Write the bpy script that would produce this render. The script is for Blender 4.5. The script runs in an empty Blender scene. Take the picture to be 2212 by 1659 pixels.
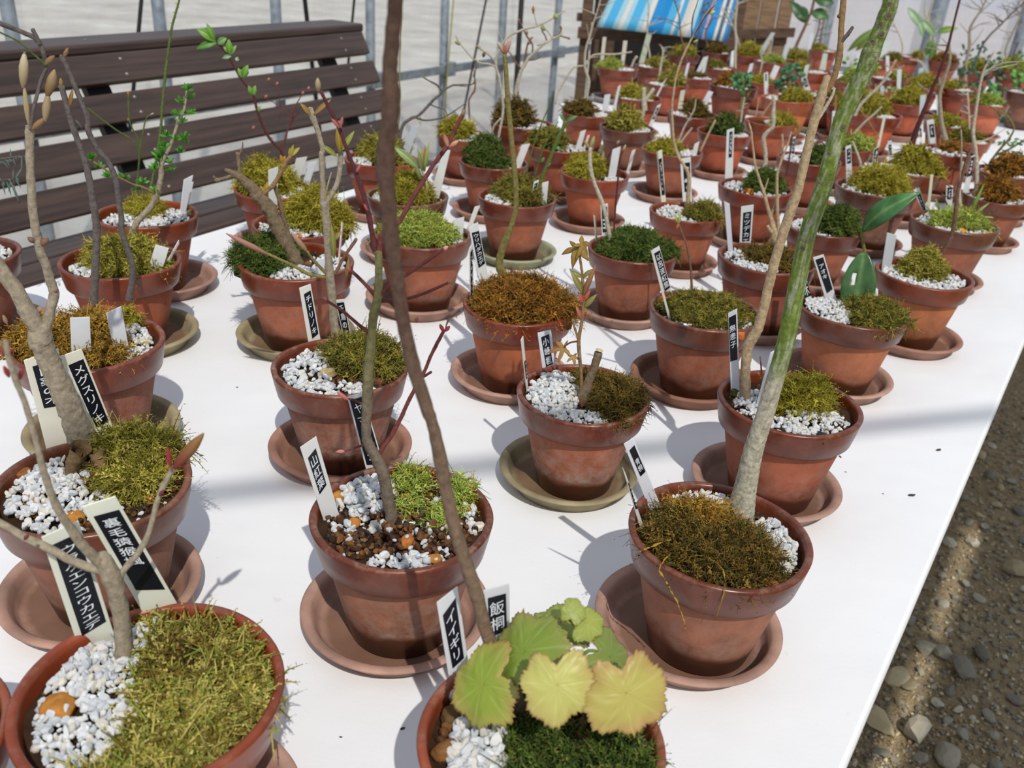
import bpy, math, random
import numpy as np
from mathutils import Matrix, Vector

# ------------------------------------------------------------------ camera, light, exposure
SC = bpy.context.scene
COL = SC.collection
FPX, PITCH, ROLL = 1933.5, math.radians(26.93), math.radians(-4.127)
W0, H0 = 2212.0, 1659.0
D = 0.13                                   # rim diameter of a standard pot, metres
HC = 1.05                                  # camera height
TZ = HC - 3.735 * D                        # table top
RZ = HC - 2.925 * D                        # rim of a standard pot

cp, sp_ = math.cos(PITCH), math.sin(PITCH)
cr, sr = math.cos(ROLL), math.sin(ROLL)
V_ = np.array([0, sp_, cp])                # un-rolled up vector
FWD = np.array([0, cp, -sp_])
X_ = np.array([1.0, 0, 0])
RIGHT = cr * X_ - sr * V_
UP = sr * X_ + cr * V_
C0 = np.array([0, 0, HC])

cam_d = bpy.data.cameras.new('camera')
cam = bpy.data.objects.new('camera', cam_d)
COL.objects.link(cam)
M = Matrix(((RIGHT[0], UP[0], -FWD[0], 0), (RIGHT[1], UP[1], -FWD[1], 0), (RIGHT[2], UP[2], -FWD[2], HC), (0, 0, 0, 1)))
cam.matrix_world = M
cam_d.sensor_width = 36.0
cam_d.lens = FPX / W0 * 36.0
cam_d.clip_start = 0.02
cam_d.clip_end = 200
cam_d.dof.use_dof = True
cam_d.dof.focus_distance = 0.72
cam_d.dof.aperture_fstop = 12.0
SC.camera = cam

SC.view_settings.view_transform = 'Standard'
SC.view_settings.look = 'None'
SC.view_settings.exposure = 0.0
SC.view_settings.gamma = 1.0
SC.view_settings.use_curve_mapping = False
try:
    SC.cycles.use_denoising = True
    SC.cycles.max_bounces = 7
    SC.cycles.diffuse_bounces = 4
    SC.cycles.transparent_max_bounces = 10
    SC.cycles.use_adaptive_sampling = True
    SC.cycles.adaptive_threshold = 0.02
    SC.cycles.caustics_reflective = False
    SC.cycles.caustics_refractive = False
except Exception:
    pass

world = bpy.data.worlds.new('sky')
SC.world = world
world.use_nodes = True
wn_ = world.node_tree
bg = wn_.nodes['Background']
bg.inputs[0].default_value = (0.76, 0.85, 1.0, 1)
bg.inputs[1].default_value = 0.68

SUNV = Vector((0.18, -0.62, 0.81)).normalized()
sun_d = bpy.data.lights.new('sun', 'SUN')
sun_d.energy = 3.0
sun_d.color = (1.0, 0.955, 0.88)
sun_d.angle = math.radians(0.6)
sun = bpy.data.objects.new('sun', sun_d)
COL.objects.link(sun)
sun.rotation_euler = SUNV.to_track_quat('Z', 'Y').to_euler()

# ------------------------------------------------------------------ pixel -> place helpers
def ray(px, py):
    return FWD + RIGHT * ((px - W0 / 2) / FPX) + UP * (-(py - H0 / 2) / FPX)
def atz(px, py, z):
    d = ray(px, py); return C0 + d * ((z - HC) / d[2])
def on_plane(px, py, P, N):
    d = ray(px, py); return C0 + d * (((np.asarray(P) - C0) @ N) / (d @ N))
def depth(P):
    return float((np.asarray(P) - C0) @ FWD)
def hdir(P):
    v = np.array([P[0], P[1], 0.0]); return v / np.linalg.norm(v)
def rotz(v, deg):
    a = math.radians(deg); c, s = math.cos(a), math.sin(a)
    return np.array([v[0] * c - v[1] * s, v[0] * s + v[1] * c, v[2]])
def lin(r, g, b):
    f = lambda c: (c / 255) / 12.92 if c / 255 <= 0.04045 else ((c / 255 + 0.055) / 1.055) ** 2.4
    return (f(r), f(g), f(b))

# ------------------------------------------------------------------ mesh helpers
class MB:
    """collects vertices and faces of one mesh"""
    def __init__(s): s.v = []; s.f = []; s.n = 0; s.c = []
    def add(s, verts, faces, col=None):
        verts = np.asarray(verts, float).reshape(-1, 3)
        faces = np.asarray(faces, int)
        s.v.append(verts); s.f.append(faces + s.n); s.n += len(verts)
        if col is None: col = (1, 1, 1)
        col = np.asarray(col, float)
        if col.ndim == 1: col = np.tile(col, (len(verts), 1))
        s.c.append(col)
        return s
    def mesh(s, name, smooth=True, mat=None):
        me = bpy.data.meshes.new(name)
        V = np.concatenate(s.v); nf = sum(len(f) for f in s.f)
        me.vertices.add(len(V)); me.vertices.foreach_set('co', V.ravel())
        sizes = np.concatenate([np.full(len(f), f.shape[1]) for f in s.f])
        idx = np.concatenate([f.ravel() for f in s.f])
        me.loops.add(len(idx)); me.loops.foreach_set('vertex_index', idx)
        me.polygons.add(nf)
        st = np.concatenate([[0], np.cumsum(sizes)[:-1]])
        me.polygons.foreach_set('loop_start', st)
        try: me.polygons.foreach_set('loop_total', sizes)
        except Exception: pass
        me.polygons.foreach_set('use_smooth', np.full(nf, smooth))
        Cc = np.concatenate(s.c)
        at = me.color_attributes.new('Col', 'FLOAT_COLOR', 'POINT')
        at.data.foreach_set('color', np.concatenate([Cc, np.ones((len(Cc), 1))], 1).ravel())
        me.update(calc_edges=True); me.validate()
        if mat: me.materials.append(mat)
        return me

def put(name, me, parent=None, loc=None):
    o = bpy.data.objects.new(name, me); COL.objects.link(o)
    if loc is not None: o.location = Vector(loc)
    if parent is not None: o.parent = parent
    return o
def world_child(name, mb, mat, parent, smooth=True, origin=None):
    """mesh given in world coordinates, linked as a child of a parent (whole chain unrotated)"""
    off = np.zeros(3); p = parent
    while p is not None:
        off += np.array(p.location); p = p.parent
    mb.v = [v - off for v in mb.v]
    return put(name, mb.mesh(name, smooth, mat), parent)
def thing(name, label, cat, loc, group=None):
    o = bpy.data.objects.new(name, None); COL.objects.link(o); o.location = Vector(loc)
    o.empty_display_size = 0.02
    o['label'] = label; o['category'] = cat
    if group: o['group'] = group
    return o
def tag(o, label=None, cat=None, group=None, kind=None):
    if label: o['label'] = label
    if cat: o['category'] = cat
    if group: o['group'] = group
    if kind: o['kind'] = kind
    return o

def lathe(prof, seg=64):
    prof = np.asarray(prof, float); n = len(prof)
    a = np.linspace(0, 2 * np.pi, seg, endpoint=False)
    v = np.stack([prof[:, None, 0] * np.cos(a), prof[:, None, 0] * np.sin(a), np.repeat(prof[:, None, 1], seg, 1)], -1).reshape(-1, 3)
    i, j = np.meshgrid(np.arange(n - 1), np.arange(seg), indexing='ij'); j2 = (j + 1) % seg
    f = np.stack([i * seg + j, i * seg + j2, (i + 1) * seg + j2, (i + 1) * seg + j], -1).reshape(-1, 4)
    return v, f

def catmull(P, sub):
    P = np.asarray(P, float)
    if len(P) < 3 or sub < 2: 
        return P if sub < 2 else np.concatenate([P[:-1][:, None] + (P[1:] - P[:-1])[:, None] * np.linspace(0, 1, sub, endpoint=False)[None, :, None]]).reshape(-1, P.shape[1]) if False else _lin(P, sub)
    Q = np.concatenate([[2 * P[0] - P[1]], P, [2 * P[-1] - P[-2]]])
    t = np.linspace(0, 1, sub, endpoint=False)[:, None]; out = []
    for k in range(1, len(Q) - 2):
        a, b, c, d = Q[k - 1], Q[k], Q[k + 1], Q[k + 2]
        out.append(0.5 * (2 * b + (c - a) * t + (2 * a - 5 * b + 4 * c - d) * t ** 2 + (3 * b - a - 3 * c + d) * t ** 3))
    return np.concatenate(out + [P[-1:]])
def _lin(P, sub):
    t = np.linspace(0, 1, sub, endpoint=False)[:, None]
    return np.concatenate([P[k] + (P[k + 1] - P[k]) * t for k in range(len(P) - 1)] + [P[-1:]])

def tube(pts, rad, sides=8, sub=4, rough=0.05, rng=None, cap=True):
    """tapering tube through points; pts (n,3), rad (n)"""
    PR = catmull(np.concatenate([np.asarray(pts, float), np.asarray(rad, float)[:, None]], 1), sub)
    P, R = PR[:, :3], np.maximum(PR[:, 3], 1e-5)
    n = len(P)
    T = np.gradient(P, axis=0); T /= np.linalg.norm(T, axis=1)[:, None] + 1e-12
    u = np.cross(T[0], [0.3, 0.5, 0.81]); u /= np.linalg.norm(u)
    a = np.linspace(0, 2 * np.pi, sides, endpoint=False)
    rng = rng or np.random.default_rng(1)
    V = np.zeros((n, sides, 3))
    for i in range(n):
        u = u - T[i] * (u @ T[i]); u /= np.linalg.norm(u) + 1e-12
        w = np.cross(T[i], u)
        rr = R[i] * (1 + rough * rng.normal(size=sides))
        V[i] = P[i] + (np.cos(a) * rr)[:, None] * u + (np.sin(a) * rr)[:, None] * w
    V = V.reshape(-1, 3)
    i, j = np.meshgrid(np.arange(n - 1), np.arange(sides), indexing='ij'); j2 = (j + 1) % sides
    F = np.stack([i * sides + j, i * sides + j2, (i + 1) * sides + j2, (i + 1) * sides + j], -1).reshape(-1, 4)
    return V, F, P[-1] + T[-1] * R[-1] * 0.5, (n - 1) * sides
def add_tube(mb, pts, rad, sides=8, sub=4, rough=0.05, col=None, rng=None):
    V, F, tip, b = tube(pts, rad, sides, sub, rough, rng)
    base = mb.n
    mb.add(V, F, col)
    k = np.arange(sides)
    mb.add([tip], np.zeros((0, 3), int), col if col is not None and np.ndim(col) == 1 else None)
    mb.f.append(np.stack([base + b + k, base + b + (k + 1) % sides, np.full(sides, mb.n - 1)], 1))
    return mb
def add_box(mb, c, ax, ay, az, col=None):
    """box from centre and three half-axis vectors"""
    c, ax, ay, az = [np.asarray(q, float) for q in (c, ax, ay, az)]
    s = np.array([[-1, -1, -1], [1, -1, -1], [1, 1, -1], [-1, 1, -1], [-1, -1, 1], [1, -1, 1], [1, 1, 1], [-1, 1, 1]])
    v = c + s[:, :1] * ax + s[:, 1:2] * ay + s[:, 2:] * az
    f = [[0, 3, 2, 1], [4, 5, 6, 7], [0, 1, 5, 4], [1, 2, 6, 5], [2, 3, 7, 6], [3, 0, 4, 7]]
    return mb.add(v, f, col)
def bevelled(o, w, seg=2):
    m = o.modifiers.new('b', 'BEVEL'); m.width = w; m.segments = seg; m.limit_method = 'ANGLE'
    return o
def ico(sub=1):
    import bmesh
    bm = bmesh.new(); bmesh.ops.create_icosphere(bm, subdivisions=sub, radius=1.0)
    v = np.array([q.co[:] for q in bm.verts]); bm.verts.ensure_lookup_table()
    f = np.array([[q.index for q in p.verts] for p in bm.faces]); bm.free(); return v, f
ICO1, ICO2, ICO3 = ico(1), ico(2), ico(3)
def chip(seed):
    rng = np.random.default_rng(seed); q, f = ICO2; q = q.copy()
    for _ in range(8):
        nr = rng.normal(size=3); nr /= np.linalg.norm(nr); s_ = q @ nr; q = q - np.outer(np.maximum(s_ - rng.uniform(0.45, 0.8), 0), nr)
    return q * np.array([1.15, 0.95, 0.75]), f
CHIPS = [chip(k) for k in range(3)]

def add_grains(mb, P, size, cols, rng, tmpl=ICO1, jit=0.22):
    """many loose grains: P (n,3), size (n), cols (n,3)"""
    tv, tf = tmpl; n = len(P); m = len(tv)
    if n == 0: return mb
    q = rng.normal(size=(n, 4)); q /= np.linalg.norm(q, axis=1)[:, None]
    w, x, y, z = q.T
    Rm = np.stack([1 - 2 * (y * y + z * z), 2 * (x * y - z * w), 2 * (x * z + y * w), 2 * (x * y + z * w), 1 - 2 * (x * x + z * z), 2 * (y * z - x * w),
                   2 * (x * z - y * w), 2 * (y * z + x * w), 1 - 2 * (x * x + y * y)], -1).reshape(n, 3, 3)
    sc = rng.uniform(0.65, 1.1, size=(n, 1, 3))
    V = tv[None] * sc * (1 + jit * rng.uniform(-1, 1, size=(n, m, 1)))
    V = np.einsum('nij,nmj->nmi', Rm, V) * size[:, None, None] + P[:, None]
    F = (tf[None] + (np.arange(n) * m)[:, None, None]).reshape(-1, 3)
    return mb.add(V.reshape(-1, 3), F, np.repeat(cols, m, 0))

# ------------------------------------------------------------------ materials
def mat(name):
    m = bpy.data.materials.new(name); m.use_nodes = True
    nt = m.node_tree; return m, nt, nt.nodes['Principled BSDF']
def N(nt, t, **k):
    n = nt.nodes.new(t)
    for a, b in k.items(): setattr(n, a, b)
    return n
def noise(nt, vec, scale, detail=4, rough=0.55):
    n = N(nt, 'ShaderNodeTexNoise'); n.inputs['Scale'].default_value = scale; n.inputs['Detail'].default_value = detail; n.inputs['Roughness'].default_value = rough
    if vec is not None: nt.links.new(vec, n.inputs['Vector'])
    return n
def ramp(nt, fac, pts):
    r = N(nt, 'ShaderNodeValToRGB'); e = r.color_ramp.elements
    while len(e) < len(pts): e.new(0.5)
    for i, (p, c) in enumerate(pts):
        e[i].position = p; e[i].color = tuple(c) + (1,) if len(c) == 3 else c
    nt.links.new(fac, r.inputs[0]); return r
def mixc(nt, fac, a, b, mode='MIX'):
    n = N(nt, 'ShaderNodeMix', data_type='RGBA', blend_type=mode)
    for sock, val in ((n.inputs[0], fac), (n.inputs[6], a), (n.inputs[7], b)):
        if isinstance(val, bpy.types.NodeSocket): nt.links.new(val, sock)
        elif isinstance(val, (int, float)): sock.default_value = val
        else: sock.default_value = tuple(val) + (1,) if len(val) == 3 else val
    return n.outputs[2]
def math_(nt, op, a, b=None, clamp=False):
    n = N(nt, 'ShaderNodeMath', operation=op, use_clamp=clamp)
    for s, v in zip(n.inputs, (a, b)):
        if v is None: continue
        if isinstance(v, bpy.types.NodeSocket): nt.links.new(v, s)
        else: s.default_value = v
    return n.outputs[0]
def bump(nt, h, strength, dist, bsdf):
    b = N(nt, 'ShaderNodeBump'); b.inputs['Strength'].default_value = strength; b.inputs['Distance'].default_value = dist
    nt.links.new(h, b.inputs['Height']); nt.links.new(b.outputs[0], bsdf.inputs['Normal'])
def coords(nt, rand=True):
    tc = N(nt, 'ShaderNodeTexCoord'); out = tc.outputs['Object']
    if rand:
        oi = N(nt, 'ShaderNodeObjectInfo'); va = N(nt, 'ShaderNodeVectorMath', operation='ADD')
        mu = math_(nt, 'MULTIPLY', oi.outputs['Random'], 37.0)
        nt.links.new(out, va.inputs[0]); nt.links.new(mu, va.inputs[1]); return va.outputs[0], out, oi
    return out, out, None

def terracotta(name, kind):
    m, nt, b = mat(name); vec, raw, oi = coords(nt)
    base = oi.outputs['Color']
    n1 = noise(nt, vec, 28, 5); n2 = noise(nt, vec, 140, 3)
    c = mixc(nt, n1.outputs[0], base, (0.55, 0.50, 0.48), 'MULTIPLY') if kind != 'saucer' else base
    r1 = ramp(nt, n1.outputs[0], [(0.28, (0.60, 0.60, 0.60)), (0.5, (0.95, 0.95, 0.95)), (0.74, (1.32, 1.32, 1.34))])
    c = mixc(nt, 1.0, base, r1.outputs[0], 'MULTIPLY')
    sx = N(nt, 'ShaderNodeSeparateXYZ'); nt.links.new(raw, sx.inputs[0])
    if kind == 'body':
        # damp foot, lime bloom above the tide line (alpha of the object colour says how much bloom)
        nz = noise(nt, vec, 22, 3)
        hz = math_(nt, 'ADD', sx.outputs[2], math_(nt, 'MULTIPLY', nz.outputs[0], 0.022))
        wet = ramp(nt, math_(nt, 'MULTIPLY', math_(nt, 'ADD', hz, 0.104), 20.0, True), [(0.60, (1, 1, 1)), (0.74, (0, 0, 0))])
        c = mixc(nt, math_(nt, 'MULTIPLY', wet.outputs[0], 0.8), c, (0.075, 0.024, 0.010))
        tide = ramp(nt, math_(nt, 'MULTIPLY', math_(nt, 'ADD', hz, 0.104), 12.0, True), [(0.38, (0, 0, 0)), (0.46, (1, 1, 1)), (0.58, (0.6, 0.6, 0.6)), (1.0, (0.22, 0.22, 0.22))])
        n3 = noise(nt, vec, 75, 6, 0.75)
        sp = ramp(nt, n3.outputs[0], [(0.36, (0, 0, 0)), (0.66, (1, 1, 1))])
        am = math_(nt, 'MULTIPLY', math_(nt, 'MULTIPLY', tide.outputs[0], sp.outputs[0]), math_(nt, 'ADD', oi.outputs['Alpha'], 0.12), True)
        c = mixc(nt, am, c, (0.46, 0.36, 0.29))
        rr = ramp(nt, wet.outputs[0], [(0, (0.78,) * 3), (1, (0.35,) * 3)])
        nt.links.new(rr.outputs[0], b.inputs['Roughness'])
    elif kind == 'rim':
        n3 = noise(nt, vec, 90, 6, 0.7)
        sp = ramp(nt, n3.outputs[0], [(0.48, (0, 0, 0)), (0.70, (1, 1, 1))])
        top = ramp(nt, math_(nt, 'MULTIPLY', math_(nt, 'ADD', sx.outputs[2], 0.006), 160.0, True), [(0.2, (0.25,) * 3), (0.9, (1, 1, 1))])
        am = math_(nt, 'MULTIPLY', math_(nt, 'MULTIPLY', sp.outputs[0], top.outputs[0]), math_(nt, 'ADD', math_(nt, 'MULTIPLY', oi.outputs['Alpha'], 0.7), 0.18), True)
        c = mixc(nt, am, c, (0.36, 0.24, 0.17))
        rr = ramp(nt, n1.outputs[0], [(0.3, (0.24,) * 3), (0.75, (0.45,) * 3)])
        nt.links.new(rr.outputs[0], b.inputs['Roughness'])
    else:
        b.inputs['Roughness'].default_value = 0.75
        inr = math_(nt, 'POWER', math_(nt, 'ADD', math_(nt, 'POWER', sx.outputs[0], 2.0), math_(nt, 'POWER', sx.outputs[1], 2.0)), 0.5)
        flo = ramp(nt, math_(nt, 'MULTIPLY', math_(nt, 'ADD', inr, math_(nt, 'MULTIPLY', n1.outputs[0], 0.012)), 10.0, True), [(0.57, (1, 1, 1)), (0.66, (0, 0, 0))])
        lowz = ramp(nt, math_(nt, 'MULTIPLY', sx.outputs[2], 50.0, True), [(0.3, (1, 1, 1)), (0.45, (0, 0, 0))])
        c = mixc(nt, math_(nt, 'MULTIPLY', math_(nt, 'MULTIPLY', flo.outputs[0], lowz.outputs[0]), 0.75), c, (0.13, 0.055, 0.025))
    nt.links.new(c, b.inputs['Base Color'])
    bump(nt, n2.outputs[0], 0.25, 0.0006, b)
    return m
M_BODY, M_RIM, M_SAUCER = terracotta('terracotta_matte', 'body'), terracotta('terracotta_glazed', 'rim'), terracotta('terracotta_saucer', 'saucer')

def colmat(name, rough=0.8, transl=0.0, spec=0.3, nscale=0, nb=0.0):
    m, nt, b = mat(name)
    a = N(nt, 'ShaderNodeAttribute', attribute_name='Col'); c = a.outputs['Color']
    if nscale:
        vec, raw, oi = coords(nt)
        n = noise(nt, vec, nscale, 4); r = ramp(nt, n.outputs[0], [(0.25, (0.6,) * 3), (0.75, (1.35,) * 3)])
        c = mixc(nt, 1.0, c, r.outputs[0], 'MULTIPLY')
        if nb: bump(nt, n.outputs[0], nb, 0.001, b)
    nt.links.new(c, b.inputs['Base Color'])
    b.inputs['Roughness'].default_value = rough
    b.inputs['Specular IOR Level'].default_value = spec
    if transl:
        t = N(nt, 'ShaderNodeBsdfTranslucent'); nt.links.new(c, t.inputs[0])
        mx = N(nt, 'ShaderNodeMixShader'); mx.inputs[0].default_value = transl
        nt.links.new(b.outputs[0], mx.inputs[1]); nt.links.new(t.outputs[0], mx.inputs[2])
        nt.links.new(mx.outputs[0], nt.nodes['Material Output'].inputs[0])
    return m
M_MOSS = colmat('moss', 0.85, 0.30, 0.15)
M_GRAIN = colmat('grit', 0.55, 0.38, 0.4)
M_SOIL = colmat('soil', 0.95, 0, 0.1, 120, 0.8)
M_STONE = colmat('stone', 0.9, 0, 0.2, 160, 0.7)
M_LEAF = colmat('leaf', 0.42, 0.30, 0.45)
M_GLOSSLEAF = colmat('glossy_leaf', 0.28, 0.15, 0.5, 60, 0.1)
M_BUD = colmat('bud', 0.6, 0.1, 0.3)
M_BARK = colmat('bark', 0.8, 0, 0.25, 260, 0.9)

def flat(name, col, rough=0.5, spec=0.5, metal=0.0):
    m, nt, b = mat(name); b.inputs['Base Color'].default_value = tuple(col) + (1,); b.inputs['Roughness'].default_value = rough
    b.inputs['Specular IOR Level'].default_value = spec; b.inputs['Metallic'].default_value = metal; return m
def tagmat():
    m, nt, b = mat('label_plastic'); vec, raw, oi = coords(nt)
    n = noise(nt, vec, 60, 4); r = ramp(nt, n.outputs[0], [(0.3, (0.93,) * 3), (0.7, (1.0,) * 3)])
    nt.links.new(mixc(nt, 1.0, oi.outputs['Color'], r.outputs[0], 'MULTIPLY'), b.inputs['Base Color'])
    b.inputs['Roughness'].default_value = 0.4
    t = N(nt, 'ShaderNodeBsdfTranslucent'); nt.links.new(oi.outputs['Color'], t.inputs[0])
    mx = N(nt, 'ShaderNodeMixShader'); mx.inputs[0].default_value = 0.3
    nt.links.new(b.outputs[0], mx.inputs[1]); nt.links.new(t.outputs[0], mx.inputs[2]); nt.links.new(mx.outputs[0], nt.nodes['Material Output'].inputs[0])
    return m
M_TAG = tagmat()
M_STRIP = flat('black_tape', lin(14, 18, 28), 0.35)
M_INK = flat('white_print', (0.72, 0.76, 0.80), 0.5)

# ------------------------------------------------------------------ the place: ground, greenhouse, table, bench, rack
def ground_mat():
    m, nt, b = mat('gravelly_soil'); vec, raw, oi = coords(nt, False)
    n1 = noise(nt, vec, 3.5, 6); n2 = noise(nt, vec, 60, 6, 0.7); n3 = noise(nt, vec, 260, 3)
    c = ramp(nt, n2.outputs[0], [(0.3, lin(124, 104, 76)), (0.55, lin(176, 152, 114)), (0.75, lin(206, 186, 146))]).outputs[0]
    c = mixc(nt, n1.outputs[0], c, lin(160, 140, 108))
    v = N(nt, 'ShaderNodeTexVoronoi'); v.inputs['Scale'].default_value = 95; nt.links.new(vec, v.inputs['Vector'])
    vr = N(nt, 'ShaderNodeSeparateXYZ'); nt.links.new(v.outputs['Color'], vr.inputs[0]); gr_ = ramp(nt, vr.outputs[0], [(0.0, lin(124, 114, 96)), (0.5, lin(174, 158, 126)), (1.0, lin(204, 192, 164))]); hs = mixc(nt, 0.35, c, gr_.outputs[0])
    nt.links.new(hs, b.inputs['Base Color']); b.inputs['Roughness'].default_value = 0.95; b.inputs['Specular IOR Level'].default_value = 0.15
    h = math_(nt, 'ADD', math_(nt, 'MULTIPLY', n2.outputs[0], 0.6), math_(nt, 'MULTIPLY', n3.outputs[0], 0.4))
    bump(nt, h, 0.9, 0.012, b)
    return m
mb = MB(); g = np.linspace(-0.2, 1, 2)
mb.add([[-1.2, -2.5, 0], [9, -2.5, 0], [9, 12, 0], [-1.2, 12, 0]], [[0, 1, 2, 3]])
WD = math.radians(28.6)
WA = np.array([math.sin(WD), math.cos(WD), 0.0])           # along the long wall
WN = np.array([math.cos(WD), -math.sin(WD), 0.0])          # into the greenhouse
WOFF = -2.42
def wallp(along, z, off=0.0): return WA * along + WN * (WOFF + off) + np.array([0, 0, z])
WEND = 5.75                                                # along-distance of the far end wall
mb = MB(); mb.add([wallp(-2, 0), wallp(WEND, 0), wallp(WEND, 0, 7.5), wallp(-2, 0, 7.5)], [[0, 3, 2, 1]])
put('ground', mb.mesh('ground', False, ground_mat()))['kind'] = 'structure'
m_out, nt_, b_ = mat('pale_outside_soil'); v_, _, _ = coords(nt_, False)
r_ = ramp(nt_, noise(nt_, v_, 1.6, 8, 0.7).outputs[0], [(0.3, lin(162, 154, 136)), (0.52, lin(196, 190, 176)), (0.62, lin(206, 206, 190)), (0.72, lin(236, 234, 230))])
nt_.links.new(r_.outputs[0], b_.inputs['Base Color']); b_.inputs['Roughness'].default_value = 0.95
mb = MB(); mb.add([wallp(-14, -0.02), wallp(26, -0.02), wallp(26, -0.02, -26), wallp(-14, -0.02, -26)], [[0, 1, 2, 3]])
mb.add([wallp(WEND, -0.02, 0), wallp(26, -0.02, 0), wallp(26, -0.02, 24), wallp(WEND, -0.02, 24)], [[3, 2, 1, 0]])
put('ground', mb.mesh('ground_outside', False, m_out))['kind'] = 'structure'

def film_mat(ca=(0.62, 0.635, 0.69), cb=(0.74, 0.75, 0.79), oa=0.26, ob=0.46):
    m = bpy.data.materials.new('greenhouse_film'); m.use_nodes = True; nt = m.node_tree; nt.nodes.clear()
    out = N(nt, 'ShaderNodeOutputMaterial'); vec, raw, oi = coords(nt, False)
    mp = N(nt, 'ShaderNodeMapping'); mp.inputs['Scale'].default_value = (3.0, 3.0, 0.6); nt.links.new(vec, mp.inputs[0])
    n = noise(nt, mp.outputs[0], 4, 6, 0.65)
    c = ramp(nt, n.outputs[0], [(0.3, ca), (0.7, cb)])
    tr = N(nt, 'ShaderNodeBsdfTransparent'); tr.inputs[0].default_value = (0.95, 0.95, 0.97, 1)
    tl = N(nt, 'ShaderNodeBsdfTranslucent'); df = N(nt, 'ShaderNodeBsdfDiffuse'); gl = N(nt, 'ShaderNodeBsdfGlossy'); gl.inputs['Roughness'].default_value = 0.35
    nt.links.new(c.outputs[0], tl.inputs[0]); nt.links.new(c.outputs[0], df.inputs[0])
    a = N(nt, 'ShaderNodeMixShader'); a.inputs[0].default_value = 0.45; nt.links.new(tl.outputs[0], a.inputs[1]); nt.links.new(df.outputs[0], a.inputs[2])
    b2 = N(nt, 'ShaderNodeMixShader'); b2.inputs[0].default_value = 0.05; nt.links.new(a.outputs[0], b2.inputs[1]); nt.links.new(gl.outputs[0], b2.inputs[2])
    f = ramp(nt, n.outputs[0], [(0.3, (oa,) * 3), (0.7, (ob,) * 3)])
    c3 = N(nt, 'ShaderNodeMixShader'); nt.links.new(f.outputs[0], c3.inputs[0]); nt.links.new(tr.outputs[0], c3.inputs[1]); nt.links.new(b2.outputs[0], c3.inputs[2])
    nt.links.new(c3.outputs[0], out.inputs[0]); return m
M_FILM = film_mat()
def film(name, p0, p1, nrm, z1, m=M_FILM):
    n = 90; mb = MB(); rng = np.random.default_rng(4)
    s = np.linspace(0, 1, n); off = 0.006 * np.sin(s * 71) + 0.004 * np.sin(s * 173 + 1)
    P = p0 + (p1 - p0) * s[:, None] + nrm * off[:, None]
    V = np.stack([P, P + np.array([0, 0, z1])], 1).reshape(-1, 3); i = np.arange(n - 1) * 2
    mb.add(V, np.stack([i, i + 2, i + 3, i + 1], 1)); o = put(name, mb.mesh(name, True, m)); o['kind'] = 'structure'; return o
film('wall_left', wallp(-1, 0.0, -0.04), wallp(WEND, 0.0, -0.04), WN, 2.2)
film('wall_back', wallp(WEND + 0.04, 0.0), wallp(WEND + 0.04, 0.0, 6.5), WA, 2.2, film_mat((0.80, 0.76, 0.84), (0.90, 0.87, 0.92), 0.62, 0.85))

def metalmat():
    m, nt, b = mat('galvanised_steel'); vec, raw, oi = coords(nt)
    n = noise(nt, vec, 30, 4); r = ramp(nt, n.outputs[0], [(0.3, lin(108, 118, 128)), (0.7, lin(150, 160, 168))])
    nt.links.new(r.outputs[0], b.inputs['Base Color']); b.inputs['Roughness'].default_value = 0.55; b.inputs['Metallic'].default_value = 0.25; return m
M_GALV = metalmat()
M_BLACK = flat('black_plastic', lin(24, 25, 28), 0.5)
def pipe(name, pts, r, m, label, cat, group=None, kind=None, sides=14):
    mb = MB(); add_tube(mb, pts, [r] * len(pts), sides, 1, 0.0)
    o = put(name, mb.mesh(name, True, m)); tag(o, label, cat, group, kind); return o
WALLPOLE_PX = [(24, 60), (345, 50), (597, 50), (800, 60), (960, 60), (1085, 60), (1200, 100)]
for px, py in WALLPOLE_PX:
    P = on_plane(px, py, WN * WOFF, WN); a = float(P @ WA)
    pipe('pillar', [wallp(a, 0.0), wallp(a, 2.15)], 0.019, M_GALV, None, None, None, 'structure')
a0 = on_plane(820, 160, WN * WOFF, WN); a1 = on_plane(1240, 110, WN * WOFF, WN)
zr = (a0[2] + a1[2]) / 2
mb = MB(); c_ = (wallp(0.5, zr, 0.03) + wallp(WEND, zr, 0.03)) / 2
add_box(mb, c_, WA * (WEND - 0.5) / 2, WN * 0.008, np.array([0, 0, 0.017]))
rail = put('trim_1', mb.mesh('wall_rail', False, M_GALV)); rail['kind'] = 'structure'
for k, (px, py) in enumerate(WALLPOLE_PX[3:]):
    P = on_plane(px, py, WN * WOFF, WN); a = float(P @ WA)
    if k == 1 or k == 3 or k == 0:
        mb = MB(); add_box(mb, wallp(a, zr, 0.025), WA * 0.036, WN * 0.022, np.array([0, 0, 0.030]))
        o = bevelled(put('pipe_clamp', mb.mesh('pipe_clamp', False, M_GALV)), 0.004)
        tag(o, ['square galvanised clamp joining wall rail and pole above the bench end', 'square galvanised clamp joining wall rail to the pole left of the black pipe', '', 'square galvanised clamp joining wall rail and pole beside the wooden rack'][k], 'clamp')
def wallpx(px, py, off=0.05): return on_plane(px, py, WN * (WOFF + off), WN)
pb = wallpx(1113, 215, 0.06)
pipe('black_pipe', [[pb[0], pb[1], 0.0], [pb[0], pb[1], 1.6]], 0.013, M_BLACK, 'upright black pipe against the film wall behind the middle pots', 'pipe')
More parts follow.
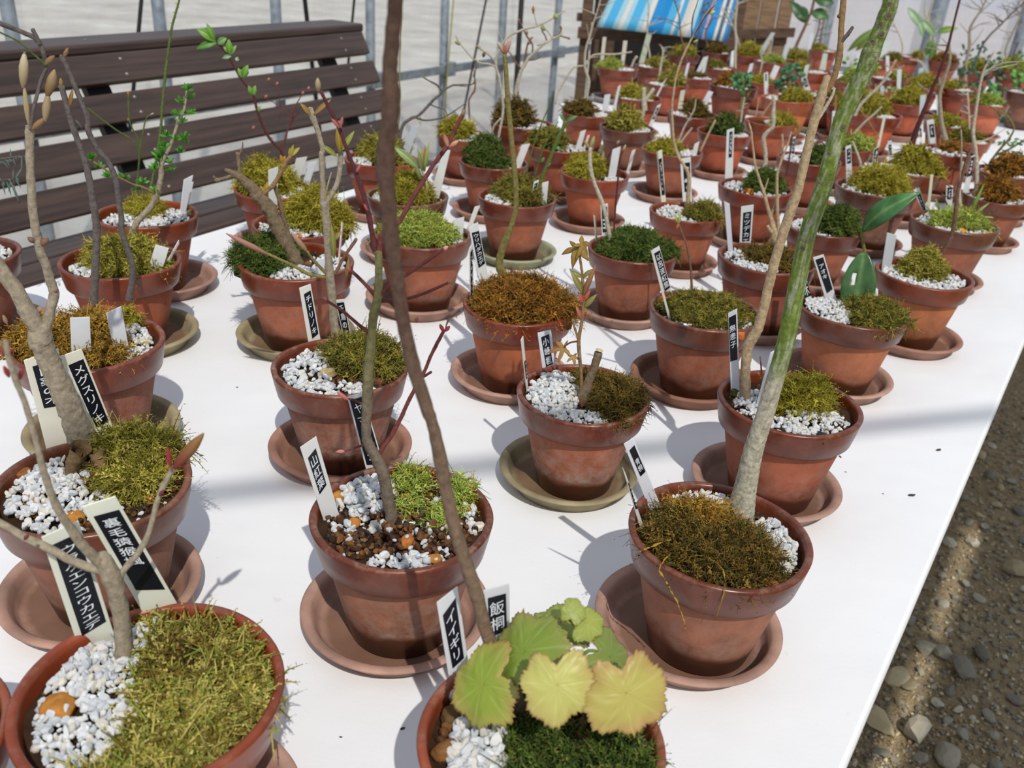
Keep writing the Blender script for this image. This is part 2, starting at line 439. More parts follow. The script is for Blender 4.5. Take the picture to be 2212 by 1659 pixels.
for (x0, y0, x1, y1, r, lab) in [(1056, -30, 1012, 190, 0.005, 'thin dark rod slanting across the film wall left of the black pipe'), (308, -30, 292, 150, 0.006, 'thin dark rod slanting behind the bench, between its first two wall poles'), (655, -30, 672, 120, 0.008, 'black rod standing close behind the bench top near its far end'), (768, -30, 752, 140, 0.005, 'thin dark rod slanting behind the far end of the bench')]:
    p, q = wallpx(x0, y0), wallpx(x1, y1); q2 = q + (q - p) * (q[2] - 0.0) / max(1e-6, p[2] - q[2])
    pipe('rod', [p, q2], r, M_BLACK, lab, 'rod', None, None, 8)
M_CORD = flat('yellow_green_cord', lin(150, 150, 70), 0.8)
for (x0, y0, x1, y1, lab) in [(866, -30, 862, 210, 'yellow green cord hanging just right of the blurred near stem'), (982, -30, 960, 235, 'yellow green cord hanging down the film wall beside a grey pole')]:
    p, q = wallpx(x0, y0, 0.08), wallpx(x1, y1, 0.08); q2 = q + (q - p) * (q[2] - 0.0) / (p[2] - q[2])
    pipe('hanging_cord', [p, q2], 0.0035, M_CORD, lab, 'cord', 'yellow green cords on the film wall', None, 6)
EN = -WA
def endp(px, py, off=0.0): return on_plane(px, py, WA * (WEND + off), WA)
for px, py, r in [(1788, 50, 0.03), (2020, 50, 0.045), (2210, 60, 0.03)]:
    P = endp(px, py)
    pipe('pillar', [[P[0], P[1], 0.0], [P[0], P[1], 2.15]], r, M_GALV, None, None, None, 'structure')
mb = MB(); P0 = wallp(WEND, 0.42, 0.0); P1 = wallp(WEND, 0.42, 6.0)
add_box(mb, (P0 + P1) / 2, (P1 - P0) / 2, WA * 0.008, np.array([0, 0, 0.035])); put('trim_2', mb.mesh('end_rail', False, M_GALV))['kind'] = 'structure'
# unseen boards added to shade the ground by the table, with gaps for sun
M_SHADEBOARD = flat('shade_board', lin(150, 140, 120), 0.8)
TD = math.radians(32.2)
TA = np.array([math.sin(TD), math.cos(TD), 0.0]); TN = np.array([math.cos(TD), -math.sin(TD), 0.0])
sh = np.array(SUNV) / SUNV[2]
zb = 1.9; e0 = np.array([0.256, 0.449, 0]) + sh * zb
for (o0, o1, a0_, a1_) in [(-0.322, 0.004, -0.8, 3.2), (0.040, 0.28, -0.8, 3.2), (0.28, 0.54, -0.8, 3.2), (-0.0, 0.045, 0.30, 0.37), (-0.0, 0.045, 0.86, 0.91), (-0.0, 0.045, 1.35, 3.6), (0.0, 0.045, -0.8, -0.12)]:
    q = e0 + TN * ((o0 + o1) / 2) + TA * ((a0_ + a1_) / 2)
    mb = MB(); add_box(mb, q + np.array([0, 0, 0.012 if a0_ != -0.8 or o1 < 0.05 and o0 > -0.1 else 0]), TA * (a1_ - a0_) / 2, TN * ((o1 - o0) / 2), np.array([0, 0, 0.006]))
    o = put('added_shade_board', mb.mesh('unseen_shade_board', False, M_SHADEBOARD)); o['kind'] = 'structure'
for k, (x0, y0, x1, y1) in enumerate([(-1.6, 0.25, 2.2, 1.5)]):  # unseen pipe added to cast a soft shadow band across the table
    S0 = np.array([x0, y0, TZ]) + sh * 2.6; S1 = np.array([x1, y1, TZ]) + sh * 2.6
    mb = MB(); add_tube(mb, [S0, S1], [0.011, 0.011], 12, 1, 0); o = put('added_shadow_pipe', mb.mesh('shadow_band_pipe', True, M_GALV)); o['kind'] = 'structure'

# display table: white sheet over a board
def table_mat():
    m, nt, b = mat('white_table_cover'); vec, raw, oi = coords(nt, False)
    n = noise(nt, vec, 5, 3); n2 = noise(nt, vec, 300, 2)
    c = ramp(nt, n.outputs[0], [(0.3, (0.775, 0.785, 0.80)), (0.7, (0.80, 0.805, 0.815))])
    n4 = noise(nt, vec, 45, 5, 0.7); st = ramp(nt, n4.outputs[0], [(0.66, (1, 1, 1)), (0.80, (0.86, 0.84, 0.80))])
    nt.links.new(mixc(nt, 1.0, c.outputs[0], st.outputs[0], 'MULTIPLY'), b.inputs['Base Color']); b.inputs['Roughness'].default_value = 0.5; b.inputs['Specular IOR Level'].default_value = 0.3
    h = math_(nt, 'ADD', math_(nt, 'MULTIPLY', n.outputs[0], 1.0), math_(nt, 'MULTIPLY', n2.outputs[0], 0.02))
    bump(nt, h, 0.35, 0.02, b); return m
eR = [np.array([0.256, 0.449]), np.array([0.735, 1.205])]; eL = [np.array([-0.667, 1.172]), np.array([-0.385, 1.70])]
def along(e, t): return e[0] + (e[1] - e[0]) / np.linalg.norm(e[1] - e[0]) * t
TFAR = 4.55
def lerp_pt(e, s): return along(e, s)
TAn = np.array([math.sin(math.radians(32.2)), math.cos(math.radians(32.2))]); TNn = np.array([math.cos(math.radians(32.2)), -math.sin(math.radians(32.2))]); e0n = np.array([0.256, 0.449])
far_ = lambda nn, al: TAn * al + TNn * nn
tc = [along(eR, -0.62), along(eR, TFAR), far_(-1.15, 4.40), far_(-1.54, 3.80), far_(-1.50, 2.55), far_(-1.30, 2.2), along(eL, 0.6), along(eL, -1.45)]
tbl = thing('display_table', 'long white covered display table carrying all the potted saplings', 'table', (0.2, 1.6, 0))
mb = MB(); q = [np.array([p[0], p[1], TZ]) for p in tc]; ql = [p - np.array([0, 0, 0.022]) for p in q]
K_ = len(q); mb.add(q + ql, [list(range(K_))]); mb.f.append(np.array([list(range(2 * K_ - 1, K_ - 1, -1))])); mb.f.append(np.array([[k, K_ + k, K_ + (k + 1) % K_, (k + 1) % K_] for k in range(K_)]))
top = world_child('table_top', mb, table_mat(), tbl, False); bevelled(top, 0.004)
ctr = sum(q) / 4
for s in (0.06, 0.36, 0.66, 0.94):
    for w in (0.06, 0.94):
        p = (q[0] * (1 - s) + q[1] * s) * (1 - w) + (q[-1] * (1 - s) + q[3] * s) * w
        mb = MB(); add_tube(mb, [[p[0], p[1], 0], [p[0], p[1], TZ - 0.021]], [0.018, 0.018], 12, 1, 0); world_child('leg', mb, M_GALV, tbl)

# slatted bench behind the table
def woodmat(name, c0, c1, rough=0.45):
    m, nt, b = mat(name); vec, raw, oi = coords(nt)
    mp = N(nt, 'ShaderNodeMapping'); mp.inputs['Scale'].default_value = (1, 1, 1); mp.inputs['Rotation'].default_value = (0, 0, 0); nt.links.new(vec, mp.inputs[0])
    w = N(nt, 'ShaderNodeTexNoise'); w.inputs['Scale'].default_value = 14; w.inputs['Detail'].default_value = 6
    mp.inputs['Scale'].default_value = (0.35, 6, 6); nt.links.new(mp.outputs[0], w.inputs['Vector'])
    r = ramp(nt, w.outputs[0], [(0.3, c0), (0.7, c1)]); nt.links.new(r.outputs[0], b.inputs['Base Color']); b.inputs['Roughness'].default_value = rough
    bump(nt, w.outputs[0], 0.2, 0.001, b); return m
M_BENCH = woodmat('dark_stained_wood', lin(46, 35, 30), lin(78, 60, 51))
M_SCREW = flat('screw_head', lin(150, 140, 130), 0.4, 0.5, 0.6)
BD = math.radians(28.5)
BA = np.array([math.sin(BD), math.cos(BD), 0.0]); BM = np.array([math.cos(BD), -math.sin(BD), 0.0]); ZU = np.array([0, 0, 1.0])
b_o = BM * -1.55; B0, B1 = 0.80, 2.085
bench = thing('garden_bench', 'dark brown slatted wooden bench with its back along the film wall', 'bench', b_o + BA * 1.44)
bench.rotation_euler = (0, 0, -BD + math.pi / 2)
def bench_child(name, mb, m, par, smooth=False):
    # bring world vertices into the bench frame: local x along BA, local y along -BM
    o0 = b_o + BA * 1.44
    mb.v = [np.stack([(v - o0) @ BA, (v - o0) @ -BM, v[:, 2]], 1) for v in mb.v]
    return put(name, mb.mesh(name, smooth, m), par)
SLB = (ZU * math.cos(math.radians(28)) - BM * math.sin(math.radians(28))); SLB /= np.linalg.norm(SLB); SLN = np.cross(BA, SLB); SLN = SLN if SLN @ BM > 0 else -SLN
sc_pos = (1.27, 1.97)
for k in range(4):
    tcen = 0.030 + k * 0.0800
    mb = MB(); cc = b_o + BA * ((B0 + B1 - 0.0) / 2 + 0.012 * (3 - k) / 1.0 * 0) + ZU * 0.50 + SLB * tcen
    L = (B1 - B0) / 2
    add_box(mb, cc, BA * L, SLB * 0.0300, SLN * 0.010)
    s = bevelled(bench_child('back_slat', mb, M_BENCH, bench), 0.003)
    for a in sc_pos:
        for d in (-0.016, 0.016):
            mb = MB(); P = b_o + BA * (a + 0.006 * k) + ZU * 0.50 + SLB * (tcen + d) + SLN * 0.0102
            add_tube(mb, [P - SLN * 0.003, P + SLN * 0.0006], [0.0035, 0.0035], 10, 1, 0); bench_child('screw', mb, M_SCREW, s)
mb = MB(); add_box(mb, b_o + BA * ((B0 + B1) / 2 + 0.03) + ZU * 0.776 - BM * 0.205, BA * ((B1 - B0) / 2 - 0.004), BM * 0.058, ZU * 0.011)
s = bevelled(bench_child('top_rail', mb, M_BENCH, bench), 0.006)
for a in sc_pos:
    mb = MB(); P = b_o + BA * a + ZU * 0.7872 - BM * 0.205
    add_tube(mb, [P - ZU * 0.003, P + ZU * 0.0006], [0.0035, 0.0035], 10, 1, 0); bench_child('screw', mb, M_SCREW, s)
for k in range(4):
    mb = MB(); add_box(mb, b_o + BA * ((B0 + B1) / 2) + BM * (0.004 + 0.088 * k) + ZU * 0.443, BA * ((B1 - B0) / 2), BM * 0.040, ZU * 0.012)
    bevelled(bench_child('seat_slat', mb, M_BENCH, bench), 0.003)
for a in (1.245, 1.965):
    mb = MB(); P = b_o + BA * a
    add_box(mb, P + ZU * 0.44 + SLB * 0.185 - SLN * 0.019, BA * 0.028, SLB * 0.198, SLN * 0.008)
    bench_child('back_support', mb, M_BLACK, bench)
    mb = MB(); add_box(mb, P + BM * 0.13 + ZU * 0.421, BA * 0.025, BM * 0.19, ZU * 0.010); bench_child('seat_support', mb, M_BLACK, bench)
    for off in (-0.06, 0.28):
        mb = MB(); add_box(mb, P + BM * (off + 0.02) + ZU * 0.206, BA * 0.022, BM * 0.022, ZU * 0.206); bench_child('leg', mb, M_BLACK, bench)

# rack with striped sheet by the far end of the long wall
M_RACK = woodmat('weathered_brown_wood', lin(62, 46, 36), lin(104, 80, 60), 0.7)
M_PANEL = woodmat('plank_panel_wood', lin(112, 88, 64), lin(150, 120, 90), 0.7)
RP = atz(1290, 200, RZ - 0.02); RD = 0.42
rf = hdir(RP); RF = np.array([-rf[1] * 0 + 0, 1, 0]) if False else rf
RR = np.array([rf[1], -rf[0], 0.0])
def rackp(px, py, back=0.0):
    N0 = rotz(rf, -6); return on_plane(px, py, RP + rf * (1.75 + back), N0)
rk = thing('wooden_rack', 'brown wooden rack frame at the far end beside the film wall', 'rack', (rackp(1262, 120)[0], rackp(1262, 120)[1], 0))
def post(px, w, back, name='post', m=M_RACK, topz=1.15):
    P = rackp(px, 100, back); mb = MB(); dd = depth(P); r = w / 2 / FPX * dd
    add_box(mb, [P[0], P[1], topz / 2], RR * r, rf * r, ZU * topz / 2); return bevelled(world_child(name, mb, m, rk, False), 0.002)
post(1262, 22, 0); post(1302, 16, 0.10); post(1335, 13, 0.35); post(1585, 22, 0.0)
def beam(x0, y0, x1, y1, h, back, name='beam', m=M_RACK):
    P, Q = rackp(x0, y0, back), rackp(x1, y1, back); mb = MB(); hh = h / 2 / FPX * depth(P); d = Q - P
    add_box(mb, (P + Q) / 2, d / 2, rf * 0.02, ZU * hh); return bevelled(world_child(name, mb, m, rk, False), 0.002)
beam(1248, 70, 1600, 96, 22, -0.03, 'front_rail'); beam(1246, 36, 1300, 40, 16, 0.02, 'side_rail')
beam(1262, 260, 1600, 285, 18, 0.0, 'lower_rail')
mb = MB(); P, P2 = rackp(1276, 190, 0.3), rackp(1590, 190, 0.3); add_box(mb, [(P[0] + P2[0]) / 2, (P[1] + P2[1]) / 2, 0.36], (P2 - P) / 2 * np.array([1, 1, 0]), rf * 0.012, ZU * 0.26); world_child('opening_shade', mb, flat('painted_shade', lin(22, 20, 20), 0.8), rk, False)  # near-black sheet paints the shade in the open rack below its rail
mb = MB(); P, P2 = rackp(1276, 100, 0.28), rackp(1326, 100, 0.28); add_box(mb, [(P[0] + P2[0]) / 2, (P[1] + P2[1]) / 2, 0.5], (P2 - P) / 2 * np.array([1, 1, 0]), rf * 0.012, ZU * 0.45); world_child('side_board', mb, M_RACK, rk, False)
def stripe_mat():
    m, nt, b = mat('striped_sheet'); uv = N(nt, 'ShaderNodeTexCoord'); sx = N(nt, 'ShaderNodeSeparateXYZ'); nt.links.new(uv.outputs['UV'], sx.inputs[0])
    B1_, B2_, W1, W2, BK = lin(20, 128, 190), lin(66, 160, 205), lin(205, 200, 190), lin(150, 190, 205), lin(60, 90, 120)
    st = [(0, W2), (.05, B2_), (.12, W2), (.16, W1), (.19, W2), (.23, B2_), (.30, W2), (.34, W1), (.38, B1_), (.45, B1_), (.50, B2_), (.56, W1), (.585, B2_), (.62, W1), (.69, W2), (.72, B1_), (.78, B1_), (.80, (0.5, 0.35, 0.45)), (.82, B1_), (.88, W1), (.905, BK), (.93, W1), (.95, B1_), (.97, BK)]
    r = ramp(nt, sx.outputs[0], st); r.color_ramp.interpolation = 'CONSTANT'
    n = noise(nt, uv.outputs['UV'], 60, 4); fade = ramp(nt, n.outputs[0], [(0.3, (0.85,) * 3), (0.7, (1.12,) * 3)])
    nt.links.new(mixc(nt, 1.0, r.outputs[0], fade.outputs[0], 'MULTIPLY'), b.inputs['Base Color']); b.inputs['Roughness'].default_value = 0.8; return m
Pc = [rackp(1288, 57, -0.16), rackp(1572, 90, -0.16), rackp(1606, -30, -0.07), rackp(1334, -40, -0.07)]
nx = 40; S = np.linspace(0, 1, nx); V = []; UV = []
for t in np.linspace(0, 1, 6):
    for s in S:
        p = (Pc[0] * (1 - s) + Pc[1] * s) * (1 - t) + (Pc[3] * (1 - s) + Pc[2] * s) * t
        V.append(p - rf * (0.006 * math.sin(s * 40) + 0.01 * math.sin(s * 9 + t))); UV.append((s, t))
F = [[j * nx + i, j * nx + i + 1, (j + 1) * nx + i + 1, (j + 1) * nx + i] for j in range(5) for i in range(nx - 1)]
mb = MB(); mb.add(V, F); me = mb.mesh('striped_sheet', True, stripe_mat()); uvl = me.uv_layers.new(name='UV')
for l in me.loops: uvl.data[l.index].uv = UV[l.vertex_index]
o = put('striped_sheet', me); so = o.modifiers.new('s', 'SOLIDIFY'); so.thickness = 0.006
tag(o, 'faded blue and white striped sheet leaning on the wooden rack', 'sheet')
pn = thing('plank_panel', 'brown panel of upright boards standing right of the striped sheet', 'panel', (rackp(1655, 60, 0.75)[0], rackp(1655, 60, 0.75)[1], 0))
for x0, x1 in [(1604, 1638), (1640, 1676), (1679, 1708)]:
    a, b2 = rackp(x0, 40, 0.75), rackp(x1, 40, 0.75); mb = MB(); c_ = (a + b2) / 2
    add_box(mb, [c_[0], c_[1], 0.62], (b2 - a) / 2 * np.array([1, 1, 0]), rf * 0.012, ZU * 0.62); bevelled(world_child('board', mb, M_PANEL, pn, False), 0.003)
mb = MB(); a, b2 = rackp(1600, 74, 0.72), rackp(1716, 70, 0.72); add_box(mb, (a + b2) / 2, (b2 - a) / 2, rf * 0.015, ZU * 0.022); world_child('cross_rail', mb, M_RACK, pn, False)

# ------------------------------------------------------------------ builders: pot, saucer, soil, grit, moss, stems, leaves, labels
R = D / 2
_b = [(0.0, -0.78), (0.28, -0.78), (0.293, -0.772), (0.36, -0.48), (0.425, -0.19), (0.425, -0.10), (0.41, -0.10), (0.40, -0.2), (0.0, -0.22)]
v, f = lathe(np.array(_b) * D, 72); mb = MB().add(v, f)
ME_BODY = mb.mesh('pot', True, M_BODY)
_r = [(0.424, -0.212), (0.455, -0.208), (0.464, -0.198), (0.484, -0.10), (0.497, -0.028), (0.4995, -0.014), (0.494, -0.003), (0.482, 0.0), (0.468, -0.001), (0.460, -0.008), (0.455, -0.03), (0.442, -0.12), (0.425, -0.205)]
v, f = lathe(np.array(_r) * D, 84)
ang = np.arctan2(v[:, 1], v[:, 0]); v[:, 2] += 0.0006 * np.sin(3 * ang) * (v[:, 2] > -0.05 * D); v[:, :2] *= (1 + 0.004 * np.sin(2 * ang + 1))[:, None]
ME_RIM = MB().add(v, f).mesh('rim', True, M_RIM)
_s = [(0.0, 0.0), (0.425, 0.0), (0.44, 0.006), (0.463, 0.07), (0.478, 0.095), (0.525, 0.116), (0.543, 0.126), (0.547, 0.135), (0.541, 0.143), (0.520, 0.146), (0.495, 0.141), (0.480, 0.128), (0.462, 0.085), (0.445, 0.045), (0.432, 0.032), (0.415, 0.028), (0.0, 0.028)]
v, f = lathe(np.array(_s) * D, 84); ME_SAUCER = MB().add(v, f).mesh('pot_saucer', True, M_SAUCER)

PAL = {k: [tuple(min(0.9, q * 1.45) for q in lin(*c)) for c in v] for k, v in dict(
    olive=[(122, 118, 44), (152, 146, 62), (96, 88, 34), (170, 158, 84)],
    gold=[(138, 106, 40), (160, 128, 54), (104, 78, 30), (150, 122, 62)],
    bright=[(132, 150, 62), (160, 172, 90), (110, 124, 46), (150, 140, 64)],
    dark=[(64, 82, 34), (86, 104, 44), (44, 58, 26), (104, 108, 56)],
    brown=[(98, 78, 38), (122, 98, 46), (66, 54, 26), (84, 86, 40)],
    yellow=[(142, 136, 46), (164, 156, 62), (116, 104, 34), (132, 122, 40)],
    mossy=[(142, 136, 60), (168, 158, 88), (110, 98, 44), (124, 134, 60)],
    mix=[(110, 108, 44), (138, 128, 56), (88, 72, 34), (74, 88, 40)],
    rust=[(136, 92, 34), (156, 112, 46), (92, 62, 26), (110, 92, 44)]).items()}
WHT = [lin(236, 238, 240), lin(246, 246, 246), lin(222, 226, 230), lin(240, 236, 226)]
BRN = [lin(104, 70, 44), lin(84, 54, 34), lin(124, 82, 48), lin(62, 46, 36), lin(140, 96, 52)]

class Pot: pass
POTS = {}
def frame_pts(p, u, v, z): 
    """pot frame: u to the image right, v away from the camera, in rim radii; z in metres over the soil"""
    u, v, z = np.broadcast_arrays(np.asarray(u, float), np.asarray(v, float), np.asarray(z, float))
    return p.c + p.r * (u[..., None] * p.er + v[..., None] * p.ef) + np.stack([0 * z, 0 * z, z], -1) + np.array([0, 0, p.soil])
def blob_h(p, blobs, u, v):
    h = np.zeros_like(u)
    for (bu, bv, ru, rv, bh) in blobs:
        q = ((u - bu) / ru) ** 2 + ((v - bv) / rv) ** 2
        h = np.maximum(h, bh * np.sqrt(np.clip(1 - q, 0, 1)))
    return h

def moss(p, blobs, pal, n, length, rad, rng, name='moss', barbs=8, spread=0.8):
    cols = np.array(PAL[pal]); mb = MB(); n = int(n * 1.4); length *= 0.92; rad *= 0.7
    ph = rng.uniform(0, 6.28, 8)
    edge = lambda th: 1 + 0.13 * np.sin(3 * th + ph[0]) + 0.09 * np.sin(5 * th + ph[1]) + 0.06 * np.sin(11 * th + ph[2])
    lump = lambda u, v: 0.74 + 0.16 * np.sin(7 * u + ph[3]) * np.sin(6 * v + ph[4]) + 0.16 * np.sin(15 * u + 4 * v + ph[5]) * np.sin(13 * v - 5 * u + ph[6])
    # darker solid mound under the strands
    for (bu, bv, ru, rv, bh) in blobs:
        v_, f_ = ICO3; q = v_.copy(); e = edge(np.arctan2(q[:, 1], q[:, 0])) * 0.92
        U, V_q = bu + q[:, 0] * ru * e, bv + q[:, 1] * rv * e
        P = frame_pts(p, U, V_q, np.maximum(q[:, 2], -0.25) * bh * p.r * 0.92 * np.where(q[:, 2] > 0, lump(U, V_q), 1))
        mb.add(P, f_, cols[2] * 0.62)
    A = np.array([b[2] * b[3] for b in blobs]); ns = np.maximum(20, (n * A / A.sum()).astype(int))
    for (bu, bv, ru, rv, bh), k in zip(blobs, ns):
        rr = np.sqrt(rng.uniform(0, 1, k)); th = rng.uniform(0, 2 * np.pi, k); e = edge(th)
        uu, vv = rr * np.cos(th), rr * np.sin(th); U, V_q = bu + uu * ru * e, bv + vv * rv * e
        hz = np.sqrt(np.clip(1 - rr ** 2, 0, 1)) * bh * lump(U, V_q)
        root = frame_pts(p, U, V_q, hz * p.r)
        nrm = np.stack([uu / ru, vv / rv, np.maximum(hz / bh, 0.15) / max(bh, 0.2)], 1); nrm /= np.linalg.norm(nrm, axis=1)[:, None]
        nw = nrm[:, :1] * p.er + nrm[:, 1:2] * p.ef + nrm[:, 2:] * np.array([0, 0, 1.0])
        cl = np.sin(U * 19 + ph[1]) * np.sin(V_q * 17 + ph[2])           # clumps lean together
        lean_ = np.stack([np.cos(cl * 5 + ph[7]), np.sin(cl * 5 + ph[7]), 0 * cl], 1)
        d = nw * (0.62 if spread < 1 else 0.3) + rng.normal(size=(k, 3)) * spread * 0.55 + lean_ * 0.45 + np.array([0, 0, 0.12]); d /= np.linalg.norm(d, axis=1)[:, None]
        L = length * p.r / R * rng.uniform(0.4, 1.2, k)
        side = rng.normal(size=(k, 3)); bend = (side - d * (side * d).sum(1)[:, None]) * 0.62 + np.array([0, 0, -0.30])
        S = 5; t = np.linspace(0, 1, S)[None, :, None]
        C = root[:, None] + (d * L[:, None])[:, None] * t + (bend * L[:, None])[:, None] * t ** 2
        tang = d[:, None] + 2 * bend[:, None] * t; tang /= np.linalg.norm(tang, axis=2)[..., None]
        a = np.cross(tang, side[:, None]); a /= np.linalg.norm(a, axis=2)[..., None] + 1e-9; b = np.cross(tang, a)
        rd = rad * rng.uniform(0.7, 1.3, k)[:, None] * np.array([1, 1, 0.9, 0.7, 0.3])[None]
        ph3 = np.array([0, 2.094, 4.189])
        V = C[:, :, None] + rd[:, :, None, None] * (np.cos(ph3)[None, None, :, None] * a[:, :, None] + np.sin(ph3)[None, None, :, None] * b[:, :, None])
        base = (np.arange(k) * S * 3)[:, None, None]
        i, j = np.meshgrid(np.arange(S - 1), np.arange(3), indexing='ij'); j2 = (j + 1) % 3
        F = np.stack([i * 3 + j, i * 3 + j2, (i + 1) * 3 + j2, (i + 1) * 3 + j], -1).reshape(1, -1, 4) + base
        pick = rng.integers(0, len(cols), k); pick = np.where(cl > 0.25, np.where(rng.uniform(size=k) < 0.7, 1, pick), pick); pick = np.where(cl < -0.45, np.where(rng.uniform(size=k) < 0.6, 2, pick), pick)
        cc = cols[pick] * rng.uniform(0.8, 1.25, (k, 1))
        mb.add(V.reshape(-1, 3), F.reshape(-1, 4), np.repeat(cc, S * 3, 0))
        if barbs:
            B_ = barbs; tb = (np.linspace(0.15, 1.0, B_)[None] + rng.uniform(-0.06, 0.06, (k, B_)))[..., None]
            Cb = root[:, None] + (d * L[:, None])[:, None] * tb + (bend * L[:, None])[:, None] * tb ** 2
            tg = d[:, None] + 2 * bend[:, None] * tb; tg /= np.linalg.norm(tg, axis=2)[..., None]
            sd = np.cross(tg, side[:, None]); sd /= np.linalg.norm(sd, axis=2)[..., None] + 1e-9
            sg = np.where(np.arange(B_) % 2 == 0, 1.0, -1.0)[None, :, None]
            dr = sd * sg + tg * 0.8 + rng.normal(size=(k, B_, 3)) * 0.35; dr /= np.linalg.norm(dr, axis=2)[..., None]
            lb = L[:, None, None] * 0.33 * (1.15 - tb * 0.7) * rng.uniform(0.6, 1.3, (k, B_, 1))
            wv = np.cross(dr, side[:, None]); wv /= np.linalg.norm(wv, axis=2)[..., None] + 1e-9
            hw = np.maximum(rad * 0.9, lb * 0.17)
            T = np.stack([Cb, Cb + dr * lb * 0.5 - wv * hw, Cb + dr * lb, Cb + dr * lb * 0.5 + wv * hw], 2).reshape(-1, 3)
            mb.add(T, np.arange(len(T)).reshape(-1, 4), np.repeat(cc * 1.1, B_ * 4, 0))
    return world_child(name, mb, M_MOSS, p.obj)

def grit(p, regions, n, size, rng, name='white_gravel', avoid=(), other=0.06, cols=WHT, tmpl=ICO2):
    """loose grains heaped over regions [(u,v,ru,rv,h)]"""
    P = []; 
    A = np.array([b[2] * b[3] for b in regions]); ns = (n * A / A.sum()).astype(int)
    for (bu, bv, ru, rv, bh), k in zip(regions, ns):
        rr = np.sqrt(rng.uniform(0, 1, k)); th = rng.uniform(0, 2 * np.pi, k)
        uu, vv = bu + rr * np.cos(th) * ru, bv + rr * np.sin(th) * rv
        ok = uu ** 2 + vv ** 2 < 0.82 ** 2
        for (mu, mv, mru, mrv, mh) in avoid: ok &= ((uu - mu) / (mru * 0.86)) ** 2 + ((vv - mv) / (mrv * 0.86)) ** 2 > 1
        h = bh * np.sqrt(np.clip(1 - rr ** 2, 0, 1)) + 0.01
        P.append(frame_pts(p, uu[ok], vv[ok], (h[ok] * p.r) + size * rng.uniform(-0.2, 0.5, ok.sum())))
        if bh > 0.1:
            P[-1] = np.concatenate([P[-1], frame_pts(p, uu[ok], vv[ok], h[ok] * p.r * 0.5)])
    P = np.concatenate(P)
    if len(P) == 0: return None
    c = np.array(cols)[rng.integers(0, len(cols), len(P))] * rng.uniform(0.93, 1.04, (len(P), 1))
    mb = MB(); sz = size * 0.56 * rng.uniform(0.55, 1.3, len(P))
    for q in range(3): add_grains(mb, P[q::3], sz[q::3], c[q::3], rng, CHIPS[q] if tmpl is not ICO1 else ICO1, 0.04 if tmpl is not ICO1 else 0.22)
    return world_child(name, mb, M_GRAIN, p.obj, False)

def stone(p, u, v, size, col, name='stone', z=0.0, seed=0):
    rng = np.random.default_rng(int(abs(u * 911 + v * 577) * 100) + seed); t, f = ICO3
    q = t * (1 + 0.13 * np.sin(t[:, [0]] * 3.1 + rng.uniform(0, 6)) * np.sin(t[:, [1]] * 4.2 + rng.uniform(0, 6)) + 0.08 * np.sin(t[:, [2]] * 7 + rng.uniform(0, 6)))
    q = q * np.array([1, rng.uniform(0.7, 0.95), rng.uniform(0.6, 0.85)]) * size / 2
    a = rng.uniform(0, 6); q = q @ np.array([[math.cos(a), -math.sin(a), 0], [math.sin(a), math.cos(a), 0], [0, 0, 1]])
    mb = MB().add(frame_pts(p, u, v, size * 0.25 + z) + q, f, col); return world_child(name, mb, M_STONE, p.obj)

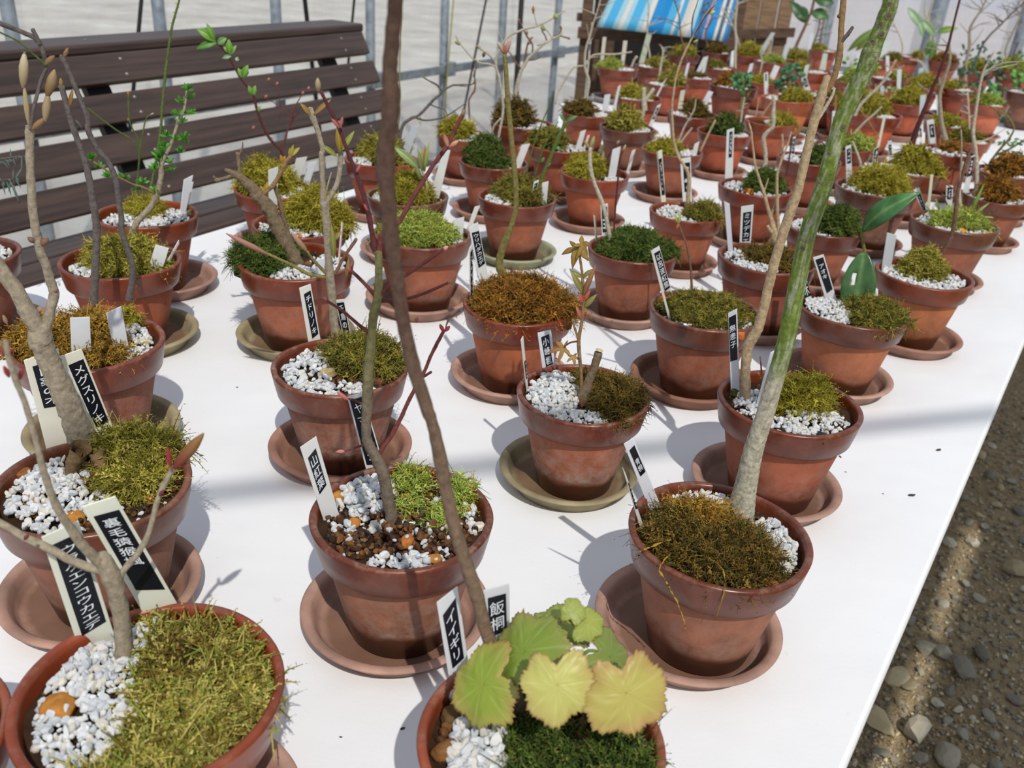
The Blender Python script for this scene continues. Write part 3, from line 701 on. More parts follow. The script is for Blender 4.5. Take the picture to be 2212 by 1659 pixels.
def make_pot(pid, cx, cy, w, desc, label, col=(118, 62, 40), eff=0.1, bcol=None, saucer='pink', soff=(-0.06, 0.06), detail=1.0):
    """w = rim width in pixels. Places pot + saucer on the table where the photo shows them."""
    p = Pod(); p.id = pid; p.desc = desc
    s = 1.0
    for _ in range(3):
        zr_ = TZ + 0.8105 * s * D
        P = atz(cx, cy, zr_); s = float(np.clip(w * depth(P) / FPX / D, 0.90, 1.12))
    zr_ = TZ + 0.8105 * s * D; P = atz(cx, cy, zr_)
    p.c = np.array([P[0], P[1], 0.0]); p.z = zr_; p.s = s; p.r = R * s; p.soil = zr_ - 0.010 * s
    p.ef = hdir(P); p.er = np.array([p.ef[1], -p.ef[0], 0.0]); p.dep = depth(P); p.detail = detail
    p.rng = np.random.default_rng(abs(hash_(pid)) % 100000)
    o = thing('potted_sapling', label, 'potted plant', (P[0], P[1], TZ + 0.0305 * s * D)); o['group'] = 'potted saplings on the white table'
    p.obj = o
    b = put('pot', ME_BODY, o, (0, 0, 0.78 * D * s)); b.scale = (s, s, s)
    r_ = put('rim', ME_RIM, b); b.rotation_euler = (0, 0, p.rng.uniform(0, 6))
    bc = bcol or tuple(min(255, c * 1.10 + 6) for c in col)
    lb, lr = lin(*bc), lin(*col); b.color = (lb[0] * 0.98, lb[1] * 0.86, lb[2] * 0.70, eff); r_.color = (lr[0] * 0.76, lr[1] * 0.60, lr[2] * 0.42, eff)
    # soil surface
    n = 28; a = np.linspace(0, 2 * np.pi, n, endpoint=False); mb = MB(); rr = np.linspace(0.06, 0.905, 9)
    U = (rr[:, None] * np.cos(a)).ravel(); Vv = (rr[:, None] * np.sin(a)).ravel()
    Z = p.rng.normal(size=U.shape) * 0.0007
    i, j = np.meshgrid(np.arange(8), np.arange(n), indexing='ij'); j2 = (j + 1) % n
    F = np.stack([i * n + j, i * n + j2, (i + 1) * n + j2, (i + 1) * n + j], -1).reshape(-1, 4)
    V3 = frame_pts(p, U, Vv, Z); mb.add(V3, F[:, ::-1] if np.cross(p.er, p.ef)[2] < 0 else F, lin(58, 42, 30))
    mb.add(np.concatenate([V3[:n], frame_pts(p, [0.0], [0.0], [0.0])]), np.stack([np.arange(n), (np.arange(n) + 1) % n, np.full(n, n)], 1), lin(58, 42, 30))
    world_child('soil', mb, M_SOIL, o)
    if saucer:
        sc = dict(pink=(170, 134, 118), terra=(160, 118, 100), olive=(150, 138, 106), green=(146, 148, 118), brown=(134, 92, 74), grey=(150, 146, 140))[saucer]
        q = p.c + p.r * (soff[0] * p.er + soff[1] * p.ef)
        so_ = put('pot_saucer', ME_SAUCER, None, (q[0], q[1], TZ)); so_.scale = (min(s, 1.03),) * 3; so_.rotation_euler = (0, 0, p.rng.uniform(0, 6)); so_.color = lin(*sc) + (1,)
        word = dict(pink='pale pink clay', terra='terracotta', olive='olive tan', green='grey green', brown='brown clay', grey='pale grey')[saucer]
        tag(so_, f'{word} saucer under the {desc}', 'saucer', 'clay saucers under the pots')
    POTS[pid] = p; return p
class Pod: pass
def hash_(s):
    h = 7
    for ch in s: h = (h * 131 + ord(ch)) % 1000003
    return h

# ---- stems
def stem_pts(p, px, base3=None, phi=0.0, lean=0.0):
    """pixels [(x,y,w)] -> points on an upright plane through base3 (turned by phi degrees), radii from pixel widths"""
    px = np.asarray(px, float)
    if base3 is None: base3 = atz(px[0, 0], px[0, 1], p.soil)
    Nn = rotz(p.ef, phi); Nn = Nn + np.array([0, 0, lean]); Nn /= np.linalg.norm(Nn)
    P = np.array([on_plane(x, y, base3, Nn) for x, y in px[:, :2]])
    Rr = np.array([w / 2 / FPX * depth(q) for w, q in zip(px[:, 2], P)])
    return P, Rr
BARKS = {k: lin(*v) for k, v in dict(grey=(150, 138, 118), palegrey=(176, 168, 148), darkgrey=(96, 88, 84), brown=(112, 84, 66), red=(106, 56, 52), darkred=(84, 44, 44), beige=(172, 150, 118), olive=(120, 110, 62), green=(86, 104, 48), rough=(116, 100, 78), bright=(106, 132, 52), ochre=(138, 110, 74)).items()}
def trunk(p, px, bark, sides=10, sub=5, rough=0.06, phi=0.0, lean=0.0, sink=0.012, name='trunk', colfn=None):
    P, Rr = stem_pts(p, px, None, phi, lean)
    d = P[1] - P[0]; d /= np.linalg.norm(d)
    Pz = np.concatenate([[P[0] - d * sink], P]); Rz = np.concatenate([[Rr[0] * 1.05], Rr])
    mb = MB(); V, F, tip, b = tube(Pz, Rz, sides, sub, rough, p.rng)
    c = np.tile(np.array(BARKS[bark]), (len(V), 1)) if colfn is None else colfn(V)
    base = mb.n; mb.add(V, F, c); k = np.arange(sides); mb.add([tip], np.zeros((0, 3), int), c[-1]); mb.f.append(np.stack([base + b + k, base + b + (k + 1) % sides, np.full(sides, mb.n - 1)], 1))
    o = world_child(name, mb, M_BARK, p.obj); o['_'] = 0; del o['_']
    p.trunk = o; p.P = P; p.px = np.asarray(px, float); return o
def at_px(p, x, y, phi=0.0, base=None):
    """3-D point on this plant at pixel: on the plane through the nearest trunk point"""
    if base is None:
        k = np.argmin((p.px[:, 0] - x) ** 2 + (p.px[:, 1] - y) ** 2); base = p.P[k]
    return on_plane(x, y, base, rotz(p.ef, phi))
def branch(p, px, bark, phi=None, sides=7, sub=4, rough=0.06, base=None, par=None, name='branch'):
    px = np.asarray(px, float)
    if phi is None: phi = p.rng.uniform(-35, 35)
    b3 = at_px(p, px[0, 0], px[0, 1]) if base is None else base
    P, Rr = stem_pts(p, px, b3, phi)
    mb = MB(); add_tube(mb, P, Rr, sides, sub, rough, BARKS[bark], p.rng)
    o = world_child(name, mb, M_BARK, par or p.trunk); return P
def bud(p, x0, y0, x1, y1, w, col, base=None, col2=None, name='bud'):
    b3 = at_px(p, x0, y0) if base is None else on_plane(x0, y0, base, p.ef)
    t3 = on_plane(x1, y1, b3, p.ef); L = np.linalg.norm(t3 - b3); r = w / 2 / FPX * depth(b3)
    n = 7; t = np.linspace(0, 1, n); prof = np.sin(np.pi * np.clip(t * 0.92 + 0.06, 0, 1)) ** 0.7 * r
    mb = MB(); V, F, tip, b = tube(b3 + (t3 - b3) * t[:, None], prof, 8, 2, 0.04, p.rng)
    c0, c1 = np.array(lin(*col)), np.array(lin(*(col2 or col))); k = np.linspace(0, 1, len(V))[:, None]
    mb.add(V, F, c0 * (1 - k) + c1 * k); return world_child(name, mb, M_BUD, p.trunk)
def leaf(p, x0, y0, x1, y1, w, col, base=None, tilt=0.4, fold=0.25, curl=0.15, col2=None, mat_=None, hole=None, name='leaf', away=0.0, shape=0.9):
    """blade from pixel base to pixel tip, w pixels wide"""
    b3 = at_px(p, x0, y0) if base is None else on_plane(x0, y0, base, p.ef)
    t3 = on_plane(x1, y1, b3, p.ef) + p.ef * away * 0.01; ax = t3 - b3; L = np.linalg.norm(ax); ax = ax / L
    view = -(b3 - C0) / np.linalg.norm(b3 - C0); nrm = view + np.array([0, 0, tilt]); nrm -= ax * (nrm @ ax); nrm /= np.linalg.norm(nrm); sd = np.cross(nrm, ax)
    hw = w / 2 / FPX * depth(b3); n, m = 15, 9
    t = np.linspace(0, 1, n)[:, None]; s = np.linspace(-1, 1, m)[None]
    wd = hw * (np.sin(np.pi * t ** shape) ** 0.85) * (1 - 0.0 * t) + hw * 0.02
    q = b3 + (ax * L)[None, None] * t[..., None] + sd * (wd * s)[..., None] + nrm * ((np.abs(s) * wd * fold) - curl * L * (2 * t - 1) ** 2 + curl * L)[..., None]
    c0 = np.array(lin(*col)); c1 = np.array(lin(*(col2 or tuple(min(255, c * 1.25 + 10) for c in col))))
    kk = np.exp(-(np.abs(s) * 6) ** 2) * np.ones_like(t) * 0.8 + 0.12 * (np.sin(t * 60 + np.abs(s) * 9) > 0.6)
    cc = c0 * (1 - kk[..., None]) + c1 * kk[..., None]
    i, j = np.meshgrid(np.arange(n - 1), np.arange(m - 1), indexing='ij'); F = np.stack([i * m + j, i * m + j + 1, (i + 1) * m + j + 1, (i + 1) * m + j], -1).reshape(-1, 4)
    if hole is not None:
        ti, si = ((i + 0.5) / (n - 1)).ravel(), ((j + 0.5) / (m - 1) * 2 - 1).ravel(); F = F[((ti - hole[0]) / hole[2]) ** 2 + ((si - hole[1]) / hole[3]) ** 2 > 1]
    mb = MB().add(q.reshape(-1, 3), F, cc.reshape(-1, 3)); o = world_child(name, mb, mat_ or M_LEAF, p.trunk)
    so = o.modifiers.new('t', 'SOLIDIFY'); so.thickness = 0.0004; return o
def lobed(p, x, y, rpx, nrm, up, cols, base=None, lobes=7, depth_=0.10, teeth=0.05, dome=0.15, seed=0, name='leaf', deep=False, notch=0.5):
    """round toothed (or deeply lobed) leaf around a pixel centre: cols = (inner, edge, vein)"""
    rng = np.random.default_rng(seed + 3); b3 = at_px(p, x, y) if base is None else on_plane(x, y, base, p.ef)
    nrm = np.array(nrm, float); nrm = nrm[0] * p.er + nrm[1] * p.ef + nrm[2] * np.array([0, 0, 1.0]); nrm /= np.linalg.norm(nrm)
    a0 = up[0] * p.er + up[1] * p.ef + up[2] * np.array([0, 0, 1.0]); a0 -= nrm * (a0 @ nrm); a0 /= np.linalg.norm(a0); b0 = np.cross(nrm, a0)
    Rm = rpx / FPX * depth(b3); na, nr = 144, 12; th = np.linspace(-np.pi, np.pi, na, endpoint=False)
    if deep:
        va = np.array([-2.1, -1.05, 0, 1.05, 2.1]); dv = np.min(np.abs(th[:, None] - va[None]), 1) / 0.52; ax_ = np.array([0.6, 0.85, 1.0, 0.85, 0.6])[np.argmin(np.abs(th[:, None] - va[None]), 1)]; rad = ax_ * (1 - 0.72 * np.clip(dv, 0, 1) ** 0.75) + 0.05 * (np.abs(((th * 6.3) % 1) - 0.5) * 2 - 0.5) * np.clip(dv, 0.2, 1); vn = np.exp(-(dv / 0.1) ** 2)
    else:
        va = np.linspace(-2.5, 2.5, lobes) + rng.normal(size=lobes) * 0.08                 # main veins
        dv = np.min(np.abs(th[:, None] - va[None]), 1); lobw = 5.0 / (lobes - 1) / 2
        rad = 1 - depth_ * (dv / lobw) ** 1.5 + 0.06 * np.sin(2 * th + rng.uniform(0, 6)) + 0.05 * np.sin(3 * th + rng.uniform(0, 6))
        rad += teeth * (np.abs(((th * 5.2 + 0.3 * np.sin(3 * th)) % 1) - 0.5) * 2 - 0.5) * (0.6 + 0.4 * np.sin(7 * th + seed)) + teeth * 0.8 * (np.abs(((th * 8.7) % 1) - 0.5) * 2 - 0.5)
        vn = np.exp(-(dv / 0.035) ** 2) + 0.5 * np.exp(-(np.min(np.abs(th[:, None] - (va + lobw * 0.8)[None]), 1) / 0.02) ** 2)
    rad *= 1 - (notch if deep else 0.36) * np.exp(-((np.pi - np.abs(th)) / 0.34) ** 2)
    rr = np.linspace(0, 1, nr)[:, None]; rho = rr * rad[None] * Rm
    zz = -dome * Rm * (rr * rad[None]) ** 2 + 0.06 * Rm * rr ** 2 * np.sin(2 * th + seed)[None] + 0.05 * Rm * rr ** 2 * np.sin(5 * th + seed)[None] - 0.03 * Rm * vn[None] * rr * (1 - rr) + 0.015 * Rm * np.sin(rr * 14 + 9 * th) * rr
    q = b3 + (rho * np.cos(th))[..., None] * a0 + (rho * np.sin(th))[..., None] * b0 + zz[..., None] * nrm
    ci, co, cv = [np.array(lin(*c)) for c in cols]
    k = np.clip(rr ** 2 * 1.3 - 0.35 + 0.25 * np.sin(2.3 * th + seed)[None] * rr, 0, 1)[..., None]
    c = ci * (1 - k) + co * k; ve = (vn[None, :, None] * (1 - rr[..., None] * 0.6)) * 0.55; c = c * (1 - ve) + cv * ve
    if not deep:
        br = np.clip((rr - 0.93) * 14, 0, 1)[..., None] * (0.5 + 0.5 * np.sin(3 * th + seed))[None, :, None] * 0.7; c = c * (1 - br) + np.array(lin(168, 120, 70)) * br
    i, j = np.meshgrid(np.arange(nr - 1), np.arange(na), indexing='ij'); j2 = (j + 1) % na
    F = np.stack([i * na + j, i * na + j2, (i + 1) * na + j2, (i + 1) * na + j], -1).reshape(-1, 4)
    o = world_child(name, MB().add(q.reshape(-1, 3), F, c.reshape(-1, 3)), M_LEAF, p.trunk); so = o.modifiers.new('t', 'SOLIDIFY'); so.thickness = 0.0004; return b3
def rosette(p, x, y, rpx, col, base=None, n=16, name='leaf_tuft', flat_=0.5):
    b3 = at_px(p, x, y) if base is None else on_plane(x, y, base, p.ef); Rm = rpx / FPX * depth(b3); rng = p.rng
    d = rng.normal(size=(n, 3)); d[:, 2] = np.abs(d[:, 2]) + 0.25; d /= np.linalg.norm(d, axis=1)[:, None]
    sd = np.cross(d, rng.normal(size=(n, 3))); sd /= np.linalg.norm(sd, axis=1)[:, None]; w = Rm * 0.16
    V = np.stack([b3 + 0 * d - sd * w * 0.4, b3 + 0 * d + sd * w * 0.4, b3 + d * Rm * 0.6 + sd * w, b3 + d * Rm, b3 + d * Rm * 0.6 - sd * w], 1).reshape(-1, 3)
    F = np.arange(n * 5).reshape(-1, 5); c = np.array(lin(*col)) * rng.uniform(0.75, 1.3, (n, 1))
    return world_child(name, MB().add(V, F, np.repeat(c, 5, 0)), M_LEAF, p.trunk, False)

# ---- labels stuck in the pots
FONT = bpy.data.curves.new('lettering', 'FONT')
FO = bpy.data.objects.new('lettering_source', FONT); COL.objects.link(FO)
GLY = {}
def glyph(ch):
    if ch not in GLY:
        FONT.body = ch; FONT.resolution_u = 3; FONT.offset = 0.008
        dg = bpy.context.evaluated_depsgraph_get(); dg.update(); me = bpy.data.meshes.new_from_object(FO.evaluated_get(dg)); me.calc_loop_triangles()
        GLY[ch] = (np.array([v.co[:2] for v in me.vertices]), np.array([t.vertices[:] for t in me.loop_triangles])); bpy.data.meshes.remove(me)
    return GLY[ch]
def label(p, quad, lab, yaw=0.0, text=None, strip=None, trange=(0.06, 0.94), tint=(238, 240, 238), base=None, lean=0.0, cw=0.8, marks=0, group=None):
    """plant label: quad = pixels tl,tr,br,bl of the part above the grit; plane turned by yaw degrees; strip = (s0,s1,t0,t1) of the black tape"""
    tl, tr, br, bl = quad
    b3 = atz((bl[0] + br[0]) / 2, (bl[1] + br[1]) / 2, p.soil + 0.004) if base is None else base
    Nn = rotz(p.ef, yaw) + np.array([0, 0, lean]); Nn /= np.linalg.norm(Nn)
    Q = [on_plane(x, y, b3, Nn) for x, y in (tl, tr, br, bl)]
    nf = -Nn                                              # towards the camera
    dn = (Q[2] - Q[1] + Q[3] - Q[0]); dn /= np.linalg.norm(dn)
    full = [Q[0], Q[1], Q[2] + dn * 0.016, Q[3] + dn * 0.016]; th = 0.0005
    o = thing('plant_label', lab, 'plant label', b3, group or 'plastic labels stuck in the pots')
    mb = MB(); mb.add([q + nf * th for q in full] + [q - nf * th for q in full], [[3, 2, 1, 0], [4, 5, 6, 7], [0, 1, 5, 4], [1, 2, 6, 5], [2, 3, 7, 6], [3, 0, 4, 7]])
    t_ = bevelled(world_child('tag', mb, M_TAG, o, False), 0.0003, 1); t_.color = lin(*tint) + (1,)
    def bil(s, t, off):
        s, t = np.asarray(s)[..., None], np.asarray(t)[..., None]
        return (Q[0] * (1 - s) + Q[1] * s) * (1 - t) + (Q[3] * (1 - s) + Q[2] * s) * t + nf * off
    if strip:
        s0, s1, t0, t1 = strip[:4]
        c4 = [(s0, t0), (s1, t0), (s1, t1), (s0, t1)] if len(strip) == 4 else strip[4]
        mb = MB(); A = [bil(*c, th + 0.0004) for c in c4]; Bk = [bil(*c, th) for c in c4]
        mb.add(A + Bk, [[3, 2, 1, 0], [0, 1, 5, 4], [1, 2, 6, 5], [2, 3, 7, 6], [3, 0, 4, 7]]); st = world_child('black_strip', mb, M_STRIP, o, False)
        def inner(s, t):
            S = (c4[0][0] * (1 - s) + c4[1][0] * s) * (1 - t) + (c4[3][0] * (1 - s) + c4[2][0] * s) * t
            T = (c4[0][1] * (1 - s) + c4[1][1] * s) * (1 - t) + (c4[3][1] * (1 - s) + c4[2][1] * s) * t
            return bil(S, T, th + 0.0007)
        mb = MB()
        if text:
            n = len(text); h = (trange[1] - trange[0]) / n
            for k, ch in enumerate(text):
                g_, tr_ = glyph(ch); s = 0.5 + (g_[:, 0] - 0.5) * cw; t = trange[0] + (k + 0.5) * h - (g_[:, 1] - 0.38) * h * 0.92
                mb.add(inner(s, t), tr_[:, ::-1])
        elif marks:
            rng = np.random.default_rng(int(tl[0] + tl[1]))
            for k in range(marks):
                for _ in range(2):
                    cs, ct = rng.uniform(0.3, 0.7), 0.1 + 0.8 * (k + rng.uniform(0.2, 0.8)) / marks; ws, wt = rng.uniform(0.06, 0.22), 0.16 / marks
                    if rng.uniform() < 0.4: ws, wt = 0.05, 0.34 / marks
                    mb.add(inner(np.array([cs - ws, cs + ws, cs + ws, cs - ws]), np.array([ct - wt, ct - wt, ct + wt, ct + wt])), [[3, 2, 1, 0]])
        if mb.n: world_child('lettering', mb, M_INK, st, False)
    return o
def tag5(p, bx, by, tx, ty, w, lab, yaw=0, text=None, black=None, slant=0, wb=None, **k):
    wb = wb or w
    q = [(tx - w / 2, ty + slant), (tx + w / 2, ty - slant), (bx + wb / 2, by), (bx - wb / 2, by)]
    return label(p, q, lab, yaw, text, black, **k)

# ------------------------------------------------------------------ the potted saplings, front to back
RG = np.random.default_rng(11)
def fill(p, mossb, pal, white, n=1500, L=0.014, rad=0.0005, gs=0.0046, gn=520, mixed=0, white_mix=0, stones=(), tm=ICO2, barbs=7, extra=(), spread=0.8):
    if mossb: moss(p, mossb, pal, n, L, rad, p.rng, barbs=barbs, spread=spread)
    for (b, pl, k, l2) in extra: moss(p, b, pl, k, l2, rad, p.rng, barbs=barbs, spread=spread)
    av = list(mossb or []) + [q for e in extra for q in e[0]]
    if white: tag(grit(p, white, gn, gs, p.rng, 'white_gravel', av, tmpl=tm), kind='stuff')
    if mixed: tag(grit(p, [(0, 0, 0.84, 0.84, 0.03)], mixed, gs * 0.95, p.rng, 'brown_gravel', av + [(w[0], w[1], w[2] * 0.95, w[3] * 0.95, 0) for w in (white or [])], cols=BRN + ([lin(230, 232, 232)] * white_mix), tmpl=tm), kind='stuff')
    for i, (u, v, s, c) in enumerate(stones): stone(p, u, v, s, lin(*c), seed=i)
OR, TAN, BLK = (172, 116, 52), (170, 150, 110), (46, 44, 46)

# --- front left corner pot
p = make_pot('A', 325, 1487, 560, '裏毛猿猴楓 pot at the front left corner', 'front left pot with wide olive moss, white gravel and forked grey sapling labelled 裏毛猿猴楓', (150, 76, 52), 0.1, (160, 90, 66), 'pink', (0.02, -0.12))
fill(p, [(0.34, 0.0, 0.50, 0.74, 0.26), (-0.30, -0.72, 0.42, 0.20, 0.14), (0.0, -0.45, 0.35, 0.35, 0.16)], 'mossy', [(-0.42, 0.05, 0.42, 0.78, 0.10), (-0.05, 0.62, 0.5, 0.28, 0.10)], 3600, 0.0115, 0.0011, 0.0056, 760, 260, 1, [(-0.64, 0.13, 0.019, OR), (0.18, 0.05, 0.006, (230, 230, 230)), (0.05, -0.12, 0.007, (232, 232, 232)), (-0.1, -0.5, 0.007, (236, 236, 236)), (0.3, -0.28, 0.007, (230, 232, 232))], extra=[([(0.36, 0.16, 0.30, 0.30, 0.30)], 'brown', 600, 0.013)], spread=1.5)
trunk(p, [(270, 1432, 40), (264, 1358, 36), (254, 1289, 36), (241, 1247, 42), (226, 1212, 34), (221, 1196, 22)], 'grey', 12)
branch(p, [(228, 1226, 24), (183, 1184, 23), (146, 1133, 20), (124, 1097, 18), (108, 1060, 17), (92, 1010, 15), (76, 945, 13), (54, 871, 13), (34, 821, 14), (18, 770, 12), (12, 735, 11)], 'grey', 20)
branch(p, [(240, 1235, 22), (201, 1228, 20), (156, 1211, 19), (105, 1184, 20), (55, 1161, 18), (0, 1129, 16), (-50, 1104, 14)], 'grey', -25)
branch(p, [(250, 1258, 18), (270, 1228, 15), (293, 1202, 14), (316, 1165, 13), (330, 1120, 12), (341, 1078, 12), (362, 1033, 12), (376, 1010, 15)], 'grey', 10)
for b in [(376, 1012, 440, 936, 26, (116, 40, 40), (140, 110, 60)), (368, 1008, 362, 966, 11, (150, 50, 52), None), (382, 1004, 405, 1002, 10, (136, 44, 50), None), (101, 1062, 108, 1044, 11, (104, 50, 46), None), (344, 1072, 354, 1058, 9, (110, 44, 44), None), (52, 1166, 62, 1154, 9, (110, 52, 48), None), (20, 815, 8, 790, 11, (140, 52, 50), None), (40, 822, 50, 795, 11, (146, 54, 52), None), (16, 775, 28, 752, 12, (134, 48, 48), None), (8, 770, 4, 752, 9, (140, 56, 54), None)]:
    bud(p, *b[:6], col2=b[6])
label(p, [(89, 1160), (169, 1124), (243, 1358), (171, 1403)], 'ivory label lettered ウラゲエンコウカエデ in the front left pot', 0, 'ウラゲエンコウカエデ', (0.19, 0.90, 0.09, 0.90), (0.05, 0.99), (240, 242, 228), cw=0.72)
label(p, [(176, 1094), (249, 1071), (405, 1341), (316, 1337)], 'ivory label lettered 裏毛猿猴楓 in the front left pot', 0, '裏毛猿猴楓', (0.16, 0.90, 0.09, 0.72), (0.05, 0.66), (240, 242, 228), cw=0.66, base=atz(360, 1337, p.soil))

# --- begonia pot
p = make_pot('B', 1170, 1590, 537, '飯桐 pot of toothed leaves at the front', 'front pot with toothed yellow green leaves around one tall brown stem, labelled 飯桐', (150, 80, 58), 0.35, (158, 92, 68), None)
fill(p, [(0.62, -0.25, 0.33, 0.55, 0.22), (0.0, -0.1, 0.35, 0.5, 0.12)], 'dark', [(-0.46, -0.08, 0.28, 0.36, 0.14), (-0.35, -0.42, 0.35, 0.3, 0.10)], 1300, 0.012, 0.0006, 0.0066, 300, 420, 0, [(-0.62, 0.42, 0.016, (166, 96, 40)), (-0.75, 0.15, 0.014, (96, 72, 44)), (-0.74, -0.2, 0.016, (120, 84, 46)), (-0.8, 0.42, 0.008, (238, 238, 238)), (-0.72, 0.22, 0.007, (228, 230, 232)), (-0.7, -0.45, 0.012, (124, 78, 44))])
def bcol(V):
    z = V[:, 2] - p.soil; k = np.clip((z - 0.14) / 0.10, 0, 1)[:, None]; g = np.clip(z / 0.03, 0, 1)[:, None]
    a, b, c = np.array(lin(116, 96, 78)), np.array(lin(88, 67, 56)), np.array(lin(84, 66, 50)); return (c * (1 - g) + a * g) * (1 - k) + b * k
trunk(p, [(1128, 1552, 46), (1106, 1490, 32), (1085, 1440, 30), (1052, 1370, 29), (1034, 1300, 29), (1014, 1240, 31), (985, 1150, 29), (963, 1055, 28), (951, 992, 31), (935, 920, 26), (917, 867, 29), (896, 800, 30), (875, 715, 30), (863, 640, 31), (856, 580, 31), (845, 515, 34), (838, 430, 34), (832, 354, 42), (838, 290, 34), (845, 222, 41), (842, 150, 34), (848, 80, 34), (854, 0, 33), (858, -70, 31), (856, -220, 28), (866, -380, 24), (872, -460, 16)], 'brown', 14, 5, 0.05, colfn=bcol)
for x, y, w in [(1003, 1205, 7), (944, 960, 8), (900, 812, 7), (830, 330, 9), (866, 650, 7), (976, 1105, 7), (1040, 1320, 7)]:
    bud(p, x, y, x - 9, y - 12, w, (140, 100, 78))
cb = atz(1225, 1545, p.soil)
lc = lambda a, b: ((a, b, (214, 218, 150)))
GRN, YEL, TANL = (150, 168, 62), (196, 192, 92), (188, 168, 92)
pet = [(1225, 1560), (1228, 1480), (1222, 1400)]
P_ = branch(p, [(1225, 1575, 16), (1229, 1500, 18), (1224, 1430, 18), (1222, 1388, 16)], 'bright', 0, base=cb, name='petiole')
for (x, y, r, nrm, up, col, bz, dm) in [
    (1132, 1408, 96, (-0.55, -0.45, 0.70), (-0.2, 0.5, 0.4), ((138, 160, 62), (150, 150, 78), (196, 206, 140)), -0.02, 0.2),
    (1045, 1478, 92, (-0.45, -0.62, 0.62), (-0.75, -0.2, -0.4), ((150, 168, 60), (186, 168, 92), (200, 208, 130)), -0.03, 0.3),
    (1203, 1480, 84, (0.0, -0.80, 0.6), (0.15, -0.4, -0.9), ((200, 198, 110), (196, 178, 104), (226, 224, 170)), -0.05, 0.25),
    (1352, 1498, 100, (0.25, -0.80, 0.55), (0.25, -0.3, -0.9), ((194, 184, 98), (192, 160, 100), (218, 208, 140)), -0.04, 0.2),
    (1318, 1420, 72, (0.6, -0.30, 0.70), (0.7, 0.1, -0.4), ((132, 150, 70), (146, 150, 84), (180, 194, 130)), 0.0, 0.3),
    (1215, 1352, 78, (-0.05, 0.05, 1.0), (-0.2, 1, 0), ((166, 178, 76), (150, 166, 74), (204, 212, 140)), 0.02, 0.15),
    (1262, 1345, 46, (0.2, -0.35, 0.9), (0.8, 0.4, 0.2), ((172, 182, 86), (158, 170, 80), (206, 214, 150)), 0.01, 0.2),
    (1175, 1362, 44, (-0.3, -0.35, 0.9), (-0.7, 0.5, 0.2), ((156, 170, 78), (150, 162, 78), (202, 212, 150)), 0.01, 0.2),
    (1238, 1322, 30, (0.1, -0.6, 0.8), (0.2, 0.5, 0.8), ((168, 180, 90), (156, 168, 82), (204, 212, 150)), 0.01, 0.2)]:
    b3 = on_plane(x, y, cb + p.ef * bz, p.ef)
    lobed(p, x, y, r, nrm, up, col, base=b3, lobes=7, depth_=0.13, teeth=0.11, dome=dm * 0.8, seed=int(x))
    if y > 1360: branch(p, [(1224, 1450, 9), ((1224 + x) / 2, (1420 + y) / 2 - 14, 8), (x, y, 6)], 'bright', 0, base=cb + p.ef * bz * 0.4, sides=6, name='petiole')
label(p, [(943, 1301), (988, 1266), (1013, 1440), (974, 1490)], 'white label lettered イイギリ in the front pot of toothed leaves', 8, 'イイギリ', (0.20, 0.86, 0.10, 0.0, [(0.19, 0.17), (0.86, 0.10), (0.84, 0.83), (0.25, 0.80)]), (0.06, 0.94), (238, 240, 240), cw=0.85)
label(p, [(1044, 1275), (1100, 1260), (1102, 1420), (1050, 1455)], 'white label lettered 飯桐 in the front pot of toothed leaves', -8, '飯桐', (0.16, 0.90, 0.10, 0.0, [(0.18, 0.10), (0.88, 0.11), (0.90, 0.59), (0.22, 0.58)]), (0.10, 0.90), (238, 240, 240), cw=0.85, base=atz(1075, 1475, p.soil))

# --- yamamomiji pot
p = make_pot('C', 869, 1108, 397, '山紅葉 pot of mixed grit in the second row', 'brown pot of mixed white and brown grit with red twigged sapling, labelled 山紅葉', (116, 62, 44), 0.55, (142, 92, 70), 'pink', (-0.06, 0.08))
fill(p, [(0.10, 0.55, 0.17, 0.26, 0.34), (0.66, 0.45, 0.13, 0.30, 0.28), (0.40, 0.02, 0.20, 0.16, 0.14), (0.02, 0.22, 0.1, 0.1, 0.16)], 'bright', [(-0.40, 0.45, 0.40, 0.36, 0.14), (0.0, -0.70, 0.36, 0.12, 0.06), (0.78, 0.08, 0.10, 0.3, 0.06), (-0.45, -0.1, 0.3, 0.1, 0.03)], 700, 0.011, 0.0007, 0.0062, 300, 900, 1, [(-0.70, 0.42, 0.017, OR), (-0.52, -0.02, 0.010, OR), (0.06, -0.38, 0.013, (168, 104, 50)), (0.32, -0.68, 0.013, OR), (-0.62, 0.02, 0.008, BLK), (0.1, -0.05, 0.007, (236, 236, 236)), (0.3, 0.2, 0.007, (236, 236, 236)), (0.84, -0.1, 0.009, (232, 220, 198)), (0.72, 0.2, 0.01, OR)])
def ccol(V):
    z = V[:, 2] - p.soil; k = np.clip((z - 0.09) / 0.05, 0, 1)[:, None] * np.clip((0.26 - z) / 0.05, 0, 1)[:, None]; a, b = np.array(lin(112, 100, 86)), np.array(lin(116, 112, 72)); return a * (1 - k) + b * k
trunk(p, [(848, 1132, 30), (841, 1090, 26), (831, 1036, 26), (818, 1000, 26), (797, 962, 23), (791, 935, 21), (793, 867, 23), (796, 800, 23), (797, 780, 21), (801, 755, 21), (805, 694, 19), (817, 638, 20), (818, 590, 16), (818, 552, 17), (814, 542, 19)], 'grey', 12, 5, 0.07, colfn=ccol)
branch(p, [(812, 546, 15), (803, 500, 12), (795, 456, 12), (780, 405, 11), (768, 371, 10), (748, 320, 9), (730, 270, 9), (708, 228, 8), (693, 196, 8)], 'darkred', -12)
branch(p, [(818, 546, 14), (825, 506, 12), (842, 492, 11), (862, 479, 11), (890, 430, 11), (916, 388, 11), (940, 350, 10), (967, 314, 10), (985, 275, 9), (999, 248, 9)], 'red', 15)
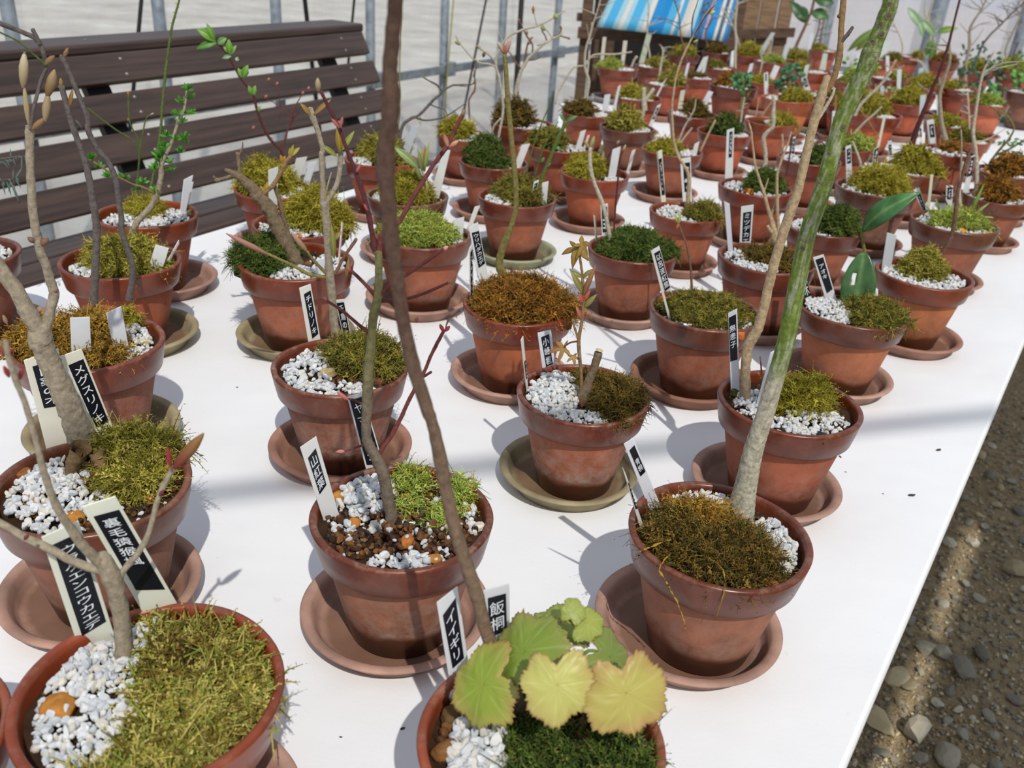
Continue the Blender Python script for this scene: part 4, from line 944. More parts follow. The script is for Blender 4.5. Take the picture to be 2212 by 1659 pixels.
branch(p, [(817, 640, 12), (840, 618, 9), (889, 586, 9), (930, 558, 8), (958, 538, 7)], 'red', -18)
branch(p, [(824, 650, 10), (860, 648, 8), (889, 643, 7), (930, 628, 7), (968, 611, 6)], 'darkred', 20)
branch(p, [(812, 640, 11), (796, 622, 8), (775, 600, 8), (757, 584, 7)], 'red', -25)
branch(p, [(801, 722, 10), (775, 702, 8), (740, 672, 7), (706, 650, 6)], 'red', 12)
branch(p, [(813, 995, 12), (828, 965, 10), (845, 942, 10), (865, 905, 9), (882, 867, 9), (896, 840, 9), (909, 817, 8), (918, 800, 8), (930, 770, 8), (945, 740, 8), (958, 716, 8)], 'red', 25)
branch(p, [(909, 817, 7), (924, 808, 6), (932, 803, 6)], 'darkred', 5)
branch(p, [(795, 880, 8), (781, 872, 6), (765, 864, 5), (752, 862, 5)], 'red', -30)
branch(p, [(797, 962, 8), (784, 962, 6), (765, 968, 5), (745, 974, 5)], 'red', 30)
for b in [(688, 198, 686, 168, 12, (140, 112, 84), (176, 160, 120)), (968, 316, 958, 288, 10, (206, 160, 130), (150, 70, 64)), (970, 318, 990, 304, 10, (176, 96, 84), (206, 170, 130)), (998, 250, 1004, 236, 8, (150, 120, 90), None), (956, 540, 968, 532, 9, (212, 160, 140), None), (968, 611, 980, 606, 9, (150, 110, 80), None), (757, 586, 750, 575, 9, (176, 84, 84), None), (958, 716, 950, 700, 9, (150, 60, 56), None), (960, 716, 972, 704, 9, (150, 60, 56), None), (962, 708, 972, 682, 4, (110, 90, 80), None), (752, 864, 728, 846, 9, (190, 110, 104), None), (745, 975, 726, 976, 9, (196, 120, 110), None), (708, 650, 698, 642, 7, (160, 90, 84), None), (898, 696, 902, 686, 9, (150, 80, 70), None), (733, 276, 716, 256, 8, (170, 96, 92), None), (735, 276, 740, 252, 8, (170, 96, 92), None), (795, 456, 786, 440, 7, (160, 80, 84), None), (770, 372, 778, 356, 7, (170, 96, 92), None)]:
    bud(p, *b[:6], col2=b[6])
label(p, [(648, 966), (683, 942), (730, 1105), (699, 1124)], 'white label lettered 山紅葉 leaning at the left of its pot', 5, '山紅葉', (0.18, 0.90, 0.10, 0.0, [(0.24, 0.17), (0.80, 0.12), (0.80, 0.60), (0.26, 0.66)]), (0.05, 0.95), (240, 240, 238), cw=0.85)
label(p, [(750, 857), (783, 847), (830, 1005), (788, 1006)], 'white label with black strip standing behind the stem of the 山紅葉 pot', 0, 'ヤマモミジ', (0.12, 0.93, 0.05, 0.98), (0.05, 0.95), (236, 238, 236), cw=0.7)

# --- aogiri pot
p = make_pot('D', 1555, 1148, 395, '青桐 pot nearest the table edge', 'brown pot with thick pale green trunk and brown moss, labelled 青桐', (116, 62, 46), 0.3, (148, 96, 76), 'pink', (-0.16, 0.10))
fill(p, [(-0.10, -0.25, 0.68, 0.52, 0.36), (0.35, -0.35, 0.35, 0.4, 0.25)], 'brown', [(-0.25, 0.66, 0.55, 0.24, 0.10), (0.70, -0.05, 0.17, 0.62, 0.08), (0.55, 0.35, 0.2, 0.3, 0.05)], 2600, 0.012, 0.0005, 0.0060, 420, 200, 1, [(0.0, 0.62, 0.018, (184, 130, 62)), (0.22, 0.38, 0.014, BLK), (0.62, -0.62, 0.014, (130, 80, 46)), (-0.8, 0.15, 0.009, (150, 94, 54)), (-0.35, 0.80, 0.008, BLK), (-0.62, 0.45, 0.008, (124, 80, 52))], extra=[([(-0.2, 0.05, 0.45, 0.3, 0.40)], 'gold', 500, 0.014)])
for trail in ([(1448, 1196, 5), (1425, 1225, 5), (1435, 1250, 5), (1447, 1272, 5), (1462, 1300, 5), (1474, 1330, 4), (1480, 1358, 4)], [(1480, 1160, 5), (1440, 1168, 5), (1405, 1182, 4), (1382, 1192, 3)], [(1540, 1210, 3), (1562, 1232, 3), (1566, 1265, 3), (1558, 1300, 2), (1548, 1332, 2)]):
    tp = np.array([atz(x, y, p.z + 0.002) if y < 1232 else on_plane(x, y, p.c + np.array([0, 0, p.z]) - p.ef * (p.r * 1.01 - 0.00), p.ef) for x, y, w in trail])
    if trail[0][0] == 1480: tp = np.array([atz(x, y, p.z + 0.006) for x, y, w in trail])
    mb = MB(); add_tube(mb, tp, [w / 2 / FPX * p.dep * 0.6 for _, _, w in trail], 5, 6, 0.9, PAL['gold'][1], p.rng); world_child('trailing_moss', mb, M_MOSS, p.obj)
def dcol(V):
    S_ = 40; n = len(V) // S_; rng = np.random.default_rng(3); z = V[:, 2] - p.soil
    e = rng.normal(size=(n + 24, S_)); ker = np.hanning(13); ker /= ker.sum()
    st = np.stack([np.convolve(e[:, j], ker, 'same') for j in range(S_)], 1)[:n]; st = st + 0.35 * np.roll(st, 1, 1); st = st / st.std()
    fine = rng.uniform(0.86, 1.12, (n * S_, 1)); s = st.reshape(-1, 1)
    k = np.clip((z[:n * S_] - 0.118) / 0.016, 0, 1)[:, None]; top_ = np.clip((z[:n * S_] - 0.30) / 0.1, 0, 1)[:, None]
    a = np.array(lin(176, 170, 150)); g = np.array(lin(104, 122, 48)) * (1 - top_) + np.array(lin(84, 98, 46)) * top_; w_ = np.array(lin(146, 152, 122)) * (1 - top_) + np.array(lin(120, 132, 92)) * top_
    m = np.clip(s * 1.6 - 0.1, 0, 1); gg = g * (1 - m) + w_ * m
    gr = np.where((s > 1.1), a * 0.72, a)
    out = gr * (1 - k) + gg * k; return np.concatenate([out * fine, np.tile(out[-1:], (len(V) - n * S_, 1))])
trunk(p, [(1596, 1122, 64), (1604, 1085, 54), (1614, 1035, 46), (1629, 967, 41), (1651, 900, 38), (1672, 828, 37), (1698, 736, 37), (1720, 626, 37), (1742, 515, 36), (1767, 440, 36), (1784, 386, 36), (1800, 325, 35), (1817, 265, 35), (1840, 212, 35), (1861, 169, 36), (1872, 140, 37), (1882, 113, 40), (1890, 92, 36), (1904, 60, 33), (1914, 34, 35), (1923, 8, 33), (1935, -60, 32), (1962, -200, 28), (1982, -330, 23), (1992, -390, 14)], 'green', 40, 16, 0.02, colfn=dcol)
for (y, off, s) in [(272, 7, 6), (73, 5, 6), (92, -6, 6), (33, 4, 6), (52, -5, 5), (10, -2, 5), (532, -5, 5), (330, -8, 4)]:
    x = float(np.interp(y, p.px[::-1, 1], p.px[::-1, 0])); P0 = at_px(p, x, y); rw = 0.5 * float(np.interp(y, p.px[::-1, 1], p.px[::-1, 2])) / FPX * depth(P0); ox = off / FPX * depth(P0)
    P = on_plane(x + off, y, P0, p.ef) - p.ef * math.sqrt(max(rw * rw - ox * ox, 0)); nn_ = (P - P0); nn_ /= np.linalg.norm(nn_); e1 = np.cross(nn_, [0, 0, 1.0]); e1 /= np.linalg.norm(e1); e2 = np.cross(e1, nn_); r_ = s / FPX * depth(P0)
    a = np.linspace(0, 2 * np.pi, 15); ringp = [P + (e1 * math.cos(t) + e2 * math.sin(t) * 1.15) * r_ - nn_ * r_ * 0.12 * math.cos(t) ** 2 for t in a]
    mb = MB(); add_tube(mb, ringp, [r_ * 0.22] * 15, 6, 1, 0.25, lin(116, 108, 80)); v_, f_ = ICO2
    mb.add(P - nn_ * r_ * 0.12 + (v_[:, :1] * e1 + v_[:, 1:2] * e2 * 1.1) * r_ * 0.85 + v_[:, 2:] * nn_ * r_ * 0.22, f_, lin(92, 80, 64)); world_child('leaf_scar', mb, M_BARK, p.trunk)
for (y, w) in [(113, 40), (130, 38), (392, 37), (515, 37)]:
    x = float(np.interp(y, p.px[::-1, 1], p.px[::-1, 0])); P0 = at_px(p, x, y); rw = 0.5 * w / FPX * depth(P0); tg = at_px(p, float(np.interp(y - 30, p.px[::-1, 1], p.px[::-1, 0])), y - 30) - P0; tg /= np.linalg.norm(tg); e1 = np.cross(tg, [0, 1.0, 0]); e1 /= np.linalg.norm(e1); e2 = np.cross(tg, e1)
    for q in range(3):
        a = np.linspace(0, 2 * np.pi, 25); rp = [P0 + tg * rw * (0.16 * q - 0.16 + 0.07 * math.sin(3 * t + q)) + (e1 * math.cos(t) + e2 * math.sin(t)) * rw * 0.97 for t in a]
        mb = MB(); add_tube(mb, rp, [rw * 0.055] * 25, 5, 1, 0.5, lin(128, 122, 92)); world_child('bark_ring', mb, M_BARK, p.trunk)
label(p, [(1347, 958), (1368, 946), (1424, 1084), (1402, 1100)], 'white label lettered 青桐 leaning out of the pot nearest the table edge', 12, '青桐', (0.2, 0.9, 0.1, 0.0, [(0.28, 0.12), (0.86, 0.09), (0.90, 0.50), (0.36, 0.52)]), (0.38, 0.88), (240, 241, 246), cw=0.8)
label(p, [(1344, 1008), (1351, 1022), (1392, 1140), (1385, 1150)], 'thin label seen edge on in front of the 青桐 label', 60, None, (0.2, 0.8, 0.2, 0.62), tint=(236, 236, 230), marks=6)

# --- megusurinoki pot
p = make_pot('E', 200, 1042, 405, 'メグスリノキ pot on the left edge', 'left pot with thick bent grey trunk, white gravel and olive moss, labelled メグスリノキ', (122, 76, 60), 0.25, (136, 90, 72), 'pink', (-0.08, 0.06))
fill(p, [(0.46, 0.40, 0.42, 0.42, 0.42), (0.40, -0.05, 0.3, 0.3, 0.26)], 'olive', [(-0.50, -0.08, 0.42, 0.72, 0.10), (-0.3, 0.5, 0.35, 0.35, 0.08), (0.05, -0.3, 0.2, 0.35, 0.04)], 1700, 0.016, 0.0006, 0.0060, 560, 420, 1, [(0.68, 0.05, 0.020, (190, 118, 48)), (-0.58, 0.02, 0.016, (186, 122, 60)), (-0.22, -0.5, 0.016, OR), (-0.66, 0.62, 0.014, (150, 98, 50)), (-0.55, -0.2, 0.008, OR), (0.05, 0.02, 0.010, BLK), (0.5, -0.35, 0.009, (176, 110, 50))])
trunk(p, [(196, 985, 60), (188, 962, 62), (174, 940, 58), (158, 900, 52), (145, 868, 50), (130, 835, 48), (117, 805, 46), (103, 775, 45), (94, 752, 45), (87, 733, 50), (89, 712, 42), (85, 700, 34)], 'grey', 14, 5, 0.05)
branch(p, [(85, 712, 36), (65, 683, 36), (50, 655, 33), (36, 629, 32), (11, 596, 31), (-20, 555, 31), (-60, 505, 30), (-110, 430, 27), (-155, 340, 23), (-180, 270, 15)], 'grey', -10, 10)
branch(p, [(95, 712, 26), (106, 680, 23), (112, 655, 21), (117, 632, 21), (108, 605, 19), (97, 567, 18), (86, 540, 18), (78, 500, 18), (71, 456, 18), (67, 400, 17), (64, 338, 17), (64, 285, 18), (64, 272, 16)], 'grey', 14, 10)
branch(p, [(66, 278, 9), (71, 243, 8), (88, 176, 8), (99, 146, 8), (92, 108, 11), (80, 86, 12), (64, 76, 11), (30, 62, 11), (-10, 46, 11)], 'darkgrey', 6)
branch(p, [(86, 95, 10), (78, 78, 9), (70, 63, 9)], 'darkgrey', 0)
branch(p, [(98, 140, 6), (70, 115, 4), (40, 90, 4), (0, 70, 4), (-30, 56, 4)], 'green', 25)
for rt in ([(176, 968, 44, .030), (164, 990, 34, .020), (156, 1012, 30, .010), (154, 1034, 26, .001), (152, 1050, 20, -.008)], [(208, 976, 36, .026), (218, 1000, 26, .018), (230, 1024, 20, .011), (242, 1052, 17, .005), (252, 1078, 13, -.003)], [(192, 985, 34, .02), (190, 1008, 24, .008), (190, 1028, 16, -.004)]):
    rp = np.array([atz(x, y, p.soil + h) for x, y, w, h in rt]); mb = MB(); add_tube(mb, rp, [w / 2 / FPX * depth(q) for (x, y, w, h), q in zip(rt, rp)], 10, 4, 0.12, lin(122, 98, 68), p.rng); world_child('root', mb, M_BARK, p.trunk)
FUZ = (162, 140, 108)
for b in [(62, 268, 52, 185, 12, FUZ, (176, 156, 116)), (50, 190, 53, 112, 19, (140, 116, 88), (204, 192, 156)), (68, 280, 98, 255, 14, (140, 108, 74), None), (97, 262, 104, 198, 16, FUZ, None), (102, 210, 118, 150, 21, (110, 84, 52), (164, 140, 100)), (97, 140, 118, 120, 13, (130, 104, 74), None), (88, 530, 104, 514, 16, (128, 92, 70), None), (74, 524, 60, 512, 12, (124, 92, 74), None), (116, 632, 124, 624, 9, (130, 96, 84), None), (16, 700, 6, 680, 9, (150, 120, 96), None)]:
    bud(p, *b[:6], col2=b[6])
label(p, [(51, 778), (126, 752), (160, 965), (101, 966)], 'white label lettered 目薬の木 behind the bent grey trunk on the left', 0, '目薬の木', (0.16, 0.98, 0.08, 0.0, [(0.19, 0.09), (0.97, 0.09), (0.93, 0.55), (0.24, 0.55)]), (0.06, 0.94), (242, 240, 226), cw=0.8, base=atz(128, 966, p.soil))
label(p, [(122, 772), (176, 753), (246, 927), (196, 950)], 'white label lettered メグスリノキ right of the bent grey trunk', 0, 'メグスリノキ', (0.2, 0.9, 0.1, 0.0, [(0.30, 0.12), (0.92, 0.11), (0.93, 0.88), (0.36, 0.90)]), (0.04, 0.96), (242, 240, 226), cw=0.85, base=atz(215, 950, p.soil))

# --- chidorinoki pot
p = make_pot('F', 735, 788, 293, 'チドリノキ pot of the left row', 'brown pot of white gravel and moss with forked grey sapling, labelled チドリノキ', (122, 68, 52), 0.7, (130, 78, 60), 'terra', (-0.02, 0.04))
fill(p, [(0.42, 0.25, 0.52, 0.55, 0.45), (0.1, 0.6, 0.3, 0.3, 0.3)], 'mix', [(-0.50, 0.02, 0.40, 0.74, 0.08), (0.0, -0.6, 0.5, 0.2, 0.05), (-0.1, 0.6, 0.3, 0.2, 0.06)], 1500, 0.014, 0.0007, 0.0058, 420, 240, 1, [(-0.18, -0.1, 0.016, TAN), (0.75, -0.2, 0.012, (120, 78, 54)), (-0.1, 0.35, 0.010, (92, 66, 52)), (0.55, -0.35, 0.010, (112, 74, 50))])
trunk(p, [(727, 735, 20), (721, 690, 18), (717, 638, 18), (711, 584, 19), (710, 560, 17), (707, 499, 18), (703, 454, 19), (701, 436, 22)], 'grey', 11)
branch(p, [(699, 440, 15), (697, 390, 12), (695, 336, 13), (698, 325, 12), (690, 295, 11), (684, 275, 12), (674, 248, 15), (669, 234, 14)], 'grey', -14)
branch(p, [(704, 438, 12), (716, 420, 11), (727, 399, 11), (733, 374, 11), (736, 345, 11), (735, 328, 12)], 'grey', 18)
branch(p, [(711, 600, 10), (690, 597, 8), (667, 592, 8), (642, 578, 7), (610, 563, 6), (578, 548, 6)], 'olive', -20)
branch(p, [(711, 597, 8), (692, 578, 7), (674, 558, 6), (664, 543, 6)], 'olive', 14)
branch(p, [(716, 597, 9), (728, 584, 8), (740, 560, 7), (750, 545, 7), (762, 528, 8), (770, 516, 7)], 'brown', 26)
for b in [(580, 550, 488, 504, 12, (146, 100, 76), (176, 128, 118)), (664, 544, 629, 502, 12, (142, 120, 76), (180, 132, 120))]: bud(p, *b[:6], col2=b[6])
for q in [(735, 330, 728, 272, 14, (150, 128, 48)), (738, 326, 766, 282, 12, (146, 150, 70)), (728, 338, 692, 312, 11, (138, 140, 66)), (672, 250, 648, 222, 10, (150, 120, 60)), (678, 248, 716, 214, 10, (156, 120, 66)), (722, 560, 716, 482, 12, (138, 138, 70)), (720, 520, 738, 500, 10, (150, 140, 80)), (754, 556, 748, 600, 8, (138, 126, 70))]: leaf(p, *q, tilt=0.2, curl=0.1)
label(p, [(646, 622), (671, 613), (693, 735), (668, 752)], 'white label lettered チドリノキ at the back of its pot', 6, 'チドリノキ', (0.2, 0.9, 0.1, 0.0, [(0.30, 0.12), (0.90, 0.10), (0.90, 0.86), (0.36, 0.88)]), (0.05, 0.95), (240, 240, 232), cw=0.8)
label(p, [(724, 648), (743, 646), (757, 722), (742, 726)], 'white label lettered 千鳥の木 behind the grey stem of the チドリノキ pot', -10, '千鳥の木', (0.1, 0.95, 0.08, 0.95), (0.05, 1.1), (240, 240, 232), cw=0.75, base=atz(752, 728, p.soil))

# --- cut stump pot
p = make_pot('G', 1260, 848, 288, '小峰楓 pot with the cut stump', 'pot with a cut stump, red leaved shoot and white gravel, labelled 小峰楓', (128, 66, 46), 0.8, (150, 86, 62), 'olive', (-0.10, 0.06))
fill(p, [(0.52, -0.02, 0.42, 0.66, 0.34), (0.15, 0.45, 0.35, 0.35, 0.22)], 'brown', [(-0.46, 0.12, 0.44, 0.72, 0.12), (-0.05, -0.6, 0.45, 0.22, 0.06)], 2000, 0.011, 0.0006, 0.0054, 640, 120, 1, [(-0.08, 0.14, 0.012, (150, 142, 112)), (-0.22, 0.12, 0.009, (124, 80, 52)), (0.38, -0.78, 0.012, (196, 170, 110)), (0.0, -0.1, 0.010, (100, 66, 46)), (-0.72, 0.62, 0.010, (118, 76, 54))])
trunk(p, [(1258, 868, 36), (1264, 845, 26), (1275, 815, 19), (1286, 785, 18), (1293, 762, 18)], 'rough', 12, 5, 0.07)
mb = MB(); P = p.P[-1]; a = np.linspace(0, 2 * np.pi, 16, endpoint=False); ax = p.P[-1] - p.P[-2]; ax /= np.linalg.norm(ax); e1 = np.cross(ax, [0, 1, 0]); e1 /= np.linalg.norm(e1); e2 = np.cross(ax, e1); r_ = 8.5 / FPX * p.dep
mb.add([P + ax * 0.003] + [P + ax * 0.0028 + (e1 * math.cos(t) + e2 * math.sin(t)) * r_ for t in a], [[0, 1 + i, 1 + (i + 1) % 16] for i in range(16)], lin(190, 176, 140)); world_child('cut_end', mb, M_STONE, p.trunk, False)
SB = branch(p, [(1256, 850, 9), (1256, 820, 8), (1253, 780, 8), (1250, 735, 8), (1256, 700, 7), (1259, 670, 7), (1262, 636, 7), (1259, 610, 7), (1257, 585, 6), (1253, 560, 6), (1250, 540, 5)], 'ochre', 0, name='shoot')
sb = SB[5]
branch(p, [(1250, 738, 5), (1242, 738, 4), (1230, 741, 4), (1218, 750, 3)], 'red', 0, base=sb, name='branch')
branch(p, [(1250, 735, 6), (1242, 710, 5), (1236, 690, 4)], 'ochre', 0, base=sb)
LR = (150, 108, 70); LG = (140, 132, 70)
for q in [(1260, 640, 1288, 570, 12, LR), (1260, 636, 1230, 580, 13, LG), (1262, 665, 1290, 635, 12, LG), (1257, 690, 1243, 660, 9, (176, 104, 80)), (1258, 600, 1232, 585, 10, LG), (1258, 600, 1284, 580, 10, LG), (1261, 655, 1248, 630, 8, (180, 90, 70)), (1262, 650, 1276, 625, 9, (184, 96, 74))]: leaf(p, *q, base=sb, tilt=0.2)
TOPC = ((160, 134, 62), (150, 112, 56), (190, 150, 80))
lobed(p, 1246, 535, 46, (-0.2, -0.8, 0.5), (-0.1, -0.2, -1), TOPC, base=sb, lobes=5, depth_=0.55, teeth=0.05, dome=0.5, deep=True, seed=2)
lobed(p, 1256, 528, 40, (0.5, -0.6, 0.5), (0.6, 0, -0.6), TOPC, base=sb, lobes=5, depth_=0.55, teeth=0.05, dome=0.5, deep=True, seed=5)
lobed(p, 1218, 752, 40, (-0.2, -0.5, 0.8), (-1, -0.1, -0.3), ((168, 138, 74), (160, 112, 60), (200, 120, 80)), base=sb, lobes=5, depth_=0.55, teeth=0.05, dome=0.3, deep=True, seed=7)
lobed(p, 1238, 770, 22, (0.2, -0.6, 0.6), (0.1, 0, -1), ((176, 146, 80), (160, 112, 60), (200, 120, 80)), base=sb, lobes=5, depth_=0.55, dome=0.3, deep=True, seed=8)
label(p, [(1161, 719), (1190, 712), (1200, 790), (1172, 798)], 'white label lettered 小峰楓 at the back of the cut stump pot', 8, '小峰楓', (0.18, 0.86, 0.1, 0.0, [(0.22, 0.13), (0.82, 0.10), (0.80, 0.92), (0.30, 0.95)]), (0.04, 0.98), (240, 242, 246), cw=0.85)
label(p, [(1125, 735), (1130, 725), (1140, 835), (1137, 842)], 'thin label seen edge on at the left rim of the cut stump pot', 62, None, (0.2, 0.8, 0.45, 0.8), tint=(236, 236, 226), marks=4)

# --- mukuroji pot
p = make_pot('H', 1706, 866, 307, '無患子 pot beside the green trunk', 'glossy rimmed pot with beige trunk and white gravel, labelled 無患子', (116, 56, 34), 0.25, (150, 80, 54), 'pink', (-0.08, 0.05))
fill(p, [(0.10, 0.15, 0.36, 0.42, 0.42), (0.28, 0.40, 0.25, 0.25, 0.38)], 'yellow', [(0.40, -0.30, 0.46, 0.50, 0.08), (-0.45, -0.1, 0.3, 0.45, 0.05), (0.0, -0.6, 0.4, 0.2, 0.06)], 900, 0.015, 0.0006, 0.0056, 560, 120, 0, [(0.50, -0.72, 0.014, BLK), (-0.75, 0.1, 0.012, (80, 84, 44))])
trunk(p, [(1611, 868, 24), (1610, 825, 22), (1611, 791, 21), (1614, 755, 22), (1624, 732, 24), (1637, 710, 22), (1650, 663, 21), (1661, 615, 21), (1672, 571, 21), (1694, 497, 21), (1720, 424, 20), (1730, 386, 19), (1752, 289, 20), (1772, 217, 20), (1781, 190, 20), (1788, 165, 16)], 'beige', 12, 5, 0.045)
branch(p, [(1786, 195, 16), (1800, 172, 14), (1808, 145, 14), (1813, 121, 15), (1816, 90, 13), (1817, 60, 13), (1820, 25, 13), (1822, 0, 13), (1827, -60, 12), (1838, -190, 10), (1834, -300, 7)], 'ochre', -8, 9)
branch(p, [(1764, 262, 9), (1782, 234, 8), (1798, 206, 7), (1802, 190, 6)], 'palegrey', 12)
branch(p, [(1815, 92, 10), (1826, 80, 9), (1834, 70, 9), (1842, 58, 7)], 'darkgrey', -8, base=p.P[-3]); bud(p, 1812, 30, 1812, 40, 8, (110, 80, 50)); bud(p, 1736, 330, 1732, 340, 8, (110, 84, 56))
branch(p, [(1646, 860, 5), (1646, 820, 4), (1642, 770, 3)], 'brown', 0, base=atz(1646, 872, p.soil), name='twig')
label(p, [(1573, 676), (1592, 666), (1598, 846), (1579, 849)], 'white label lettered 無患子 left of the beige trunk', -14, '無患子', (0.1, 0.9, 0.06, 0.60), (0.18, 0.72), (238, 240, 244), cw=0.9)
label(p, [(1664, 762), (1674, 756), (1649, 872), (1631, 880)], 'blank white label between the beige and green trunks', 40, tint=(232, 234, 240))

# --- urihadakaede pot
p = make_pot('I', 1122, 655, 245, 'ウリハダカエデ pot heaped with brown moss', 'glossy orange pot heaped with golden brown moss, labelled ウリハダカエデ', (132, 62, 38), 0.12, (176, 100, 66), 'pink', (-0.08, 0.06))
fill(p, [(0.08, 0.0, 0.84, 0.80, 0.62), (-0.35, 0.1, 0.5, 0.6, 0.42), (0.55, -0.1, 0.42, 0.6, 0.48)], 'rust', None, 3000, 0.016, 0.0006, stones=[(-0.7, -0.3, 0.010, (140, 92, 54))], mixed=100)
trunk(p, [(1086, 592, 20), (1078, 572, 17), (1083, 545, 17), (1089, 527, 17), (1105, 486, 13), (1114, 449, 12), (1113, 388, 12), (1105, 304, 12), (1101, 260, 12), (1097, 219, 11), (1093, 152, 10), (1090, 118, 10)], 'olive', 10, 5, 0.05)
bud(p, 1090, 118, 1076, 90, 9, (140, 70, 60), col2=(196, 180, 150)); bud(p, 1091, 118, 1103, 82, 11, (150, 84, 70), col2=(200, 170, 150)); bud(p, 1090, 120, 1090, 98, 9, (150, 90, 60)); bud(p, 1098, 240, 1096, 226, 9, (90, 80, 60), col2=(200, 180, 130))
label(p, [(1013, 492), (1032, 479), (1057, 608), (1036, 618)], 'white label lettered ウリハダカエデ at the back of the brown moss pot', 10, 'ウリハダカエデ', (0.2, 0.9, 0.1, 0.0, [(0.18, 0.10), (0.95, 0.14), (0.93, 0.68), (0.22, 0.70)]), (0.04, 0.96), (240, 242, 240), cw=0.8, base=atz(1050, 625, p.soil))
label(p, [(1014, 537), (1021, 525), (1022, 648), (1015, 660)], 'thin label seen edge on at the left rim of the brown moss pot', 62, None, (0.15, 0.8, 0.08, 0.85), tint=(236, 236, 230), marks=7)

# --- irohamomiji pot
p = make_pot('J', 1524, 668, 243, '以呂波紅葉 pot in the middle', 'brown pot of low mixed moss with one thin stem, labelled 以呂波紅葉', (112, 64, 48), 0.25, (146, 84, 60), 'brown', (-0.08, 0.06))
fill(p, [(0.05, 0.22, 0.76, 0.62, 0.34), (0.1, -0.3, 0.6, 0.35, 0.2)], 'mix', [(0.7, -0.2, 0.15, 0.35, 0.05)], 1900, 0.011, 0.0006, 0.005, 60, 260, 1, [(-0.78, 0.28, 0.018, (176, 108, 48)), (0.62, -0.72, 0.016, (170, 98, 50)), (0.74, 0.1, 0.013, (186, 120, 56)), (0.2, -0.8, 0.012, (160, 92, 54)), (-0.2, -0.2, 0.006, (234, 234, 234)), (0.05, -0.35, 0.007, (238, 238, 238)), (-0.5, -0.3, 0.006, (230, 230, 230)), (-0.3, -0.55, 0.006, (236, 236, 236)), (0.45, -0.5, 0.006, (234, 234, 234))])
trunk(p, [(1494, 622, 6), (1493, 590, 5), (1488, 552, 5), (1482, 525, 4), (1474, 505, 4), (1466, 484, 4)], 'brown', 7)
leaf(p, 1466, 484, 1456, 462, 7, (150, 168, 84)); leaf(p, 1466, 484, 1470, 460, 7, (166, 176, 96)); leaf(p, 1466, 482, 1462, 496, 6, (176, 110, 80))
label(p, [(1408, 540), (1424, 531), (1452, 634), (1438, 645)], 'white label lettered 以呂波紅葉 at the left of the low moss pot', 14, '以呂波紅葉', (0.15, 0.95, 0.08, 0.86), (0.04, 0.96), (240, 240, 238), cw=0.85)
label(p, [(1405, 538), (1411, 545), (1449, 688), (1444, 690)], 'thin white label leaning in front of the 以呂波紅葉 label', 60, tint=(240, 238, 226))

# --- aoki pot
p = make_pot('K', 1843, 665, 236, 'アオキ pot with two glossy leaves', 'pot with two large glossy green leaves and white gravel, labelled アオキ', (112, 62, 46), 0.15, (164, 100, 70), 'pink', (-0.06, 0.06))
fill(p, [(0.45, -0.15, 0.50, 0.60, 0.42), (0.15, 0.3, 0.35, 0.4, 0.3)], 'mix', [(-0.42, -0.15, 0.46, 0.68, 0.10)], 1800, 0.011, 0.0006, 0.0050, 520, 0, 0)
trunk(p, [(1872, 664, 9), (1870, 620, 8), (1869, 570, 7), (1867, 540, 7), (1862, 510, 8), (1863, 500, 7)], 'olive', 8)
leaf(p, 1863, 500, 1990, 411, 46, (62, 112, 58), tilt=0.5, fold=0.12, curl=0.22, mat_=M_GLOSSLEAF, col2=(120, 156, 92), away=-1)
leaf(p, 1867, 540, 1842, 702, 70, (66, 104, 56), tilt=0.15, fold=0.10, curl=0.06, mat_=M_GLOSSLEAF, col2=(110, 140, 84), hole=(0.36, -0.42, 0.065, 0.22), away=-2)
bud(p, 1860, 520, 1856, 505, 6, (70, 60, 40))
label(p, [(1756, 556), (1779, 549), (1804, 636), (1787, 660)], 'white label lettered アオキ at the back of the glossy leaf pot', 6, 'アオキ', (0.2, 0.9, 0.1, 0.0, [(0.16, 0.06), (0.90, 0.06), (0.92, 0.84), (0.30, 0.80)]), (0.14, 0.62), (240, 240, 240), cw=0.8)
label(p, [(1736, 615), (1743, 606), (1757, 650), (1738, 655)], 'white label lettered 木 half hidden by the green trunk', 10, '青木', (0.05, 0.95, 0.02, 0.72), (-0.9, 0.95), (240, 240, 240), cw=0.8)

# --- left edge rows
p = make_pot('L', 189, 735, 316, 'two stemmed pot with blank labels on the left', 'left pot of gold moss with two dark stems and two broad blank labels', (128, 70, 54), 0.5, (140, 80, 60), 'olive', (0.02, 0.04))
fill(p, [(-0.45, 0.2, 0.46, 0.60, 0.40), (0.0, 0.3, 0.5, 0.5, 0.40), (0.15, -0.35, 0.32, 0.4, 0.24)], 'gold', [(0.66, 0.2, 0.24, 0.5, 0.10), (0.45, -0.4, 0.3, 0.3, 0.05)], 2200, 0.014, 0.0007, 0.0056, 300, 100, 1, [(0.72, -0.12, 0.011, TAN), (-0.35, 0.0, 0.007, (232, 232, 232))])
trunk(p, [(206, 668, 17), (203, 655, 17), (206, 584, 16), (209, 506, 16), (203, 450, 15), (198, 415, 15), (186, 354, 13), (174, 318, 12), (162, 287, 13), (145, 230, 12), (132, 185, 13)], 'darkgrey', 10)
branch(p, [(278, 648, 16), (281, 632, 14), (287, 584, 14), (274, 534, 13), (263, 500, 13), (262, 470, 12), (257, 439, 12), (250, 388, 12), (236, 354, 12), (218, 330, 11), (206, 314, 11), (190, 280, 13), (191, 260, 12), (180, 232, 11), (169, 203, 11), (157, 175, 11), (145, 145, 11), (135, 126, 11), (131, 120, 9)], 'darkgrey', 0, base=p.P[0] + p.ef * 0.0, name='second_stem')
